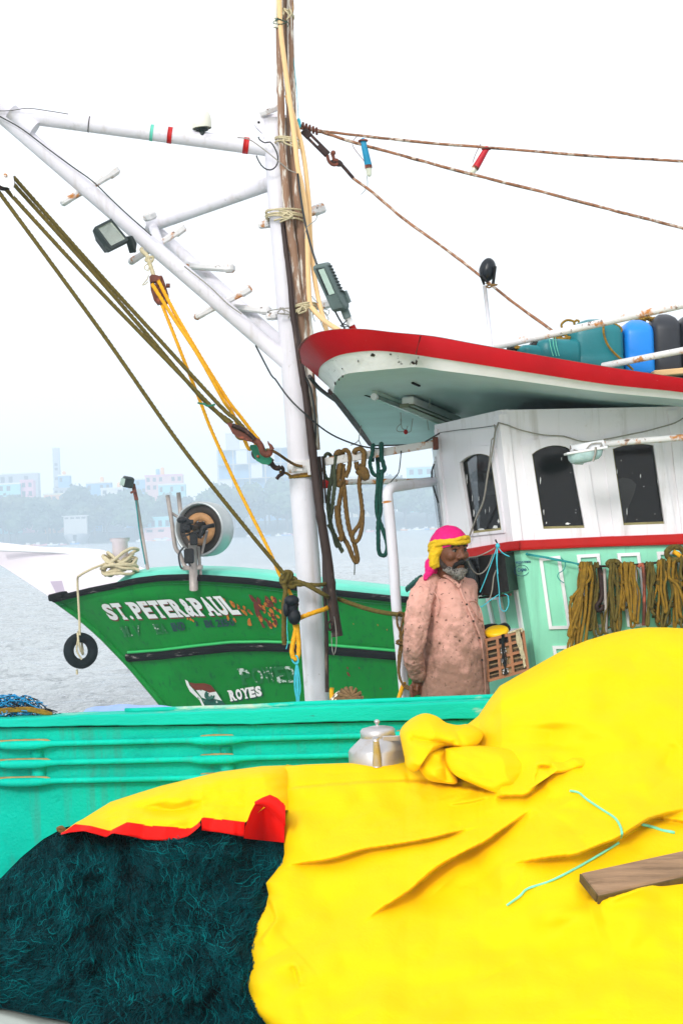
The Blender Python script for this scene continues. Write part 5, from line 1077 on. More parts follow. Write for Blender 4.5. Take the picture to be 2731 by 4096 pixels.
ropeobj(f7.path([(300, 200, dK + .02), (345, 215, dK), (420, 210, dK + .01), (520, 218, dK + .02), (600, 208, dK + .08), (640, 200, dK + .2)], None), .0105, 'olive', 'olive rope turn hugging the lower white mast')
ropeobj(f7.path([(300, 545, dK), (345, 540, dK), (420, 510, dK - .02), (520, 475, dK), (600, 450, dK + .05), (640, 432, dK + .15)], None), .012, 'yellowrope', 'orange yellow rope tied around the lower mast')
mb = MB(); mb.rope(f7.path([(330, 545), (310, 590), (320, 650), (290, 800), (285, 880), (315, 935), (345, 900), (350, 800), (342, 700), (330, 600)], dK - .02), .0125, step=.008); mb.rope(f7.path([(300, 545), (310, 490), (335, 480), (345, 520), (320, 560), (295, 550)], dK - .03), .012, step=.008); mk('rope_loop', mb, M['yellowrope'], label='orange yellow rope loop hanging beside the lower mast', cat='rope')
mb = MB(); bb = P(*f7(285, 430), 9.0); mb.box(bb, (.06, .06, .09), rot=np.array(Euler((.1, .3, .2)).to_matrix()), bev=.02); mb.ball(bb + [.01, -.01, -.05], (.035, .03, .045)); mb.ball(bb + [.0, -.02, .035], (.04, .03, .03)); mb.ball(bb + [-.03, -.02, -.01], (.018, .02, .04)); mk('black_bag', mb, M['bluebag'], label='crumpled black cloth bundle tied against the mast side', cat='cloth')
mb = MB()
for k in range(9):
    x0, x1 = 318 + k * 3, 312 + k * 6.2 + random.uniform(-4, 4); mb.wire(f7.path([(325, 950), (x0 + 2, 1010), (x1 - 4, 1120 + random.uniform(-20, 20)), (x1, 1240), (335 + random.uniform(-12, 16), 1385)], dK - .03), .0024)
mb.wire(f7.path([(280, 930), (300, 965), (335, 980), (345, 940), (330, 900), (318, 905)], dK - .035), .005); mk('string_tassel', mb, M['cyan'], label='bright cyan string tassel hanging from the yellow loop', cat='string')
tubeobj('string', f7.path([(236, 370), (240, 500), (236, 640), (245, 760), (228, 835)], dK - .03), .0022, 'cyan', 'single thin cyan string beside the thick olive tail', 'string')
mb = MB(); mb.lathe([(.014, 0), (.014, .006)], P(*f7(655, 610), 9.1), (0, -1, 0), 12, capped=False); pts = [P(*f7(652 + 22 * math.cos(t), 610 + 42 * math.sin(t)), 9.1) for t in np.linspace(0, 6.3, 20)]; mb.tube(pts, .006, 6); mk('iron_ring', mb, M['iron'], label='small dark iron ring beside the dark bamboo foot', cat='ring')
tubeobj('wire_loop', f7.path([(665, 680), (668, 800), (685, 895), (712, 800), (708, 640), (690, 520)], 9.08), .0022, 'greycable', 'thin grey wire loop hanging off the dark bamboo foot', 'wire')
# thin rope looped on the white post and yellow rope at its foot
mb = MB(); mb.rope(f7.path([(1300, 500, 8.86), (1325, 480, 8.85), (1360, 510, 8.85), (1350, 560, 8.86), (1325, 690, 8.86), (1330, 760, 8.86), (1312, 900, 8.86), (1310, 1060, 8.86), (1345, 1160, 8.85), (1420, 1205, 8.8), (1480, 1210, 8.75)], None), .006, n=7, step=.01)
mb.rope(f7.path([(1295, 515, 8.85), (1300, 600, 8.85), (1335, 690, 8.85), (1345, 800, 8.85), (1325, 950, 8.85), (1318, 1080, 8.85), (1360, 1190, 8.82), (1440, 1235, 8.78), (1500, 1245, 8.73)], None), .006, n=7, step=.01)
mb.rope(f7.path([(1290, 770), (1310, 755), (1350, 760), (1355, 785), (1310, 785), (1288, 770)], 8.84), .007, n=7, step=.008); mb.rope(f7.path([(1365, 500), (1370, 600), (1345, 690), (1330, 760)], 8.85), .006, n=7, step=.01)
mk('rope', mb, M['brownrope'], label='thin brown rope loops knotted on the white post and led to the hand', cat='rope')
ropeobj(f7.path([(1400, 1040, 9.02), (1390, 1120, 8.98), (1350, 1200, 8.9), (1320, 1290, 8.86), (1285, 1390, 8.85), (1270, 1450, 8.85)], None), .011, 'yellowrope', 'yellow rope leaning across the foot of the white post')

# ------------------------------------------------------------------ ropes hung over the rusty cross bar
dH = 9.28
def hang(pts, r, m, label, d=dH): return ropeobj(e3.path(pts, d), r, m, label, 'hanging_rope', step=.009)
hang([(290, 300, 9.34), (262, 262, 9.28), (235, 262, 9.24), (215, 310), (216, 420), (240, 480), (275, 490)], .0095, 'greyrope', 'grey green rope bight curled over the mast end of the cross bar')
mb = MB(); mb.rope(e3.path([(300, 340), (285, 460), (262, 580), (252, 700), (262, 820), (285, 930), (330, 1030), (370, 1120), (385, 1140)], dH), .0115, step=.009); mb.rope(e3.path([(318, 270), (305, 400), (310, 520), (298, 640), (285, 760), (270, 850)], dH - .02), .0105, step=.009); mb.rope(e3.path([(250, 890), (290, 960), (320, 1070), (340, 1095)], dH - .01), .009, step=.009)
mk('hanging_rope', mb, M['greyrope'], label='grey green rope hank hanging next to the mast from the cross bar', cat='rope')
mb = MB(); mb.rope(e3.path([(320, 280, 9.34), (335, 250, 9.26), (355, 250), (360, 330), (345, 430), (330, 520), (345, 540), (370, 500)], dH), .016, step=.011); mb.rope(e3.path([(385, 350), (385, 460), (372, 580), (350, 700), (345, 800), (360, 900), (380, 990), (430, 1080), (470, 1180), (500, 1230), (515, 1200), (490, 1080), (455, 980), (430, 880), (410, 740), (398, 600), (385, 500)], dH + .01), .0125, step=.009); mb.rope(e3.path([(335, 720), (335, 800), (350, 900), (375, 1000), (350, 1030)], dH - .015), .016, step=.011)
mk('hanging_rope', mb, M['brownrope'], label='thick brown rope hank with the longest bight under the cross bar', cat='rope')
hang([(385, 300, 9.36), (385, 235, 9.28), (410, 225), (440, 260), (440, 380), (405, 470)], .012, 'brownrope', 'short brown rope bight over the middle of the cross bar')
mb = MB(); mb.rope(e3.path([(490, 310, 9.36), (490, 235, 9.28), (530, 215), (570, 240), (570, 330), (555, 400), (520, 400), (500, 330)], dH), .014, step=.01); mb.rope(e3.path([(520, 370), (570, 400), (600, 450), (580, 470), (540, 430), (515, 400)], dH - .02), .018, step=.011)
mb.rope(e3.path([(540, 440), (530, 540), (545, 660), (555, 780), (535, 880), (480, 960), (465, 1010), (490, 1050), (530, 1010), (555, 900), (560, 760)], dH), .0115, step=.009); mk('hanging_rope', mb, M['brownrope'], label='brown rope hank with a bulky knot under the cross bar', cat='rope')
mb = MB(); mb.rope(e3.path([(650, 320, 9.42), (648, 200, 9.34), (655, 185, 9.30), (645, 260), (625, 340), (650, 430), (690, 450), (700, 400), (690, 290, 9.42)], dH + .02), .0105, step=.009); mb.rope(e3.path([(720, 320, 9.44), (725, 180, 9.36), (730, 190, 9.31), (728, 280), (745, 350), (755, 400), (720, 430)], dH + .02), .012, step=.009)
mb.rope(e3.path([(700, 430), (695, 560), (685, 680), (690, 790), (710, 860), (745, 950), (780, 1070), (770, 1150), (735, 1170), (705, 1130), (700, 1000), (700, 880), (720, 760), (715, 640), (725, 520), (735, 400)], dH), .0115, step=.009); mk('hanging_rope', mb, M['greenrope'], label='dark green rope hank with long open loop under the cross bar', cat='rope')
tubeobj('string', e3.path([(488, 1235), (488, 1290), (486, 1344)], dH), .003, 'greyrope', 'thin string end dangling under the longest brown rope hank', 'string')
mb = MB()
for k in range(3):
    x = 158 + k * 20; mb.wire(e3.path([(x, 290 - k * 5), (x + 12, 420), (x + 25 + k * 4, 700)], 9.22), .006)
mk('wire_strands', mb, M['bamboodark'], label='three dark wire strands between the mast and the hanging ropes', cat='wire')

# ------------------------------------------------------------------ stays, turnbuckle, net lights on the stays
dS = 9.6
def rwire(pts, r, label, name='stay'): mb = MB(); mb.rope(pts, r, step=.02, n=7); return mk(name, mb, M['rustwire'], None, label, 'stay')
rwire([P(*f1(850, 1690), DM), P(*c2(200, 170), dS), P(*c2(560, 210), dS), P(*c2(830, 232), dS), P(*c2(1200, 262), dS), P(*c2(1568, 284), dS), P(*c2(2500, 345), dS)], .0078, 'rusty upper stay with red net light running aft from the mast head')
rwire([P(*f1(850, 1720), DM - .02), P(*c2(180, 172), dS - .1), P(*c2(300, 210), dS - .1), P(*c2(500, 265), dS - .1), P(*c2(760, 335), dS - .1), P(*c2(1040, 405), dS - .1), P(*c2(1320, 478), dS - .1), P(*c2(1568, 542), dS - .1), P(*c2(2500, 795), dS - .1)], .0085, 'rusty second stay with blue net light running aft from the mast head')
rwire([P(*c2(300, 350), dS - .3), P(*c2(370, 400), dS - .35), P(*c2(500, 510), dS - .5), P(*c2(660, 625), dS - .7), P(*c2(810, 742), dS - .9), P(*c2(900, 815), dS - 1.05), P(*c2(1068, 938), dS - 1.25)], .0075, 'steep rusty stay from the turnbuckle down to the roof rail')
TB_ = thing('turnbuckle', P(*c2(200, 240), dS - .2), 'dark iron turnbuckle and shackle between mast head and steep stay', 'turnbuckle')
dt = lambda t: DM + .0 + (dS - .3 - DM) * t
mb = MB(); a, b = P(*f1(880, 1750), dt(.1)), P(*f1(1210, 2080), dt(.5)); pr = unit(np.cross(b - a, (0, 1, 0)))
for s in (-1, 1): mb.bar(a + pr * .012 * s, b + pr * .012 * s, .012, .014)
mb.bar(a, a + (b - a) * .28, .04, .022, up=(0, 1, 0), bev=.004); mb.bar(a + (b - a) * .62, b, .034, .022, up=(0, 1, 0), bev=.004); mk('frame', mb, M['iron'], TB_)
mb = MB(); mb.tube(cr(f1.path([(1205, 2085), (1225, 2160), (1270, 2210), (1320, 2215), (1344, 2190), (1335, 2150), (1300, 2150), (1285, 2100), (1270, 2060), (1285, 2045)], dt(.6)), .006), .009, 8); mb.ball(P(*f1(1285, 2055), dt(.6)), .014); mk('shackle', mb, M['rusty'], TB_)
mb = MB(); mb.tube(cr(c2.path([(238, 285), (258, 300), (300, 348)], dt(.9)), .01), .0095, 8); mb.tube(cr(c2.path([(215, 280), (240, 300), (258, 296), (245, 282), (225, 290)], dt(.8)), .006), .006, 6); mk('eye', mb, M['iron'], TB_)
mb = MB()
for pts in ([(1095, 153), (1110, 165), (1150, 160)], [(1150, 150), (1160, 175), (1175, 160)], [(1095, 165), (1120, 140), (1135, 160)]):
    pass
for k in range(5):
    x, y = c2(108 + k * 13, 148 + k * 5); c = P(x, y, DM + .02 * k); mb.tube([c + np.array([0, math.cos(t), math.sin(t)]) * .016 for t in np.linspace(0, 6.3, 14)], .007, 6)
mk('wire_clamp', mb, M['rusty'], label='rusty wire clamps gathering the stays at the mast head', cat='clamp')
mb = MB(); mb.ball(P(*f1(824, 1660), DM - .04), (.012, .012, .03)); mb.wire([P(*f1(822, 1640), DM - .04), P(*f1(790, 1150), DM - .06), P(*f1(745, 700), DM - .06), P(*f1(738, 200), DM - .06), P(*f1(735, -900), DM - .06)], .0018); mk('halyard', mb, M['cyan'], label='hair thin cyan halyard rising from the stay joint', cat='string')
def net_light(c, d, body, tip, m, label):
    t = thing('net_light', P(*c2(*body[1]), d), label, 'lamp'); a, b, e = P(*c2(*body[0]), d), P(*c2(*body[1]), d), P(*c2(*tip), d)
    mb = MB(); mb.capsule(a, .016, b, .020, 12); mk('casing', mb, m, t)
    mb = MB(); mb.tube([b, b + (e - b) * .3], .0205, 12); mk('collar', mb, M['rusty'], t)
    mb = MB(); mb.capsule(b + (e - b) * .3, .018, b + (e - b) * .85, .014, 12); mk('bulb', mb, M['bulb'], t)
    mb = MB(); mb.tube([a + np.array([math.cos(s) * .024, math.sin(s) * .024, .0]) for s in np.linspace(0, 6.3, 14)], .005, 6); mb.wire([a + [-.03, 0, .03], a + [-.06, 0, -.02], b + [-.02, 0, .02]], .002); mk('hanger', mb, M['rusty'], t)
net_light(c2, dS - .1, [(338, 205), (358, 298)], (362, 340), mat('blue_tape', lin(14, 138, 178), .5, .1, 30, bump=.2), 'blue taped net light hanging from the second stay')
net_light(c2, dS, [(812, 236), (772, 305)], (755, 330), mat('red_tape', lin(190, 20, 40), .5, .1, 30, bump=.2), 'red taped net light hanging from the upper stay')
tubeobj('thread', c2.path([(352, 340), (355, 380), (330, 412)], dS - .1), .0015, 'greenrope', 'thread dangling from the blue net light', 'thread')
# cables on gantry and mast
tubeobj('cable', [P(*f2(-20, 98), 9.14), P(*f2(100, 95), 9.14), P(*f2(250, 74), 9.14), P(*f2(420, 95), 9.14), P(*f2(615, 126), 9.14)], .0022, 'cable', 'thin dark cable lying along the top of the boom', 'cable')
tubeobj('cable', [P(*f2(-10, 140), 9.14), P(*f2(200, 260), 9.14), P(*f2(450, 450), 9.14), P(*f2(640, 590), 9.15), P(*f2(835, 730), 9.15), P(*f2(1000, 890), 9.16), P(*f2(1160, 1040), 9.16), P(*f2(1360, 1215), 9.17)], .0035, 'cable', 'black cable clipped along the upper strut', 'cable')
tubeobj('cable', [P(*f3(760, 520), 9.19), P(*f3(960, 680), 9.2), P(*f3(1100, 815), 9.2), P(*f3(1210, 895), 9.21)], .0035, 'greycable', 'grey cable clipped along the lower strut', 'cable')
mb = MB(); mb.wire(f1.path([(280, 1840), (300, 1880), (370, 1920), (440, 1910), (500, 1990), (540, 2100), (535, 2200), (480, 2270), (400, 2280), (320, 2220), (270, 2130), (255, 2090)], DM - .12), .004); mk('cable_loop', mb, M['cable'], label='black cable loop at the joint of boom and mast', cat='cable')
tubeobj('cable', f1.path([(0, 1850), (150, 1870), (330, 1990), (530, 2150), (700, 2290), (790, 2320)], DM - .13), .0032, 'greycable', 'pale cable slanting across the mast from the boom', 'cable')
tubeobj('cable', [P(*f3(1318, 1140), 9.2), P(*f3(1440, 1372), 9.2), P(*e8(0, 520), 9.18), P(*e8(100, 660), 9.15), P(*e8(230, 790), 9.1), P(*e8(400, 930), 9.2), P(*e8(560, 1010), 9.3), P(*e8(740, 1060), 9.35), P(*e8(950, 1065), 9.38), P(*e8(1120, 1040), 9.4), P(*e8(1290, 945), 9.38)], .0045, 'cable', 'black cable sagging from the strut past the mast to the wheelhouse', 'cable')
tubeobj('cable', [P(*e8(240, 510), 9.1), P(*e8(280, 600), 9.1), P(*e8(312, 800), 9.12), P(*e8(318, 950), 9.15), P(*f5(1325, 620), 9.16)], .006, 'cable', 'black hose hanging from the roof nose beside the dark bamboo', 'hose')
tubeobj('cable', e8.path([(270, 500, 9.0), (330, 580, 9.15), (430, 660, 9.6), (510, 710, 10.0), (570, 715, 10.2), (595, 705, 10.3)], None), .011, 'cable', 'thick black hose curling under the roof nose', 'hose')
mb = MB(); mb.wire(e8.path([(675, 885), (660, 960), (655, 1000), (620, 1030), (590, 1040)], 9.6), .003); mb.wire(e8.path([(655, 1000), (680, 1060)], 9.6), .003); mk('wire', mb, M['greycable'], label='pale forked wire hanging from the soffit edge', cat='wire')
tubeobj('wire', e3.path([(905, 230), (895, 340), (880, 430), (830, 490), (745, 590)], 9.35), .003, 'cable', 'thin wire drooping from cross bar to white post', 'wire')
tubeobj('hose', e3.path([(1200, 350), (1178, 420), (1185, 520), (1215, 630), (1240, 700)], 9.6), .005, 'cable', 'short dark hose bowed along the wheelhouse front edge', 'hose')

# ------------------------------------------------------------------ soffit lamps
fpl = S[15, 8]; 
def onsof(x, y, o=.0):
    """Point on the soffit under photo point x, y."""
    r = P(x, y, 1.0) - CAM; best = None
    d = S.reshape(-1, 3) - CAM; k = d @ r / np.dot(r, r); e = np.linalg.norm(d - k[:, None] * r, axis=1) / k; i = np.argmin(e); j = np.argsort(e)[:6]
    kk = np.average(k[j], weights=1 / (e[j] + 1e-5)); return CAM + r * kk - np.array([0, 0, o])
TL1 = thing('tube_lamp', onsof(*e8(1080, 740)), 'long pale tube lamp under the grey green soffit', 'lamp')
a, b = onsof(*e8(775, 602), .04), onsof(*e8(1390, 850), .04)
mb = MB(); mb.tube([a, b], .0165, 10); mb.bar(a + [0, 0, .022], b + [0, 0, .022], .03, .02); mk('tube', mb, M['lens'], TL1)
mb = MB(); ux = unit(b - a); mb.tube([a - ux * .012, a + ux * .02], .0185, 10); mk('end_cap', mb, M['trimwhite'], TL1)
TL2 = thing('batten_lamp', onsof(*e8(1220, 720)), 'grimy square batten lamp beside the tube lamp on the soffit', 'lamp')
a, b = onsof(*e8(1035, 640), .035), onsof(*e8(1410, 800), .035)
mb = MB(); mb.bar(a, b, .07, .045, bev=.008); mk('housing', mb, M['peel'], TL2)
mb = MB(); mb.bar(a + [-.02, -.0, -.028], b + [-.02, 0, -.028], .05, .022); mb.bar(a + [.0, 0, -.026], b + [.0, 0, -.026], .065, .01); mk('diffuser', mb, mat('grimy_diffuser', lin(112, 120, 96), .4, .2, 8, lin(70, 74, 58), .3, 6, .2, bump=.1), TL2)
mb = MB()
for p in ([(980, 720), (985, 800), (960, 830), (950, 860), (975, 875), (1020, 862), (1035, 830)], [(1075, 770), (1065, 840), (1060, 870), (1035, 880), (1010, 865)], [(980, 770), (990, 840), (1010, 858)], [(1210, 605), (1200, 700), (1190, 780), (1200, 860)]): mb.wire([onsof(*e8(*q), .05) for q in p], .0028)
mk('wire', mb, M['greycable'], label='loose looped wires hanging under the soffit lamps', cat='wire')
mb = MB(); mb.ball(onsof(*e8(1020, 850), .07), (.014, .014, .016)); mk('wire_connector', mb, M['redb'], label='tiny red connector on the looped soffit wires', cat='connector')
for k, (p, q) in enumerate((((705, 640), (768, 662)), ((1075, 546), (1130, 570)))):
    mb = MB(); mb.bar(onsof(*e8(*p), .004), onsof(*e8(*q), .004), .012, .008); mk('soffit_scar', mb, M['black'], FB_)

# ------------------------------------------------------------------ horn on its pole, rails and jerrycans on the roof
mb = MB(); mb.tube([P(*e7(70, 268), 8.5), P(*e7(128, 800), 8.5)], .0095, 10); HP = thing('horn_post', P(*e7(120, 740), 8.5), 'slim white post on the roof carrying a black wrapped horn', 'post'); mk('post', mb, M['white'], HP)
HN = thing('wrapped_horn', P(*e7(80, 265), 8.5), 'black plastic wrapped horn on top of the slim white post', 'horn')
c = P(*e7(98, 150), 8.5); mb = MB(); n_ = 20; ph = np.linspace(.03, 3.1, 14); th = np.linspace(0, 6.283, n_, endpoint=False); g = []
for a in ph:
    g.append([c + np.array([math.sin(a) * math.cos(t) * (.040 + .003 * math.sin(5 * t + a * 3)), math.sin(a) * math.sin(t) * .04, math.cos(a) * .060 + .0]) + np.array([-.004 + .007 * math.cos(a), 0, 0]) for t in th])
mb.grid(np.array(g), 0, True, True); mk('wrapping', mb, M['hornblue'], HN)
mb = MB(); mb.bar(P(*e7(40, 190), 8.48), P(*e7(68, 262), 8.5), .012, .012, bev=.003); mb.bar(P(*e7(150, 120), 8.46), P(*e7(133, 262), 8.48), .012, .016, bev=.003); mb.bar(P(*e7(50, 190), 8.46), P(*e7(95, 250), 8.47), .006, .01); mk('bracket', mb, M['blackplastic'], HN)
mb = MB(); mb.rope(e7.path([(80, 250), (120, 270), (105, 285), (85, 275), (115, 262), (165, 262), (140, 268), (115, 272)], 8.46), .004, n=6, step=.006); mk('tie', mb, M['brownrope'], HN)
def rail(p, q, d0, d1, r, label):
    a, b = P(*e7(*p), d0), P(*e7(*q), d1); mb = MB(); mb.tube(cr([a, b], .2), r, 12); return mk('roof_rail', mb, M['whiter'], None, label, 'rail')
rail((150, 728), (2700, 161), 8.42, 7.6, .0185, 'rusty white upper rail slanting over the jerrycans on the roof')
rail((960, 876), (2700, 537), 8.44, 7.7, .0165, 'rusty white lower rail before the dark jerrycans on the roof')
def can(cx, base_y, top_y, wpx, d, m, label, dep=.28, yaw=0.0, lean=0.0, handle=False):
    base = P(*e7(cx, base_y), d); h = (base_y - top_y) * .53 * d / FPX; w_ = wpx * .53 * d / FPX
    t = thing('jerrycan', base, label, 'jerrycan', 'jerrycans stowed on the roof')
    hh = [(0, .90), (.02, .97), (.06, 1), (.3, 1.0), (.34, .985), (.38, 1.0), (.72, 1.0), (.78, .98), (.84, .92), (.92, .74), (.97, .5), (1.0, .3)]
    R = np.array(Euler((0, lean, yaw)).to_matrix()); g = []
    for z, s in hh:
        row = []
        for k in range(28):
            a = k / 28 * 6.283; ca, sa = math.cos(a), math.sin(a); e = 2 / 5.0
            row.append(R @ np.array([w_ / 2 * s * math.copysign(abs(ca) ** e, ca), dep / 2 * s * math.copysign(abs(sa) ** e, sa), z * h]) + base)
        g.append(row)
    mb = MB(); mb.grid(np.array(g)[::-1], 0, True, True); k = mb.n; mb.add(np.array(g[-1]), [list(range(28))], 0, True); mk('body', mb, M[m], t)
    if not handle: return t
    up = R @ np.array([0, 0, 1.0]); mb = MB(); cpos = base + R @ np.array([-w_ * .18, -dep * .12, h * .97]); mb.lathe([(.028, 0), (.03, .005), (.03, .04), (.026, .046)], cpos, up, 16); mk('cap', mb, M['blackplastic'], t)
    if handle: mb = MB(); mb.tube(cr([base + R @ np.array(q) for q in ((w_ * -.05, 0, h * .96), (w_ * 0, 0, h * 1.08), (w_ * .25, 0, h * 1.07), (w_ * .32, 0, h * .9))], .01), .012, 8); mk('handle', mb, M[m], t)
    return t
can(905, 960, 530, 400, 8.62, 'tealcan', 'large teal jerrycan standing next to the lying teal one', .30)
can(1215, 960, 535, 240, 8.66, 'bluecan', 'bright blue jerrycan between teal and dark grey cans', .30)
can(1425, 960, 492, 225, 8.66, 'blackcan', 'dark grey jerrycan standing beside the bright blue one', .30)
can(1640, 960, 490, 240, 8.66, 'blackcan', 'dark grey jerrycan cut by the picture edge', .30)
def can_lying(p, q, w_, label):
    a, b = P(*e7(*p), 8.56), P(*e7(*q), 8.6); t = thing('jerrycan', (a + b) / 2, label, 'jerrycan', 'jerrycans stowed on the roof'); x = unit(b - a); z = unit(np.array([0, 0, 1]) - x * x[2]); y = np.cross(z, x); L = np.linalg.norm(b - a)
    g = []
    for u, s in ((0, .25), (.03, .5), (.09, .74), (.2, .95), (.3, 1), (.9, 1), (.97, .94), (1, .8)):
        row = []
        for k in range(24):
            an = k / 24 * 6.283; ca, sa = math.cos(an), math.sin(an); e = .42
            row.append(a + x * u * L + y * .14 * s * math.copysign(abs(ca) ** e, ca) + z * w_ * s * math.copysign(abs(sa) ** e, sa))
        g.append(row)
    mb = MB(); mb.grid(np.array(g), 0, True, True); mb.add(np.array(g[-1]), [list(range(24))], 0, True); mb.add(np.array(g[0]), [list(range(24))], 0, True); mk('body', mb, M['tealcan'], t)
    return t, a, x, y, z
t, a, x, y, z = can_lying((395, 790), (740, 800), .075, 'teal jerrycan lying on its side with black cap under the rail')
mb = MB(); cp = P(*e7(440, 715), 8.5); mb.lathe([(.03, 0), (.031, .006), (.031, .038), (.026, .044)], cp + x * .02 - z * .02, unit(-x * .8 + z * .6), 16); mk('cap', mb, M['blackplastic'], t)
mb = MB(); mb.tube(cr([a + x * .06 + z * .06, a + x * .09 + z * .10, a + x * .22 + z * .105, a + x * .27 + z * .07], .01), .011, 8); mk('handle', mb, M['tealcan'], t)
can_lying((265, 800), (520, 810), .05, 'small pale teal can low behind the red roof rim')
mb = MB(); mb.capsule(P(*e7(262, 745), 8.48), .018, P(*e7(290, 752), 8.5), .02); mk('float', mb, M['blackplastic'], label='small black float behind the rail end on the roof', cat='float')
mb = MB()
for pts, d in (([(655, 600), (650, 560), (690, 530), (740, 540), (745, 575), (720, 600)], 8.7), ([(740, 545), (770, 530), (780, 555), (740, 580)], 8.7)): mb.rope(e7.path(pts, d), .006, n=7, step=.008)
mk('rope', mb, M['goldrope'], label='ochre rope loop standing up behind the upper roof rail', cat='rope')
mb = MB()
for k in range(9): x, y = 640 + random.uniform(-45, 55), 665 + random.uniform(-25, 30); mb.rope(e7.path([(x - 30, y + random.uniform(-12, 12)), (x, y + random.uniform(-18, 8)), (x + 34, y + random.uniform(-10, 26)), (x + 10, y + 28)], 8.52 + random.uniform(-.05, .03)), .0075, n=7, step=.008)
mk('rope', mb, M['goldrope'], label='ochre rope tangle between the lying can and large teal can', cat='rope')
mb = MB()
for k in range(8): x, y = 1300 + random.uniform(-60, 60), 515 + random.uniform(-8, 16); mb.rope(e7.path([(x - 40, y + random.uniform(-6, 12)), (x, y + random.uniform(-14, 4)), (x + 40, y + random.uniform(-6, 10)), (x + 30, y + 18)], 8.66 + random.uniform(-.05, .03)), .006, n=7, step=.008)
mk('rope', mb, M['goldrope'], label='ochre rope bunch lying on the bright blue jerrycan', cat='rope')
ropeobj(e7.path([(965, 570, 8.45), (970, 640, 8.44), (1000, 720, 8.44), (1060, 790, 8.44), (1130, 850, 8.44), (1190, 905, 8.44)], None), .0055, 'goldrope', 'thin ochre rope hanging over the large teal jerrycan')
ropeobj(e7.path([(975, 560), (1010, 590), (1060, 625), (1100, 615), (1095, 585), (1040, 550)], 8.5), .005, 'goldrope', 'thin ochre rope loop off the upper roof rail')
mb = MB()
for k in range(6): x, y = 250 + random.uniform(-50, 60), 722 + random.uniform(-20, 20); mb.rope(e7.path([(x - 50, y + random.uniform(-6, 14)), (x, y + random.uniform(-18, 6)), (x + 60, y + random.uniform(-4, 12)), (x + 90, y + 14)], 8.52 + random.uniform(-.05, .03)), .0055, n=7, step=.008)
mk('rope', mb, M['goldrope'], label='ochre rope lying round the low end of the roof rail', cat='rope')
mb = MB()
for x in (565, 590, 610): mb.wire(e7.path([(x - 10, 630), (x, 720), (x + 22, 800)], 8.42), .002)
mk('string', mb, M['mintstring'], label='pale threads hanging from the rail over the lying can', cat='string')
mb = MB(); mb.bar(P(*e7(1330, 940), 8.5), P(*e7(1700, 905), 8.5), .12, .03, bev=.004); mk('plank', mb, M['tan'], label='tan board lying on the roof before the dark jerrycans', cat='plank')

# ------------------------------------------------------------------ wheelhouse side: lamp on its pipe, wires, speaker, crate, ropes, writing
dp = 8.5
PB = thing('bracket_pipe', P(*e6(1300, 420), dp), 'rusty white pipe reaching across before the wheelhouse windows', 'pipe')
mb = MB(); mb.tube([P(*e6(1000, 432), dp), P(*e6(1250, 405), dp), P(*e6(1568, 380), dp), P(*e6(2700, 286), dp)], .0165, 14); mk('pipe', mb, M['whiter'], PB)
mb = MB(); mb.tube([P(*e6(885, 452), dp), P(*e6(1085, 418), dp)], .021, 14); mk('sleeve', mb, M['trimwhite'], PB)
mb = MB(); mb.lathe([(.021, 0), (.014, .001)], P(*e6(885, 452), dp), (1, 0, .15), 14); mb.lathe([(.014, 0), (.001, .004)], P(*e6(886, 452), dp), (1, 0, .15), 14); mk('pipe_end', mb, M['rusty'], PB)
BL = thing('bulkhead_lamp', P(*e6(975, 540), dp), 'glass bulkhead lamp hung under the end of the white pipe', 'lamp')
lc = P(*e6(972, 462), dp); g = []
for z, s in ((0, 1), (-.012, .99), (-.034, .93), (-.05, .78), (-.058, .5), (-.06, .1)):
    g.append([lc + np.array([.088 * s * math.copysign(abs(math.cos(t)) ** .6, math.cos(t)) + z * .1, .055 * s * math.copysign(abs(math.sin(t)) ** .6, math.sin(t)), z + .008 * math.cos(t)]) for t in np.linspace(0, 6.283, 28, endpoint=False)])
mb = MB(); mb.grid(np.array(g)[::-1], 0, True, True); mk('bowl', mb, mat('ribbed_glass', lin(176, 206, 206), .2, .15, 30, lin(120, 150, 150), .3, 26, .2, alpha=.9, spec=.6, bump=.3, bscale=90), BL)
mb = MB(); mb.bar(P(*e6(850, 482), dp), P(*e6(1098, 442), dp), .12, .012, bev=.003); mk('rim', mb, M['trimwhite'], BL)
mb = MB(); mb.wire(e6.path([(1035, 440, dp - .06), (1032, 480, dp - .07), (1018, 525, dp - .06)], None), .006); mb.wire(e6.path([(900, 455), (960, 470), (990, 440), (1010, 420), (1070, 415), (1065, 440)], dp - .03), .004); mk('tie', mb, M['greycable'], BL)
tubeobj('cable', [side(*e6(x, y), .03) for x, y in [(445, 290), (500, 305), (580, 335), (720, 365), (840, 372), (960, 405), (1100, 390), (1250, 360), (1340, 342), (1420, 320), (1520, 290), (1600, 240)]], .0035, 'greycable', 'grey cable strung along the wall above the side windows', 'cable')
tubeobj('cable', [cham(*e6(x, y), .03) for x, y in [(445, 290), (425, 340), (418, 400), (400, 500), (380, 600), (355, 760), (310, 870), (275, 960), (260, 1010)]], .005, 'greycable', 'grey cable hanging down across the narrow first window', 'cable')
tubeobj('cable', [cham(*e6(x, y), .025) for x, y in [(420, 300), (425, 370), (405, 390), (400, 420), (385, 560)]], .003, 'greycable', 'second thinner cable beside the narrow window head', 'cable')
tubeobj('cable', [cham(*e6(x, y), .02) for x, y in [(90, 350), (200, 335), (320, 322), (425, 308)]], .002, 'cable', 'thin dark wire stretched over the narrow window', 'wire')
SP = thing('loudspeaker', P(*e4(1200, 880), 8.75), 'black box loudspeaker mounted behind the man under the red trim', 'loudspeaker')
sq = [(905, 470), (1345, 425), (1400, 825), (950, 890)]
mb = MB(); n_s = unit((-.42, -.9, 0)); fr = [P(*e4(*p), d) for p, d in zip(sq, (9.05, 8.72, 8.72, 9.05))]
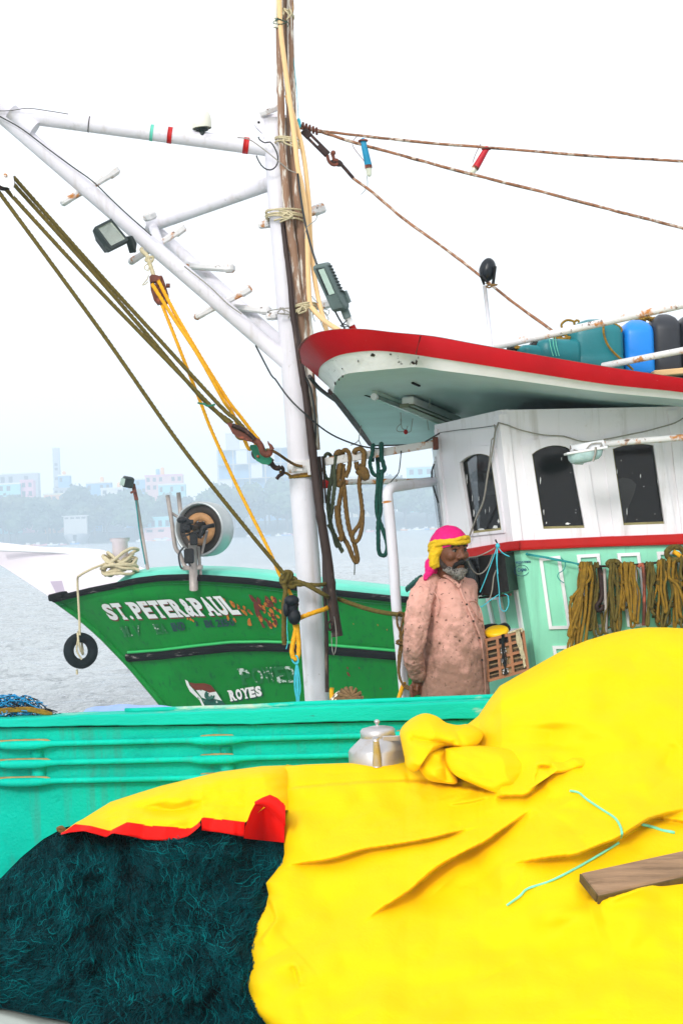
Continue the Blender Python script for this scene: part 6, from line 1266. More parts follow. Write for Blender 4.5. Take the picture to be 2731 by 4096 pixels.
fr2 = [P(*e4(*p), d) for p, d in zip([(1068, 455), (1345, 425), (1400, 825), (1120, 870)], (8.78, 8.72, 8.72, 8.78))]
mb.slab(fr2, (0.10, .30, 0)); mk('cabinet', mb, M['blackplastic'], SP)
fg = [P(*e4(*p), d) for p, d in zip([(905, 480), (1066, 456), (1118, 872), (960, 880)], (9.02, 8.775, 8.775, 9.02))]
mb = MB(); mb.slab(fg, (0.1, .05, 0)); mk('front_grille', mb, M['blackplastic'], SP)
cc = np.mean(fg, 0); nn = unit(np.cross(fg[1] - fg[0], fg[3] - fg[0])); nn = nn if nn[1] < 0 else -nn
mb = MB(); mb.lathe([(.115, 0), (.12, .008), (.108, .012), (.09, -.01), (.03, -.03), (.001, -.02)], cc + nn * .006 + [0, 0, -.02], nn, 28, capped=False); mk('woofer', mb, mat('woofer_black', (.03, .03, .033, 1), .5, .1, 30, bump=.1), SP)
mb = MB()
for i in range(9):
    for j in range(9):
        p = fg[0] * (1 - i / 8) + fg[1] * (i / 8); q = fg[3] * (1 - i / 8) + fg[2] * (i / 8); c = p * (1 - (j + .5) / 9) + q * (j + .5) / 9; mb.lathe([(.008, 0), (.006, .002)], c + nn * .001, nn, 6)
mk('grille_mesh', mb, mat('grille_black', (.035, .035, .04, 1), .4, .1, 30, bump=0), SP, kind='stuff')
def textobj(s, quad, surf, m, name, parent, off, bold=.0):
    v, f = text_mesh(s, bold); lo, hi = v.min(0), v.max(0); uv = (v - lo) / (hi - lo); q = np.array(quad, float); X, Y = uv[:, :1], uv[:, 1:]
    pt = (q[3] * (1 - X) + q[2] * X) * (1 - Y) + (q[0] * (1 - X) + q[1] * X) * Y
    mb = MB(); mb.add(np.array([surf(px, py, off) for px, py in pt]), f, 0, False); return mk(name, mb, M[m], parent)
textobj('JBL', [e4(1078, 868), e4(1115, 864), e4(1118, 880), e4(1082, 884)], lambda x, y, o: P(x, y, 8.77 - o), 'trimwhite', 'badge_lettering', SP, .004, .02)
mb = MB(); mb.bar(P(*e4(1090, 890), 8.85), P(*e4(1410, 858), 8.7), .02, .012); mk('shelf_bracket', mb, M['iron'], SP)
# cyan strings tied to a nail on the red trim
nail = e4(1278, 345); dn = 8.68
mb = MB()
for pts in ([(1278, 345), (1200, 560), (1140, 720), (1092, 835)], [(1278, 345), (1272, 480), (1275, 640), (1292, 800), (1300, 950), (1320, 1020), (1360, 1030), (1392, 960), (1385, 870), (1345, 850)], [(1278, 345), (1265, 480), (1280, 640)], [(1285, 350), (1300, 390), (1340, 430), (1400, 460)], [(1290, 855), (1200, 920), (1120, 980), (1080, 990)]): mb.wire(e4.path(pts, dn), .0028)
mb.ball(P(*e4(1278, 348), dn), (.012, .012, .014), n=8, m=6); mk('string', mb, M['cyan'], label='cyan strings knotted to a nail on the red trim over the loudspeaker', cat='string')
mb = MB(); mb.tube([P(*e4(1255, 285), dn), P(*e4(1285, 345), dn + .03)], .004, 6); mk('nail', mb, M['iron'], label='dark nail sticking out of the red trim', cat='nail')
mb = MB()
for pts in ([(1250, 370), (1150, 425), (1060, 460), (975, 470)], [(1230, 430), (1180, 560), (1120, 630), (1060, 640), (1000, 580), (970, 510)], [(1262, 600), (1235, 680), (1222, 800), (1195, 900), (1150, 950)]): mb.wire(e4.path(pts, dn + .02), .0034)
mk('wire', mb, M['greycable'], label='white wires drooping over the black loudspeaker', cat='wire')
mb = MB()
for k in range(7): mb.wire([side(*e5(225 + random.uniform(0, 20), 358 + random.uniform(-4, 6)), .03), side(*e5(450, 400 + random.uniform(-8, 8)), .05), side(*e5(680 + random.uniform(-10, 10), 445 + random.uniform(-5, 5)), .06)], .003)
mb.wire([side(*e5(x, y), .05) for x, y in [(520, 390), (555, 430), (545, 490), (500, 520), (490, 550), (510, 580), (545, 605)]], .0024); mb.ball(side(*e5(228, 357), .02), .008, n=8, m=6)
mk('string', mb, M['tealstring'], label='teal line stretched from a nail along the mint wall to the ropes', cat='string')
tubeobj('hanging_bar', [side(*e5(x, y), .055) for x, y in [(660, 445), (900, 462), (1250, 440), (1600, 400), (1800, 390)]], .006, 'iron', 'thin line along the mint wall that carries the ochre ropes', 'line')
textobj('9025577800', [e5(128, 420), e5(258, 412), e5(262, 430), e5(132, 442)], side, 'markpen', 'wall_writing', FB_, .006, .03)
textobj('CAJith', [e5(145, 480), e5(222, 474), e5(226, 506), e5(148, 518)], side, 'markpen', 'wall_writing', FB_, .006, .03)
textobj('Concefd', [e5(62, 545), e5(62, 440), e5(78, 440), e5(80, 545)], cham, 'markpen', 'wall_writing', FB_, .008, .03)
mb = MB(); pts = [side(*e5(181 + 60 * math.cos(t) * (1 + .04 * math.sin(3 * t)), 498 + 47 * math.sin(t)), .006) for t in np.linspace(.3, 6.2, 30)]; mb.tube(pts, .0013, 4); mk('wall_writing', mb, M['markpen'], FB_)
# ochre ropes: hanks hung side by side, each its own
HK = [(690, 640, 700, 1130, 'goldrope', 'ochre rope hank at the forward end of the mint wall'), (735, 700, 735, 1090, 'goldrope', 'slack ochre rope hank second from the forward end of the wall'), (800, 800, 770, 1060, 'olive', 'olive rope hank with a hitch beside the first iron hook'), (960, 985, 950, 1040, 'olive', 'thick olive hank topped by a round coil'), (1040, 1075, 1040, 1020, 'goldrope', 'ochre hank knotted at mid height behind the round coil'), (1105, 1130, 1120, 985, 'goldrope', 'tight ochre hank wound over between the two iron rods'), (1260, 1330, 1290, 970, 'olive', 'olive hank with a yellow twist past the second iron rod'), (1340, 1370, 1340, 980, 'goldrope', 'broad ochre hank in the middle of the big rope bundle'), (1400, 1440, 1420, 985, 'olive', 'dense olive hank under the big round coil'), (1470, 1530, 1500, 990, 'goldrope', 'long ochre hank hanging before the big round coil'), (1560, 1600, 1570, 1000, 'olive', 'olive hank at the picture edge of the rope bundle')]
rk = random.Random(9)
for (x0, x1, xm, yb, m, lab) in HK:
    mb = MB(); yt = 445 - max(0, (x0 - 1250)) * .18
    for k in range(5):
        a = rk.uniform(-40, 30); b = rk.uniform(-30, 60); yb_ = yb - rk.choice([0, 20, 60, 140, 230]) * rk.uniform(.6, 1) + (60 if x0 < 800 else 0); o = .045 + rk.uniform(-.02, .045); sl_ = (700 - x0) * .5 if x0 < 760 else rk.uniform(-34, 34); J = lambda s: rk.uniform(-s, s)
        pts = [(x0 + a, yt + 30, o + .02), (x0 + a + 6, yt - 6 + J(6), o + .01), (x0 + a + 12 + J(5), yt + 4, o + .03), (x0 + a + 4 + J(16), yt + 150, o + .03 + J(.01)), (lerp(x0 + a, x1 + b, .5) - 14 + sl_ * .5 + J(22), lerp(yt, yb_, .55), o + .04), (x1 + b - 40 + sl_ + J(12), yb_ - 40, o + .05), (x1 + b - 26 + sl_ + J(8), yb_ + 2, o + .05), (x1 + b - 8 + sl_ + J(14), yb_ - 44, o + .05), (x1 + b - 2 + sl_ * .4 + J(26), lerp(yt, yb_, .5), o + .03 + J(.015)), (x0 + a + 40 + J(18), yt + 120, o + .03), (x0 + a + 30 + J(8), yt + 6, o + .02)]
        if rk.random() < .35: pts = pts[:7] + [(pts[6][0] + J(30), pts[6][1] + 20, o)]
        mb.rope([side(*e5(p[0], p[1]), p[2]) for p in pts], .0068 + rk.uniform(-.001, .0015), n=7, step=.011)
    if rk.random() < .8:
        yk = rk.uniform(560, 860); mb.rope([side(*e5(x1 + 34 * math.cos(t), yk + 22 * math.sin(t * 1.3)), .075 + .02 * math.sin(t * 2)) for t in np.linspace(0, 8, 16)], .0095, n=7, step=.01)
    mk('rope_hank', mb, M[m], None, lab, 'rope', 'rope hanks hung on the mint wall')
def coil(cx, cy, rx, ry, n, label, r=.0095, m='olive'):
    mb = MB()
    for k in range(n):
        a, b = rk.uniform(-9, 9), rk.uniform(-9, 9); mb.rope([side(*e5(cx + a + rx * math.cos(t), cy + b + ry * math.sin(t)), .07 + rk.uniform(0, .03)) for t in np.linspace(0, 6.5, 16)], r, n=7, step=.011)
    mk('rope_coil', mb, M[m], None, label, 'rope', 'rope hanks hung on the mint wall')
coil(968, 440, 45, 22, 4, 'small round olive coil topping the thick hank'); coil(1500, 350, 75, 55, 7, 'big round olive coil high at the end of the rope bundle', .011)
mb = MB(); mb.rope([side(*e5(x, y), .10) for x, y in [(1480, 335), (1510, 350), (1540, 375), (1600, 420)]], .012, step=.01); mk('rope_end', mb, M['yellowrope'], None, 'bright yellow rope end over the big olive coil', 'rope')
for k, (pts, m, lab) in enumerate(((([(850, 470), (865, 600), (868, 720), (850, 770), (825, 800), (835, 840), (870, 830), (876, 790)]), 'iron', 'dark iron hook hanging among the ochre ropes'), (([(890, 480), (898, 700), (905, 900), (900, 1060)]), 'galv', 'straight grey iron rod hanging beside the dark hook'), (([(1150, 455), (1162, 650), (1172, 850), (1180, 960)]), 'galv', 'grey iron rod in the middle of the ochre ropes'), (([(1180, 470), (1215, 440), (1228, 520), (1235, 700), (1228, 970)]), 'rusty', 'bent rusty iron rod over the ochre ropes'))):
    tubeobj('iron_rod', [side(*e5(x, y), .10) for x, y in pts], .0095 if m != 'iron' else .012, m, lab, 'rod')
mb = MB(); mb.wire([side(*e5(x, y), .09) for x, y in [(700, 455), (690, 480), (688, 500)]], .008); mk('red_tie', mb, M['redb'], None, 'red tie on the forward end of the rope line', 'tie')

# crate with slats and lettering, hung on the chamfered wall
CRp = thing('crate', P(*e4(1360, 1740), 8.6), 'brown slatted plastic crate hanging on the mint wall behind the man', 'crate')
q = [np.array(P(*e4(*p), d)) for p, d in zip([(1150, 1330), (1545, 1235), (1600, 1650), (1180, 1765)], (8.64, 8.62, 8.62, 8.64))]
nq = unit(np.cross(q[1] - q[0], q[3] - q[0])); nq = nq if nq[1] < 0 else -nq
def CQ(u, v, o=0.0): return (q[0] * (1 - u) + q[1] * u) * (1 - v) + (q[3] * (1 - u) + q[2] * u) * v + nq * o
mb = MB(); mb.slab([CQ(0, 0, -.012), CQ(1, 0, -.012), CQ(1, 1, -.012), CQ(0, 1, -.012)], -nq * .004)
for a, b in (((0, 0), (1, 0)), ((1, 0), (1, 1)), ((1, 1), (0, 1)), ((0, 1), (0, 0))):
    p0, p1 = CQ(*a), CQ(*b); mb.slab([p0, p1, p1 - nq * .14, p0 - nq * .14], nq * .0 + (CQ(.5, .5) - (p0 + p1) / 2) * .03 + 0)
mk('tub', mb, M['crated'], CRp)
for u in (0.0, .30, .62, .985): mb = MB(); mb.bar(CQ(u + .008, 0), CQ(u + .008, 1), .014, .022, up=nq); mk('post', mb, M['crate'], CRp)
for v in (0.0, .22, .48, .74, .97): mb = MB(); mb.bar(CQ(0, v + .015), CQ(1, v + .015), .014, .018, up=nq); mk('rail', mb, M['crate'], CRp)
SLm = None
for (u0, u1) in ((.02, .28), (.66, .97)):
    for (v0, v1) in ((.06, .22), (.26, .48), (.52, .74), (.78, .96)):
        for row in range(2):
            for k in range(9):
                u = lerp(u0, u1, (k + .7) / 9.6); va, vb = lerp(v0, v1, .06 + row * .5), lerp(v0, v1, .40 + row * .5)
                if SLm is None: SLm = []
                SLm.append((CQ(u, va, -.0075), CQ(u, vb, -.0075)))
mb = MB()
for a, b in SLm: mb.bar(a, b, .0034, .003, up=nq)
mk('slot_openings', mb, M['blackdark'], CRp, kind='stuff')
for s, v in (('S', .30), ('F', .52), ('S', .80)):
    textobj(s, [(.37, v), (.52, v), (.52, v + .13), (.37, v + .13)], lambda u, v_, o: CQ(u, v_, o), 'trimwhite', 'crate_lettering', CRp, -.004, .04)
mb = MB(); mb.slab([CQ(.33, .06, -.004), CQ(.58, .06, -.004), CQ(.58, .18, -.004), CQ(.33, .18, -.004)], -nq * .004); mk('hand_hole', mb, M['blackdark'], CRp)
mb = MB()
for k in range(5): mb.wire([CQ(.45 + rk.uniform(-.05, .05), -.04, .02), CQ(.44 + rk.uniform(-.05, .05), .3, .02), CQ(.46 + rk.uniform(-.07, .07), .6, .02), CQ(.45 + rk.uniform(-.06, .06), .95, .02)], .003)
mk('net_strands', mb, M['blacknet'], None, 'dark net strands dangling over the crate front', 'net')
mb = MB()
for k in range(7): mb.wire([CQ(.88 + rk.uniform(-.05, .06), -.06, .015), CQ(.86 + rk.uniform(-.06, .08), .25, .02), CQ(.9 + rk.uniform(-.07, .06), .5, .02), CQ(.9 + rk.uniform(-.07, .08), rk.uniform(.6, .9), .015)], .004)
mb.rope([CQ(.6, -.03, .01), CQ(.8, -.04, .01), CQ(.97, -.06, .01), CQ(.95, .02, .02)], .005, n=6, step=.01); mk('cord', mb, M['palerope'], None, 'pale cords tied round the crate corner', 'cord')
mb = MB(); c = CQ(.30, -.05, -.06) + [0, 0, .012]; mb.lathe([(.052, -.014), (.060, -.010), (.063, 0), (.060, .010), (.052, .015), (.001, .016)], c, unit((-.12, -.30, .95)), 30); mk('yellow_float', mb, mat('yellow_plastic', lin(244, 196, 10), .4, .05, 8, bump=.1), None, 'round yellow lid lying on the brown crate', 'lid')
mb = MB(); c = e4.P(1190, 1235, 8.80); mb.ball(c, (.07, .06, .035), np.array(Euler((0, -.15, .2)).to_matrix())); mb.ball(c + [.07, -.02, .012], (.03, .04, .02)); mb.tube(cr([c + [.03, -.05, .02], c + [.08, -.055, .035], c + [.1, -.05, .005], c + [.06, -.055, -.01]], .01), .006, 6); mk('dark_cloth', mb, M['bluebag'], None, 'dark folded cloth behind the yellow lid', 'cloth')

# woven basket on deck
BK = thing('basket', P(*f7(820, 1500), 8.7), 'round woven basket with white chequered rim by the mast foot', 'basket')
bc = P(*f7(835, 1345), 8.75); axb = unit((.18, -.75, .5)); Rb = .075
xa = unit(np.cross((0, 0, 1), axb)); za = np.cross(axb, xa)
mb = MB(); mb.lathe([(.001, .03), (Rb * .5, .028), (Rb * .95, .0), (Rb * 1.3, -.05), (Rb * 1.42, -.11), (Rb * 1.45, -.16)], bc, axb, 32, capped=False); mk('body', mb, M['basket'], BK)
pr = [(Rb * .92, .006), (Rb * 1.08, -.015), (Rb * 1.2, -.033), (Rb * 1.3, -.052)]
for ringk in range(3):
    for k in range(26):
        if (k + ringk) % 2: continue
        mb = MB(); a0, a1 = k / 26 * 6.283, (k + 1) / 26 * 6.283; quad = []
        for (rr_, h_), an in ((pr[ringk], a0), (pr[ringk], a1), (pr[ringk + 1], a1), (pr[ringk + 1], a0)): quad.append(bc + axb * (h_ + .004) + (xa * math.cos(an) + za * math.sin(an)) * rr_)
        mb.slab(quad, -axb * .004); mk('weave_strip', mb, M['basketw'], BK)
for k in range(7):
    an = k / 7 * math.pi; e = (xa * math.cos(an) + za * math.sin(an)); mb = MB(); pts = [bc + axb * (.032 + .006 * math.cos(t) + k * .001) + e * Rb * .92 * math.sin(t) for t in np.linspace(-1.45, 1.45, 9)]
    mb.tube(pts, .011, 6, flat=.35); mk('weave_strip', mb, M['basket'], BK)
ropeobj(f7.path([(668, 1210), (665, 1280), (680, 1380), (690, 1440)], 8.8), .011, 'yellowrope', 'yellow rope hanging between mast foot and basket')

# net bundle and pale blue sheet behind the rail
mb = MB(); g = []
xs3 = np.linspace(-60, 200, 20)
tops = curve1([(-60, 2790), (30, 2782), (80, 2778), (150, 2800), (210, 2845), (260, 2866)])
NBN = thing('net_bundle', P(60, 2866, 7.6), 'blue and black net bundle with ochre rope lying on the turquoise rail', 'net')
for (m, n, nm) in (('bluenet', 150, 'blue_mesh'), ('blacknet', 110, 'black_mesh')):
    mb = MB()
    for k in range(n):
        x = rk.uniform(-60, 170 if m == 'bluenet' else 235); yt_ = float(tops(x)); y = rk.uniform(yt_, 2872); d = 7.56 + rk.uniform(-.06, .12); an = rk.uniform(-.5, .6); L = rk.uniform(25, 70)
        pts = [(x + L * t * math.cos(an) + rk.uniform(-5, 5), min(2876, max(float(tops(min(255, x + L * t * math.cos(an)))) - 4, y + L * t * math.sin(an) + rk.uniform(-9, 9))), d + rk.uniform(-.02, .02)) for t in np.linspace(-.5, .5, 5)]
        mb.wire([P(*p) for p in pts], .0022, step=.012)
    mk(nm, mb, M[m], NBN)
mb = MB()
mb.wire([P(*f8(*p), 7.52) for p in [(0, 185), (40, 150), (90, 128), (140, 150), (200, 190), (260, 215)]], .0025)
mk('blue_mesh', mb, M['bluenet'], NBN)
mb = MB()
for yy in (0, 9, 17): mb.rope(f8.path([(-40, 222 + yy), (60, 212 + yy), (130, 208 + yy), (200, 210 + yy), (280, 226 + yy), (330, 244)], 7.5), .006, n=7, step=.008)
mk('rope', mb, M['goldrope'], NBN)
mb = MB(); g = []
for i, x in enumerate(np.linspace(515, 1275, 30)):
    u = i / 29; yt_ = float(np.interp(x, [515, 540, 600, 720, 860, 1000, 1150, 1275], [242, 215, 200, 186, 188, 192, 200, 216])); row = []
    for v in np.linspace(0, 1, 6): row.append(P(*f8(x, lerp(yt_ - 1 + 3 * math.sin(x * .03), 262 - 30 * u, v)), 7.75 - .12 * math.sin(v * 1.5) + .01 * math.sin(x * .06 + v * 4)))
    row.insert(0, row[0] + np.array([0, .25, -.03])); g.append(row)
mb.grid(np.array(g)); mk('blue_sheet', mb, M['bluetarp'], None, 'pale blue folded sheet lying behind the turquoise rail', 'sheet')
# ------------------------------------------------------------------ the man
PD = 8.62
person = thing('person', P(*e4(820, 2090), PD) * [1, 1, 0] + [0, 0, z_d], 'bearded man in stained pink shirt and pink and yellow headscarf standing on the boat', 'person')
def remesh(o, vox, smooth=4, disp=None):
    m = o.modifiers.new('remesh', 'REMESH'); m.mode = 'VOXEL'; m.voxel_size = vox; m.use_smooth_shade = True
    s = o.modifiers.new('smooth', 'SMOOTH'); s.factor = .5; s.iterations = smooth
    for (sz, st) in (disp or []):
        tx = bpy.data.textures.new('folds', 'CLOUDS'); tx.noise_scale = sz; tx.noise_depth = 2
        d = o.modifiers.new('folds', 'DISPLACE'); d.texture = tx; d.strength = st; d.mid_level = .5; d.texture_coords = 'LOCAL'
def skinmat(n, c): return mat(n, c, .5, .12, 30, tuple(q * .6 for q in c[:3]) + (1,), .2, 25, .25, bump=.15, bscale=120)
M['skin'] = skinmat('brown_skin', lin(108, 64, 42)); M['hairgrey'] = mat('grey_beard', lin(132, 126, 120), .9, .35, 160, lin(26, 22, 20), .5, 110, .12, bump=.6, bscale=300); M['whisker'] = mat('dark_whiskers', lin(58, 46, 40), .9, .35, 160, lin(110, 102, 96), .25, 120, .15, bump=.6, bscale=300); M['hairblack'] = mat('black_hair', (.004, .003, .003, 1), .8, .3, 100, bump=.5, bscale=300)
M['pinkcloth'] = mat('magenta_cloth', (.72, .002, .17, 1), .75, .15, 12, bump=.35, bscale=60, stretch=(1, 1, 3)); M['yellowcloth'] = mat('yellow_scarf', (.72, .45, .006, 1), .8, .15, 20, bump=.5, bscale=90)
M['jeans'] = mat('blue_denim', lin(52, 100, 120), .8, .25, 30, bump=.3, bscale=150)
def shirt_mat():
    m = mat('stained_pink_cotton', lin(214, 160, 146), .85, .06, 5, lin(120, 88, 70), .10, 14, col3=lin(64, 38, 34), cov3=.24, s3=44, sharp=.05, bump=.35, bscale=45)
    t = m.node_tree; N, L = t.nodes, t.links; b = N['Principled BSDF']; src = b.inputs['Base Color'].links[0].from_socket
    tc = N.new('ShaderNodeTexCoord'); sp = N.new('ShaderNodeSeparateXYZ'); L.new(tc.outputs['Object'], sp.inputs[0])
    # dirt: thicker where the belly and forearms get wiped
    nz = N.new('ShaderNodeTexNoise'); nz.inputs['Scale'].default_value = 11; nz.inputs['Detail'].default_value = 8; nz.inputs['Roughness'].default_value = .7; L.new(tc.outputs['Object'], nz.inputs['Vector'])
    mr = N.new('ShaderNodeMapRange'); mr.inputs[1].default_value = 1.32; mr.inputs[2].default_value = .92; mr.inputs[3].default_value = -.14; mr.inputs[4].default_value = .22; L.new(sp.outputs[2], mr.inputs[0])
    ad = N.new('ShaderNodeMath'); ad.operation = 'ADD'; L.new(nz.outputs['Fac'], ad.inputs[0]); L.new(mr.outputs[0], ad.inputs[1])
    st = N.new('ShaderNodeMapRange'); st.inputs[1].default_value = .42; st.inputs[2].default_value = .68; st.inputs[4].default_value = .8; L.new(ad.outputs[0], st.inputs[0])
    mx = N.new('ShaderNodeMix'); mx.data_type = 'RGBA'; L.new(st.outputs[0], mx.inputs[0]); L.new(src, mx.inputs[6]); mx.inputs[7].default_value = lin(128, 96, 78)
    L.new(mx.outputs[2], b.inputs['Base Color']); return m
M['shirt'] = shirt_mat()
fy = math.radians(33); fv = np.array([math.sin(fy), -math.cos(fy), -.06]); fv = unit(fv); upv = np.array([0, 0, 1.0]); rv = unit(np.cross(fv, upv)); upv = np.cross(rv, fv); HM = np.stack([rv, fv, upv], 1)
Hc = e4.P(772, 415, PD - .02)
def H(r, f, u): return Hc + rv * r + fv * f + upv * u
# torso rows: (y, centre x, half width, half depth)
rows = [(600, 770, 95, .052), (650, 768, 150, .07), (690, 765, 215, .088), (750, 755, 285, .105), (850, 752, 308, .125), (950, 775, 305, .138), (1050, 800, 312, .148), (1200, 818, 325, .158), (1300, 826, 335, .164), (1500, 838, 347, .168), (1700, 832, 357, .168), (1850, 830, 362, .165), (1935, 828, 366, .163)]
TD = PD + .06
def tor(x, y, off=0.0):
    cx = np.interp(y, [q[0] for q in rows], [q[1] for q in rows]); hw = np.interp(y, [q[0] for q in rows], [q[2] for q in rows]); hd = np.interp(y, [q[0] for q in rows], [q[3] for q in rows])
    u = max(-.98, min(.98, (x - cx) / hw)); return e4.P(x, y, TD - hd * math.sqrt(1 - u * u) - off)
def torso_grid(k=1.0):
    g = []
    for y, cx, hw, hd in rows: g.append([e4.P(cx + hw * k * math.cos(t), y, TD + hd * k * math.sin(t)) for t in np.linspace(0, 6.283, 28, endpoint=False)])
    return np.array(g)[::-1]
# body: one continuous surface, mostly under the clothes
mb = MB(); g = torso_grid(.86); mb.grid(g, 0, True, True); mb.add(g[0], [list(range(27, -1, -1))]); mb.add(g[-1], [list(range(28))])
mb.ball(H(0, 0, .012), (.080, .100, .110), HM, 24, 16); mb.ball(H(0, .035, -.052), (.060, .062, .066), HM, 18, 12)
mb.capsule(H(0, .092, .018), .009, H(0, .112, -.016), .014); mb.ball(H(.014, .102, -.022), .011); mb.ball(H(-.014, .102, -.022), .011)
mb.capsule(H(.040, .080, .036), .012, H(.010, .094, .033), .011); mb.capsule(H(-.040, .080, .036), .012, H(-.010, .094, .033), .011)
mb.ball(H(.040, .068, -.012), .026); mb.ball(H(-.040, .068, -.012), .026); mb.capsule(H(.018, .094, -.060), .008, H(-.018, .094, -.060), .008); mb.capsule(H(.014, .092, -.072), .009, H(-.014, .092, -.072), .009)
mb.ball(H(0, .075, -.098), .024); mb.ball(H(.080, -.005, -.012), (.012, .022, .034), HM); mb.ball(H(-.080, -.005, -.012), (.012, .022, .034), HM)
mb.capsule(H(0, -.02, -.05), .062, e4.P(770, 720, TD - .01), .068)
sh, el, wr = e4.P(465, 900, PD - .03), e4.P(392, 1400, PD - .09), e4.P(440, 1745, PD + .0)
mb.capsule(sh, .045, el, .04); mb.capsule(el, .04, wr, .028); mb.capsule(e4.P(980, 900, TD + .14), .045, e4.P(900, 1420, TD + .2), .04); mb.capsule(e4.P(900, 1420, TD + .2), .04, e4.P(520, 1800, PD + .08), .028)
# right hand behind the back: palm and five bent fingers closing on the rope
pm = e4.P(438, 1815, PD + .02); mb.capsule(wr, .026, pm, .030); mb.ball(pm + [.01, 0, -.012], (.032, .022, .036))
for k, (dx, dz, L) in enumerate(((-.020, .012, .034), (-.024, -.006, .04), (-.022, -.022, .04), (-.014, -.036, .034))):
    a = pm + [dx * .5, -.012, dz]; b_ = a + np.array([-.022, -.014, -.008]); c_ = b_ + np.array([.004, -.010, -.022]) * (L / .04); mb.capsule(a, .0105, b_, .0095); mb.capsule(b_, .0095, c_, .008)
a = pm + [.012, -.016, .02]; b_ = a + [-.012, -.018, -.016]; mb.capsule(a, .012, b_, .010); mb.capsule(b_, .010, b_ + [-.004, -.006, -.022], .0085)
# second hand just behind the first
pm2 = pm + [.06, .05, -.02]; mb.ball(pm2, (.034, .024, .036))
for k in range(4): mb.capsule(pm2 + [-.01, -.01, .016 - k * .014], .010, pm2 + [-.036, -.02, .01 - k * .014], .008)
hip = e4.P(828, 1900, TD)
for s in (-1, 1):
    hp = hip + np.array([.085 * s, .03 * s, -.02]); kn = hp + [.01, 0, -.42]; an = np.array([kn[0], kn[1] + .02, z_d + .07]); mb.capsule(hp, .07, kn, .05); mb.capsule(kn, .05, an, .036); mb.capsule(an + [0, 0, -.035], .034, an + fv * .15 + [0, 0, -.045], .026)
body = mk('body', mb, M['skin'], person); remesh(body, .005, 3)
mb = MB()
for s in (1, -1): mb.ball(H(.031 * s, .083, .012), (.0125, .0125, .0065), HM, 12, 8)
mk('eyes', mb, mat('eye_white', (.20, .16, .14, 1), .25, .05, 10, bump=0), person)
mb = MB()
for s in (1, -1): mb.ball(H(.030 * s + .001, .0925, .012), (.0058, .004, .0062), HM, 10, 6)
mk('irises', mb, M['blackplastic'], person)
mb = MB()
for s in (1, -1): mb.tube(cr([H(.048 * s, .080, .030), H(.033 * s, .095, .041), H(.012 * s, .104, .036)], .006), .0052, 7); mb.tube(cr([H(.046 * s, .086, .016), H(.031 * s, .0965, .0215), H(.016 * s, .091, .016)], .006), .0026, 6)
mk('eyebrows', mb, M['hairblack'], person)
mb = MB()
for s in (1, -1): mb.capsule(H(.004 * s, .110, -.043), .012, H(.030 * s, .095, -.056), .011); mb.capsule(H(.030 * s, .095, -.056), .011, H(.038 * s, .082, -.078), .008)
o = mk('moustache', mb, M['hairblack'], person); remesh(o, .003, 2, [(.008, .004)])
mb = MB()
for s in (1, -1):
    mb.capsule(H(.010 * s, .088, -.098), .024, H(.045 * s, .060, -.086), .022); mb.capsule(H(.040 * s, .062, -.090), .020, H(.056 * s, .040, -.080), .014)
mb.ball(H(0, .082, -.110), .028); mb.ball(H(0, .06, -.106), .03); mb.capsule(H(.008, .098, -.084), .012, H(-.008, .098, -.084), .012)
o = mk('beard', mb, M['hairgrey'], person); remesh(o, .0035, 2, [(.010, .008)])
for s in (1, -1): mb = MB(); mb.capsule(H(.052 * s, .046, -.076), .017, H(.0665 * s, .024, -.052), .013); mb.capsule(H(.0665 * s, .024, -.052), .012, H(.077 * s, .012, -.012), .007); o = mk('whisker', mb, M['whisker'], person); remesh(o, .0035, 2, [(.010, .006)])
# headscarf: pink dome, yellow twisted band with knot, tail
mb = MB(); g = []
for a in np.linspace(.03, 1.75, 14):
    g.append([H(math.sin(a) * math.cos(t) * (.092 + .002 * math.sin(9 * t)), math.sin(a) * math.sin(t) * .108 - .006, math.cos(a) * .106 + .030 + (-.030 * (a / 1.75) ** 2 * (-math.sin(t)) if True else 0)) for t in np.linspace(0, 6.283, 40, endpoint=False)])
mb.grid(np.array(g), 0, True, True); mb.add(np.array(g[0]), [list(range(40))]); hs_ = mk('headscarf', mb, M['pinkcloth'], person)
tx = bpy.data.textures.new('creases', 'CLOUDS'); tx.noise_scale = .04; d_ = hs_.modifiers.new('creases', 'DISPLACE'); d_.texture = tx; d_.strength = .010; d_.texture_coords = 'LOCAL'
mb = MB()
for off, r in ((.002, .0115), (.019, .0105)):
    pts = [H(.0935 * math.cos(t), .106 * math.sin(t) + .0, .030 + off + .026 * math.sin(t) + .006 * math.sin(3 * t + off * 90)) for t in np.linspace(-2.2, 2.5, 30)]
    p = cr(pts, .006); mb.tube(p, r, 10, lobes=3, amp=.12, pitch=.12)
kc = e4.P(640, 430, PD - .13)
for p, q, r in (((700, 340), (640, 430), .026), ((640, 420), (600, 430), .028), ((620, 440), (600, 540), .026), ((650, 440), (650, 560), .014), ((600, 400), (590, 470), .022), ((640, 470), (615, 560), .020)): mb.capsule(e4.P(*p, PD - .085), r * .72, e4.P(*q, PD - .075), r * .78)
o = mk('scarf_band', mb, M['yellowcloth'], person); remesh(o, .0035, 2, [(.02, .007), (.007, .003)])
mb = MB(); mb.capsule(e4.P(585, 500, PD - .04), .022, e4.P(575, 600, PD - .05), .026); mb.capsule(e4.P(575, 600, PD - .05), .024, e4.P(520, 690, PD - .06), .012); mb.capsule(e4.P(550, 510, PD - .03), .012, e4.P(540, 570, PD - .04), .014); mb.capsule(e4.P(600, 520, PD), .03, e4.P(610, 600, PD), .026)
o = mk('scarf_tail', mb, M['pinkcloth'], person); remesh(o, .004, 2, [(.02, .012)])
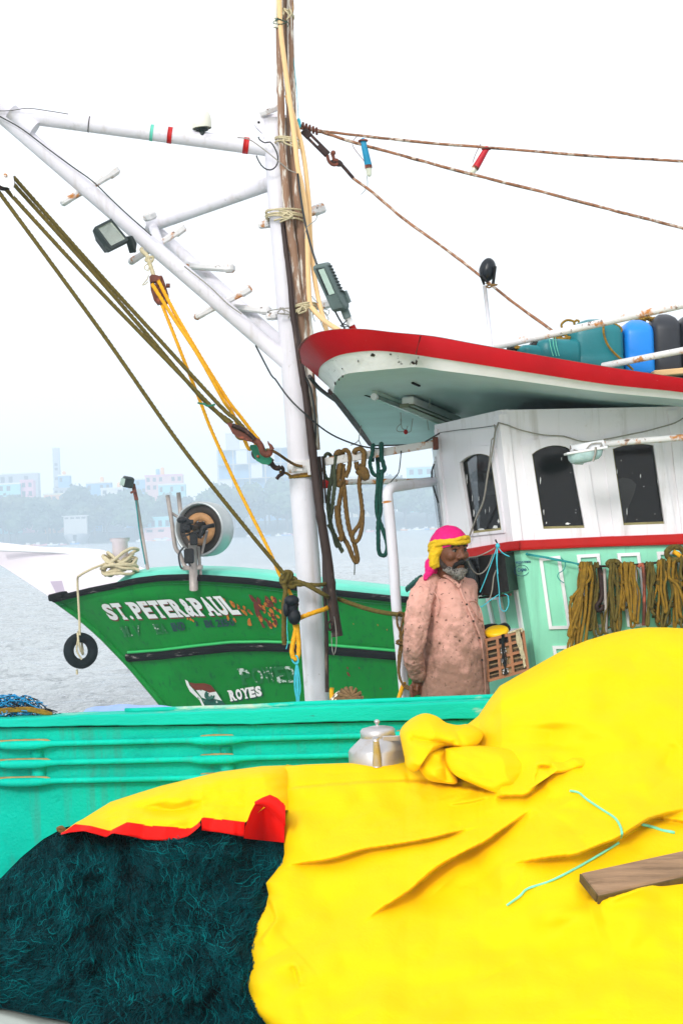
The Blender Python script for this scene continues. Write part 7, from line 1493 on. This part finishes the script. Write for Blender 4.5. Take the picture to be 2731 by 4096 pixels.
# shirt: torso with both sleeves, one skin
mb = MB(); g = torso_grid(1.0); mb.grid(g, 0, True, True); mb.add(g[0], [list(range(27, -1, -1))]); mb.add(g[-1], [list(range(28))])
mb.capsule(e4.P(600, 760, PD + .03), .05, e4.P(560, 1000, PD + .04), .06)
mb.capsule(e4.P(960, 790, TD + .06), .055, e4.P(960, 1000, TD + .12), .06); mb.capsule(e4.P(960, 1000, TD + .12), .06, e4.P(880, 1420, TD + .16), .055); mb.capsule(e4.P(880, 1420, TD + .16), .05, e4.P(560, 1760, PD + .1), .04)
o = mk('shirt', mb, M['shirt'], person); remesh(o, .006, 3, [(.08, .022), (.03, .008)])
mb = MB(); mb.capsule(e4.P(575, 735, PD + .0), .052, e4.P(478, 880, PD - .06), .066); mb.capsule(e4.P(478, 880, PD - .06), .066, e4.P(430, 1160, PD - .10), .062); mb.capsule(e4.P(430, 1160, PD - .10), .061, e4.P(398, 1400, PD - .10), .056); mb.capsule(e4.P(398, 1400, PD - .10), .056, e4.P(415, 1590, PD - .06), .050); mb.capsule(e4.P(415, 1590, PD - .06), .050, e4.P(440, 1700, PD - .02), .043)
o = mk('sleeve', mb, M['shirt'], person); remesh(o, .005, 3, [(.06, .022), (.024, .010)])
mb = MB()
for side_ in (((615, 585), (640, 600), (700, 640), (790, 690), (850, 745), (882, 775)), ((905, 640), (915, 670), (925, 700), (905, 720), (890, 750), (882, 775))):
    p = [tor(x, y, .020) for x, y in side_]; mb.tube(cr(p, .006), .011, 8, flat=.6)
mb.tube(cr([e4.P(612, 582, PD - .03), e4.P(600, 560, PD), e4.P(640, 555, PD + .08), e4.P(800, 560, PD + .12), e4.P(905, 640, PD - .02)], .01), .012, 8); o = mk('collar', mb, M['shirt'], person); 
pl_ = [(880, 770), (905, 850), (950, 950), (1000, 1060), (1050, 1180), (1095, 1300), (1120, 1450), (1135, 1600), (1145, 1750), (1150, 1925)]
mb = MB(); p = cr([tor(x, y, .010) for x, y in pl_], .01); mb.tube(p, .006, 6); mk('placket', mb, M['shirt'], person)
mb = MB()
for x, y in ((970, 960), (1040, 1135), (1100, 1310), (1130, 1540)): mb.lathe([(.0055, 0), (.0055, .003)], tor(x - 16, y, .016), (.3, -1, 0), 10)
mk('buttons', mb, M['drumin'], person)
mb = MB(); p = cr([tor(x, y, .012) for x, y in ((985, 930), (1040, 925), (1085, 985), (1110, 1050), (1122, 1130), (1085, 1110), (1045, 1050), (1005, 980), (985, 930))], .008); mb.tube(p, .003, 5); mk('pocket_seam', mb, M['shirt'], person)
mb = MB(); p = cr([e4.P(x, y, PD - d) for x, y, d in ((575, 790, .06), (640, 870, .085), (665, 960, .09), (640, 1070, .09))], .01); mb.tube(p, .003, 5); mk('shoulder_seam', mb, M['shirt'], person)
mb = MB(); g = []
for y, k in ((1780, .9), (1900, .93), (1960, .93), (2100, .9)):
    cx, hw, hd = 828, 362, .163; g.append([e4.P(cx + hw * k * math.cos(t), y, TD + hd * k * math.sin(t)) for t in np.linspace(0, 6.283, 28, endpoint=False)])
mb.grid(np.array(g)[::-1], 0, True, True); mb.add(g[0], [list(range(28))]); mb.add(g[-1], [list(range(27, -1, -1))])
for s in (-1, 1):
    hp = hip + np.array([.085 * s, .03 * s, -.06]); kn = hp + [.01, 0, -.40]; an = np.array([kn[0], kn[1] + .02, z_d + .09]); mb.capsule(hp, .088, kn, .068); mb.capsule(kn, .068, an, .055)
o = mk('jeans', mb, M['jeans'], person); remesh(o, .008, 3, [(.04, .012)])

# ------------------------------------------------------------------ net heap on the quay
ntop = curve1([(-1500, 3860), (-600, 3640), (-200, 3580), (0, 3527), (87, 3440), (174, 3370), (261, 3323), (348, 3312), (435, 3318), (600, 3300), (800, 3270), (1000, 3260), (1300, 3250)])
nbot = curve1([(-1500, 3960), (-600, 4000), (0, 4015), (157, 4050), (260, 4066), (348, 4120), (600, 4220), (1300, 4300)])
def fbm(x, y, s, o=4, seed=0.0): return mnoise.fractal(Vector((x / s + seed, y / s + seed * 1.7, seed)), .9, 2.0, o)
def ndep(x, y):
    t = (y - float(ntop(x))) / (float(nbot(x)) - float(ntop(x))); t = min(1.15, max(-.1, t))
    d0 = 1.6 * 6826 / (float(nbot(x)) - 2113 + (x - 1365) * .0419); d = 6.40 - (6.42 - d0) * t ** .9 if t > 0 else 6.40 - t * .5
    d += .16 * (1 - math.sqrt(max(0, 1 - max(0, 1 - t / .22) ** 2))) if t < .22 else 0
    d += .12 * min(1, max(0, (x - 960) / 160))
    return d - (  .15 * fbm(x, y, 290, 4, 3.1) + .05 * fbm(x, y * .6, 80, 3, 8.2)) * min(1, max(0, (1.02 - t) * 5))
xs_ = np.linspace(-1480, 1290, 180); g = []
for v in np.linspace(-.02, 1.04, 90): g.append([P(x, lerp(float(ntop(x)), float(nbot(x)), v), ndep(x, lerp(float(ntop(x)), float(nbot(x)), v)) + .015) for x in xs_])
g = np.array(g); mb = MB(); mb.grid(g); bk = g[0] + [0, .5, -.5]; mb.grid(np.stack([bk, g[0] + [0, .12, -.02], g[0]]))
M['netbase'] = mat('net_dark', (.0, .005, .006, 1), .95, .4, 30, bump=.6, bscale=120, spec=.0)
NH = thing('net_heap', P(500, 4050, 6.0) * [1, 1, 0] + [0, 0, 1.40], 'big heap of dark teal fishing net on the quay below the red hem', 'net')
mk('net_mass', mb, M['netbase'], NH)
def strand_mat():
    m = bpy.data.materials.new('net_strand'); m.use_nodes = True; N, L = m.node_tree.nodes, m.node_tree.links; b = N['Principled BSDF']; b.inputs['Roughness'].default_value = .7; b.inputs['Specular IOR Level'].default_value = .03
    at = N.new('ShaderNodeAttribute'); at.attribute_name = 'dye'; r = N.new('ShaderNodeValToRGB'); r.color_ramp.elements[0].color = (.0, .007, .009, 1); r.color_ramp.elements[1].color = (.0, .23, .24, 1); e = r.color_ramp.elements.new(.55); e.color = (.0, .068, .08, 1)
    L.new(at.outputs['Fac'], r.inputs[0]); L.new(r.outputs[0], b.inputs['Base Color']); return m
def strands(n, seed, lo, hi, lift, rad, shade):
    rg = np.random.default_rng(seed); V, F3, S = [], [], []; k = 0; m_ = 13
    for i in range(n):
        if i % 8 == 0:
            X0_, v = rg.uniform(-160, 1200), rg.uniform(-.0, 1.02); Y0_ = lerp(float(ntop(X0_)), float(nbot(X0_)), v)
            fa0 = 2.35 + 1.9 * fbm(X0_, Y0_, 380, 2, 5.5) + 1.3 * fbm(X0_, Y0_, 130, 2, 1.2) + rg.normal(0, .35) - (.5 if X0_ > 850 else 0)
            L0 = rg.uniform(lo, hi); wv0 = rg.uniform(0, 6); wa0 = rg.uniform(.2, 1.0); sh0 = shade + .42 * fbm(X0_, Y0_, 110, 3, 9.9) + rg.normal(0, .16); sp = rg.uniform(10, 40)
        x, y = X0_ + rg.normal(0, sp), Y0_ + rg.normal(0, sp); fa = fa0 + rg.normal(0, .13); L = L0 * rg.uniform(.7, 1.1); wv = wv0 + rg.normal(0, .25); wa = wa0 * rg.uniform(.8, 1.2); pts = []
        sh = np.clip(sh0 + rg.normal(0, .10), 0, 1); lf = lift * rg.uniform(.1, 1); st = L / m_; px, py = x, y
        for j in range(m_):
            a = fa + wa * math.sin(wv + j * .8) + (1.6 * max(0, j - 9) / 4 * math.sin(wv * 3))
            px += math.cos(a) * st; py += math.sin(a) * st
            if py < float(ntop(px)) - 6: py = float(ntop(px)) - 6
            pts.append((px, min(py, float(nbot(px)) + 14), ndep(px, py) - lf * math.sin(math.pi * (j + .5) / m_) - .002))
        p = PA(*np.array(pts).T); t = np.gradient(p, axis=0); t /= np.linalg.norm(t, axis=1, keepdims=True) + 1e-9; u = np.cross(t, [0, -.9, .4]); u /= np.linalg.norm(u, axis=1, keepdims=True) + 1e-9; w_ = np.cross(t, u)
        ring = np.stack([p + rad * (u * math.cos(q) + w_ * math.sin(q)) for q in (0, 2.094, 4.189)], 1)
        V.append(ring.reshape(-1, 3)); idx = k + np.arange(m_ * 3).reshape(m_, 3); idx = np.hstack([idx, idx[:, :1]])
        F3.append(np.stack([idx[:-1, :-1], idx[1:, :-1], idx[1:, 1:], idx[:-1, 1:]], -1).reshape(-1, 4)); S.append(np.full(m_ * 3, sh)); k += m_ * 3
    mb = MB(); mb.add(np.vstack(V), np.vstack(F3)); o = mk('net_strands', mb, SM, NH, kind='stuff')
    at = o.data.attributes.new('dye', 'FLOAT', 'POINT'); at.data.foreach_set('value', np.concatenate(S).astype(np.float32))
SM = strand_mat()
strands(12500, 1, 110, 380, .035, .0014, .34); strands(7500, 2, 50, 170, .05, .0013, .46)
mb = MB(); mb.box(P(*c5(600, 1520), 5.6), (.012, .006, .02)); mk('leaf_scrap', mb, M['tan'], None, 'tiny tan scrap lying on the net heap', 'scrap')

# ------------------------------------------------------------------ yellow tarpaulin
D2 = lambda pts: [(x * 1.7417, y * 1.7417) for x, y in pts]
topo = D2([(652, 1761), (700, 1757), (840, 1752), (935, 1749), (985, 1725), (1035, 1692), (1065, 1672), (1100, 1645), (1125, 1608), (1150, 1575), (1220, 1535), (1300, 1490), (1350, 1470), (1400, 1455), (1440, 1446), (1480, 1441), (1530, 1441), (1568, 1443), (1680, 1458), (1820, 1490), (2100, 1600)])
lefto = D2([(652, 1761), (653, 1813), (651, 1870), (652, 1930), (653, 1962), (648, 1980), (630, 2005), (611, 2028), (617, 2055), (610, 2080), (592, 2110), (585, 2145), (572, 2190), (561, 2260), (572, 2300), (588, 2325), (612, 2352), (640, 2420)])
boto = D2([(640, 2420), (2100, 2420)]); righto = D2([(2100, 1600), (2100, 2420)])
NU_, NV_ = 500, 360
def par(pts, n):
    p = np.array(pts, float); L = np.concatenate([[0], np.cumsum(np.hypot(*np.diff(p, axis=0).T))]) / 1.0; L /= L[-1]; t = np.linspace(0, 1, n); return np.stack([np.interp(t, L, p[:, 0]), np.interp(t, L, p[:, 1])], 1)
Tc, Lc_, Bc, Rc = par(topo, NU_), par(lefto, NV_), par(boto, NU_), par(righto, NV_)
uu, vv = np.linspace(0, 1, NU_)[None, :, None], np.linspace(0, 1, NV_)[:, None, None]
XY = (1 - vv) * Tc[None] + vv * Bc[None] + (1 - uu) * Lc_[:, None] + uu * Rc[:, None] - ((1 - uu) * (1 - vv) * Tc[0] + uu * (1 - vv) * Tc[-1] + (1 - uu) * vv * Bc[0] + uu * vv * Bc[-1])
X, Y = XY[..., 0], XY[..., 1]
tf = curve1(topo); t = np.clip((Y - tf(X)) / (4215 - tf(X)), 0, 1.2)
dtop = np.interp(X, [1000, 1700, 2731], [6.55, 6.60, 6.72]); dbot = np.interp(X, [950, 1300, 2000, 2900], [5.13, 4.98, 4.78, 4.65])
Dp = dtop - (dtop - dbot) * t ** .92
def seg_dist(pts):
    """Signed distance (positive above the line) and place along a crease."""
    p = np.array(pts, float); best = np.full(X.shape, 1e9); sg = np.zeros(X.shape); al = np.zeros(X.shape)
    L = np.concatenate([[0], np.cumsum(np.hypot(*np.diff(p, axis=0).T))]); tot = L[-1]
    for i in range(len(p) - 1):
        a, b = p[i], p[i + 1]; e = b - a; l2 = (e ** 2).sum(); s = np.clip(((X - a[0]) * e[0] + (Y - a[1]) * e[1]) / l2, 0, 1); dx, dy = X - a[0] - s * e[0], Y - a[1] - s * e[1]; dd = np.hypot(dx, dy)
        cr_ = e[0] * dy - e[1] * dx; k = dd < best; best = np.where(k, dd, best); sg = np.where(k, -np.sign(cr_), sg); al = np.where(k, (L[i] + s * math.sqrt(l2)) / tot, al)
    return best, sg, al
def smooth(pts, n=40):
    p = cr([(x, y, 0) for x, y in pts], 18); return [(q[0], q[1]) for q in p]
def crease(pts, up, dn, w1, w2, ends=.14, both=False):
    """A fold: the cloth above the line bulges forward and hangs over a groove below it."""
    global Dp
    d, s, al = seg_dist(smooth(pts)); fade = np.clip(np.minimum(al, 1 - al) / ends, 0, 1); fade = fade * fade * (3 - 2 * fade)
    Dp = Dp + np.where(s > 0, -up * np.exp(-(d / w1) ** 1.3), dn * np.exp(-(d / w2) ** 1.1)) * fade
C6 = lambda pts: [c6(*p) for p in pts]; C5 = lambda pts: [c5(*p) for p in pts]
def valley(pts, dep, wd, ends=.3):
    global Dp
    d, s, al = seg_dist(smooth(pts)); fade = np.clip(np.minimum(al, 1 - al) / ends, 0, 1); fade = fade * fade * (3 - 2 * fade)
    Dp = Dp + dep * np.exp(-(d / wd) ** 1.4) * fade
crease(C6([(20, 735), (120, 722), (200, 712), (260, 696), (340, 672), (450, 655), (600, 628), (720, 598), (800, 585)]), .050, .040, 90, 60, .22)
crease(C6([(330, 965), (400, 905), (500, 842), (560, 792), (620, 742), (700, 694), (800, 645), (880, 590), (960, 535), (1010, 500)]), .085, .055, 150, 90, .30)
crease(C6([(880, 735), (960, 718), (1060, 702), (1160, 690), (1260, 652), (1330, 622), (1440, 556), (1568, 520), (1640, 505)]), .075, .05, 130, 70, .28)
crease(C6([(1300, 640), (1400, 575), (1460, 550), (1568, 565), (1640, 570)]), .03, .03, 50, 60, .15)
crease(C6([(30, 440), (200, 422), (400, 410), (520, 408), (640, 420), (760, 438), (860, 460)]), -.030, -.035, 35, 70, .1)
crease(C6([(500, 410), (560, 400), (600, 420)]), -.03, .02, 30, 40, .2)
valley(C6([(120, 375), (220, 378), (360, 372), (500, 365)]), .02, 30)
crease(C6([(840, 470), (900, 465), (960, 462), (1000, 425), (1010, 380), (1060, 390)]), .05, .04, 60, 45, .12)
crease(C6([(660, 500), (740, 492), (830, 470)]), .018, .014, 50, 40, .2)
valley(C6([(1060, 330), (1150, 320), (1260, 300), (1400, 285), (1520, 290)]), .05, 70)
valley(C6([(720, 280), (860, 262), (1000, 285), (1100, 300)]), .05, 50)
crease(C6([(1000, 350), (1050, 352), (1070, 380)]), .03, .03, 30, 30, .2); valley(C6([(1480, 380), (1520, 300), (1530, 250)]), .035, 40)
valley(C6([(1340, 500), (1420, 465), (1500, 400), (1600, 330)]), .06, 80)
crease(C6([(70, 1105), (85, 1150), (96, 1210)]), .03, .03, 34, 34, .25); valley(C6([(0, 950), (60, 1040), (90, 1110)]), .03, 50)
valley(C6([(-30, 1010), (20, 960), (150, 900), (300, 850)]), .05, 110)
valley(C6([(90, 1220), (110, 1300), (150, 1400)]), .03, 50); crease(C5([(1230, 1010), (1245, 1060), (1262, 1120), (1225, 1180), (1180, 1240)]), .03, .03, 45, 45, .15)
valley(C6([(590, 1380), (600, 1180), (625, 1040), (640, 880)]), .022, 60); crease(C6([(1200, 870), (1330, 838), (1450, 800), (1568, 762), (1640, 740)]), -.05, -.085, 40, 150, .12)
valley(C6([(700, 1100), (900, 1050), (1150, 1000), (1400, 960)]), .04, 160); valley(C6([(150, 1250), (400, 1190), (700, 1180)]), .04, 130); valley(C6([(1060, 180), (1060, 230), (1055, 300)]), .05, 90); valley(C6([(820, 120), (850, 200), (870, 270)]), .03, 60); valley(C6([(240, 460), (420, 500), (560, 520)]), .025, 70); valley(C6([(800, 720), (830, 800), (820, 900)]), .03, 70)
# small wrinkles, many running out of the bunched corner
wr = random.Random(13)
for k in range(74):
    if k < 44: a0_ = wr.uniform(0, 6.283); r0_ = wr.uniform(60, 620); cx_, cy_ = 2110 + math.cos(a0_) * r0_ * 1.5, 3150 + abs(math.sin(a0_)) * r0_ * .8; an_ = math.atan2(cy_ - 3140, cx_ - 2110) + wr.uniform(-.5, .5)
    else: cx_, cy_ = wr.uniform(1060, 2730), wr.uniform(3150, 4080); an_ = -.4 + wr.uniform(-.7, .7)
    L_ = wr.uniform(40, 170); bend = wr.uniform(-.25, .25); pts_ = [(cx_ + math.cos(an_ + bend * s_) * L_ * s_, cy_ + math.sin(an_ + bend * s_) * L_ * s_) for s_ in (-1, -.3, .3, 1)]
    dep_ = wr.choice([-1, 1, 1]) * wr.uniform(.004, .015); wd_ = wr.uniform(10, 30)
    p_ = np.array(pts_); e_ = p_[-1] - p_[0]; s__ = np.clip(((X - p_[0][0]) * e_[0] + (Y - p_[0][1]) * e_[1]) / (e_ ** 2).sum(), 0, 1); off_ = bend * L_ * (1 - (2 * s__ - 1) ** 2) * .5
    dd_ = np.hypot(X - p_[0][0] - s__ * e_[0] - off_ * e_[1] / np.hypot(*e_), Y - p_[0][1] - s__ * e_[1] + off_ * e_[0] / np.hypot(*e_)); fd_ = np.clip(np.minimum(s__, 1 - s__) * 3, 0, 1)
    Dp = Dp + dep_ * np.exp(-(dd_ / wd_) ** 1.2) * fd_ * fd_ * (3 - 2 * fd_)
# soft swells, small wrinkles
NZ = np.array([[mnoise.fractal(Vector((X[j, i] / 420, Y[j, i] / 330, 2.2)), .9, 2.0, 3) for i in range(0, NU_)] for j in range(NV_)])
NZ2 = np.array([[mnoise.fractal(Vector(((X[j, i] + .6 * Y[j, i]) / 230, (Y[j, i] - .3 * X[j, i]) / 120, 7.7)), .9, 2.0, 2) for i in range(0, NU_)] for j in range(NV_)])
for _ in range(2): Dp[1:-1, 1:-1] = (Dp[1:-1, 1:-1] * 2 + Dp[:-2, 1:-1] + Dp[2:, 1:-1] + Dp[1:-1, :-2] + Dp[1:-1, 2:]) / 6
Dp = Dp - .085 * NZ - .016 * NZ2 * (.35 + .65 * np.exp(-(((X - 2050) / 620) ** 2 + ((Y - 3200) / 260) ** 2)))
eu = np.clip(1 - uu[..., 0] / .035, 0, 1); ev = np.clip(1 - vv[..., 0] / .05, 0, 1)
Dp = Dp + .10 * (1 - np.sqrt(1 - eu ** 2 * .995)) + np.interp(X, [1140, 1640, 2000], [.02, .06, .16]) * (1 - np.sqrt(1 - ev ** 2 * .995))
G = PA(X, Y, Dp)
M['tarp'] = mat('yellow_tarpaulin', (.86, .55, .0, 1), .6, .03, 2, (.84, .47, .0, 1), .06, 6, .25, bump=.2, bscale=9, spec=.1, dist=.03)
M['tarpred'] = mat('red_tarpaulin', (.76, .006, .003, 1), .6, .06, 4, bump=.25, bscale=20, spec=.12)
TP = thing('tarpaulin', P(1900, 4000, 5.4) * [1, 1, 0] + [0, 0, 1.40], 'huge bright yellow tarpaulin with red hem spread over the net heap', 'tarpaulin')
mb = MB(); lft = np.stack([G[:, 0] + [.10, .5, -.25], G[:, 0] + [.05, .22, -.03], G[:, 0] + [.01, .06, 0], G[:, 0]], 1); mb.grid(lft)
tp_ = np.stack([G[0] + [0, 1.0, -.75], G[0] + [0, .5, -.28], G[0] + [0, .2, -.06], G[0] + [0, .06, -.006], G[0]]); mb.grid(tp_); mb.grid(G); mk('cover', mb, M['tarp'], TP)
def dF(x, y, off=0.0):
    k = np.argmin((X - x) ** 2 + (Y - y) ** 2); return P(x, y, Dp.flat[k] - off)
# the strip over the far part of the heap, and its red hem
btop = [(248, 3332), (300, 3294), (322, 3283), (435, 3213), (540, 3179), (640, 3148), (731, 3126), (871, 3092), (1045, 3069), (1135, 3066), (1320, 3062)]
bbot = [(252, 3334), (300, 3299), (364, 3306), (440, 3326), (510, 3291), (606, 3305), (700, 3311), (765, 3316), (794, 3296), (809, 3272), (893, 3280), (979, 3291), (1060, 3230), (1140, 3240), (1320, 3260)]
rbot = [(239, 3341), (274, 3330), (344, 3324), (421, 3350), (455, 3332), (497, 3340), (574, 3358), (695, 3364), (753, 3345), (800, 3302), (806, 3321), (880, 3330), (944, 3342), (979, 3346)]
n1, n2 = 150, 40
Tb, Bb = par(btop, n1), None; tb, bb_ = curve1(btop), curve1(bbot); xsB = np.linspace(250, 1165, n1); g = []
def dB_(x, v, y):
    d = 6.52 - .26 * v + .14 * max(0, (x - 1080) / 85) ** 2 + .14 * (1 - math.sqrt(1 - .99 * max(0, 1 - v / .25) ** 2)) - .022 * fbm(x, y, 150, 3, 4.4) - .008 * fbm(x * 1.0 + y, y * 2.2, 60, 3, 2.4)
    c = abs(y - (3240 + (x - 600) * -.09 + 10 * math.sin(x * .02))); s_ = np.exp(-((x - 690) / 110) ** 2)
    return d + s_ * (.05 * np.exp(-(c / 22) ** 2)) - s_ * .03 * np.exp(-((c - 40) / 30) ** 2)
for v in np.linspace(0, 1, n2): g.append([P(x, lerp(float(tb(x)), float(bb_(x)), v), dB_(x, v, lerp(float(tb(x)), float(bb_(x)), v))) for x in xsB])
g = np.array(g); mb = MB(); mb.grid(np.stack([g[0] + [0, .9, -.6], g[0] + [0, .3, -.1], g[0] + [0, .06, -.004], g[0]])); mb.grid(g); mk('far_strip', mb, M['tarp'], TP)
def hem(x0, x1, n, name='hem'):
    rb_ = curve1(rbot); g = []
    for x in np.linspace(x0, x1, n):
        ya, yb = float(bb_(x)), float(rb_(x)); row = []
        for v in np.linspace(0, 1, 6): y = lerp(ya - 3, yb, v); row.append(P(x + 4 * v * math.sin(x * .05), y, dB_(x, 1, ya) - .006 - .03 * v + .012 * math.sin(x * .045 + v)))
        row.append(row[-1] + np.array([0, .03, .004])); g.append(row)
    mb = MB(); mb.grid(np.array(g)); return mk(name, mb, M['tarpred'], TP)
hem(246, 799, 60); hem(806, 980, 20)
mb = MB(); g = []
A_, B_ = par(C5([(1120, 750), (1125, 700), (1150, 630), (1178, 578), (1240, 550)]), 24), par(C5([(1305, 770), (1306, 730), (1306, 690), (1306, 640), (1304, 590)]), 24)
for v in np.linspace(0, 1, 14): xy = A_ * (1 - v) + B_ * v; g.append([P(x, y, 6.215 + .12 * math.sin(math.pi * v) * (1 - i / 30) - .015 * math.sin(v * 9 + i * .2)) for i, (x, y) in enumerate(xy)])
mb.grid(np.array(g)); mk('hem_pocket', mb, M['tarpred'], TP)
mb = MB(); g = []
for i, (a, b) in enumerate(zip(par(C5([(1168, 582), (1205, 562), (1240, 549), (1275, 565), (1310, 600)]), 20), par(C5([(1172, 600), (1205, 602), (1225, 612), (1265, 650), (1310, 695)]), 20))): g.append([P(*(a * (1 - v) + b * v), 6.165 - .02 * math.sin(math.pi * v) - .004 * i / 5) for v in np.linspace(0, 1, 6)])
mb.grid(np.array(g)); mk('hem_lip', mb, M['tarpred'], TP)
mb = MB(); mb.rope(c5.path([(300, 715), (285, 700), (268, 705), (275, 715), (295, 716), (280, 725)], 6.38), .007, n=7, step=.006); mk('hem_rope', mb, M['brownrope'], TP)
# bunched corner in front of the kettle
def bunch(outline, d0, depth, name, seed, ridges):
    o = par(smooth(outline + outline[:1]), 110)[:-1]; ce = o.mean(0); g = []
    for k in np.linspace(1, 0.03, 40):
        row = []
        for p in o:
            q = ce + (p - ce) * k; dd = d0 - .0013 * (q[1] - ce[1]) - depth * max(0, 1 - k ** 3) ** .7 + .055 * (abs(fbm((q[0] + .5 * q[1]) * .45, q[1] - .5 * q[0], 85, 1, seed)) - .25) * (1 - k ** 6) - .014 * fbm(q[0] * .6, q[1], 70, 2, seed + 4) * (1 - k ** 6)
            for (a, b, amp, wd) in ridges:
                a, b = np.array(a), np.array(b); e = b - a; s = np.clip(np.dot(q - a, e) / np.dot(e, e), 0, 1); ds = np.linalg.norm(q - a - e * s); dd += amp * math.exp(-(ds / wd) ** 1.3) * (1 - k ** 8)
            row.append(P(q[0], q[1], dd))
        g.append(row)
    mb = MB(); g = np.array(g); mb.grid(np.concatenate([g[:1] + [0, .22, -.02], g]), 0, True, True); mb.add(g[-1], [list(range(109))]); return mk(name, mb, M['tarp'], TP)
bunch(C6([(505, 330), (490, 260), (487, 220), (520, 180), (575, 152), (620, 158), (660, 185), (715, 198), (760, 195), (800, 230), (760, 280), (680, 275), (640, 280), (580, 320), (545, 370), (510, 360)]), 6.42, .13, 'bunched_fold', 1.1, [(c6(530, 245), c6(680, 268), .05, 16), (c6(690, 200), c6(720, 270), .03, 22)])
bunch(C6([(548, 330), (560, 290), (600, 262), (650, 270), (660, 330), (700, 400), (690, 420), (640, 415), (590, 405), (560, 370)]), 6.32, .10, 'bunched_fold', 2.1, [(c6(640, 280), c6(660, 400), .03, 18)])
bunch(C6([(655, 285), (720, 272), (830, 278), (930, 290), (1000, 335), (985, 380), (950, 430), (900, 455), (850, 455), (760, 420), (690, 385), (660, 340)]), 6.22, .10, 'bunched_fold', 3.3, [(c6(860, 455), c6(985, 380), .03, 24), (c6(700, 380), c6(830, 400), .02, 26)])
bunch(C6([(1000, 340), (1030, 330), (1100, 325), (1200, 300), (1260, 310), (1220, 345), (1120, 375), (1050, 388), (990, 430), (960, 450), (985, 390)]), 6.14, .07, 'bunched_fold', 4.3, [(c6(1000, 350), c6(1050, 352), .03, 14)])
# strings lying on the cover, plank half under it
mb = MB(); mb.rope([dF(*c6(x, y), .010) for x, y in [(1133, 446), (1165, 452), (1200, 480), (1260, 520), (1305, 550), (1325, 580), (1332, 610), (1328, 625)]], .004, n=6, step=.01); mk('string', mb, M['mintstring'], None, 'mint string curving over the upper yellow fold', 'string')
mb = MB(); mb.rope([dF(*c6(x, y), .010) for x, y in [(1320, 645), (1280, 670), (1200, 718), (1120, 762), (1050, 795), (970, 822), (940, 850), (890, 886)]], .004, n=6, step=.01); mk('string', mb, M['mintstring'], None, 'mint string trailing down the yellow tarpaulin below the fold', 'string')
mb = MB(); mb.rope([dF(*c6(x, y), .010) for x, y in [(1408, 575), (1440, 582), (1490, 598), (1535, 606)]], .005, n=6, step=.01); mk('string', mb, M['mintstring'], None, 'short mint string end beside the tarpaulin edge of the picture', 'string')
pa, pb_ = P(*c6(1205, 818), dF(*c6(1205, 818))[1] - .085), P(*c6(1760, 695), dF(*c6(1640, 700))[1] - .05)
ux = unit(pb_ - pa); PLK = thing('plank', pa, 'weathered grey brown plank lying half under the yellow tarpaulin', 'plank')
upk = unit((-.05, -.42, .9)); mb = MB(); mb.bar(pa, pb_, .125, .034, up=upk, bev=.006); mk('board', mb, M['wood'], PLK)
yk_ = unit(np.cross(upk, ux)); sg_ = -1 if yk_[1] > 0 else 1; mb = MB(); mb.bar(pa + yk_ * sg_ * .0635 + [0, 0, -.003] - ux * .002, pb_ + yk_ * sg_ * .0635 + [0, 0, -.003], .006, .031, up=upk, bev=.002); mk('dark_edge', mb, M['woodend'], PLK)  # separate darker strip along the plank's long edge
mb = MB(); mb.box(pa - ux * .002 , (.006, .118, .031), np.stack([ux, yk_, np.cross(ux, yk_)], 1), bev=.002); mk('end_grain', mb, M['woodend'], PLK)
# ------------------------------------------------------------------ kettle-shaped milk can behind the tarpaulin
kd = 6.72; kc = P(*c6(402, 330), kd); KT = thing('kettle', kc + [0, 0, -.12], 'dented aluminium kettle with spout and lid standing behind the yellow tarpaulin', 'kettle')
s_ = 1.0402 * kd / FPX
mb = MB(); mb.lathe([(118 * s_, -.12), (119 * s_, -.01), (118 * s_, 42 * s_), (112 * s_, 52 * s_), (66 * s_, 92 * s_), (62 * s_, 96 * s_)], kc, (-.03, 0, 1), 32, capped=True); mk('body', mb, M['alum'], KT)
mb = MB(); mb.lathe([(66 * s_, 90 * s_), (68 * s_, 94 * s_), (67 * s_, 118 * s_), (60 * s_, 126 * s_), (30 * s_, 133 * s_), (8 * s_, 136 * s_)], kc, (-.03, 0, 1), 30); mk('lid', mb, M['alum'], KT)
mb = MB(); mb.lathe([(5 * s_, 134 * s_), (6 * s_, 142 * s_), (11 * s_, 148 * s_), (11 * s_, 154 * s_), (5 * s_, 159 * s_), (.5 * s_, 160 * s_)], kc, (-.03, 0, 1), 14); mk('knob', mb, M['alum'], KT)
fk = P(*c6(392, 330), kd - 122 * s_)
mb = MB(); mb.tube(cr([fk + [0, .01, -20 * s_], fk + [0, -.004, 30 * s_], fk + [-.001, -.022, 58 * s_], fk + [-.002, -.032, 82 * s_]], .006), np.linspace(19 * s_, 11 * s_, len(cr([fk + [0, .01, -20 * s_], fk + [0, -.004, 30 * s_], fk + [-.001, -.022, 58 * s_], fk + [-.002, -.032, 82 * s_]], .006))), 14); mb.lathe([(11 * s_, 0), (14 * s_, 10 * s_), (10 * s_, 12 * s_)], fk + [-.002, -.032, 80 * s_], (0, -.3, 1), 14); mk('spout', mb, M['alum'], KT)
mb = MB(); mb.bar(kc + [12 * s_, -.069, 92 * s_], kc + [86 * s_, -.058, 90 * s_], .008, 22 * s_, bev=.003); mb.tube(cr([kc + [80 * s_, -.05, 90 * s_], kc + [110 * s_, -.03, 70 * s_], kc + [116 * s_, -.02, 40 * s_]], .01), .009, 8); mk('handle', mb, M['alum'], KT)
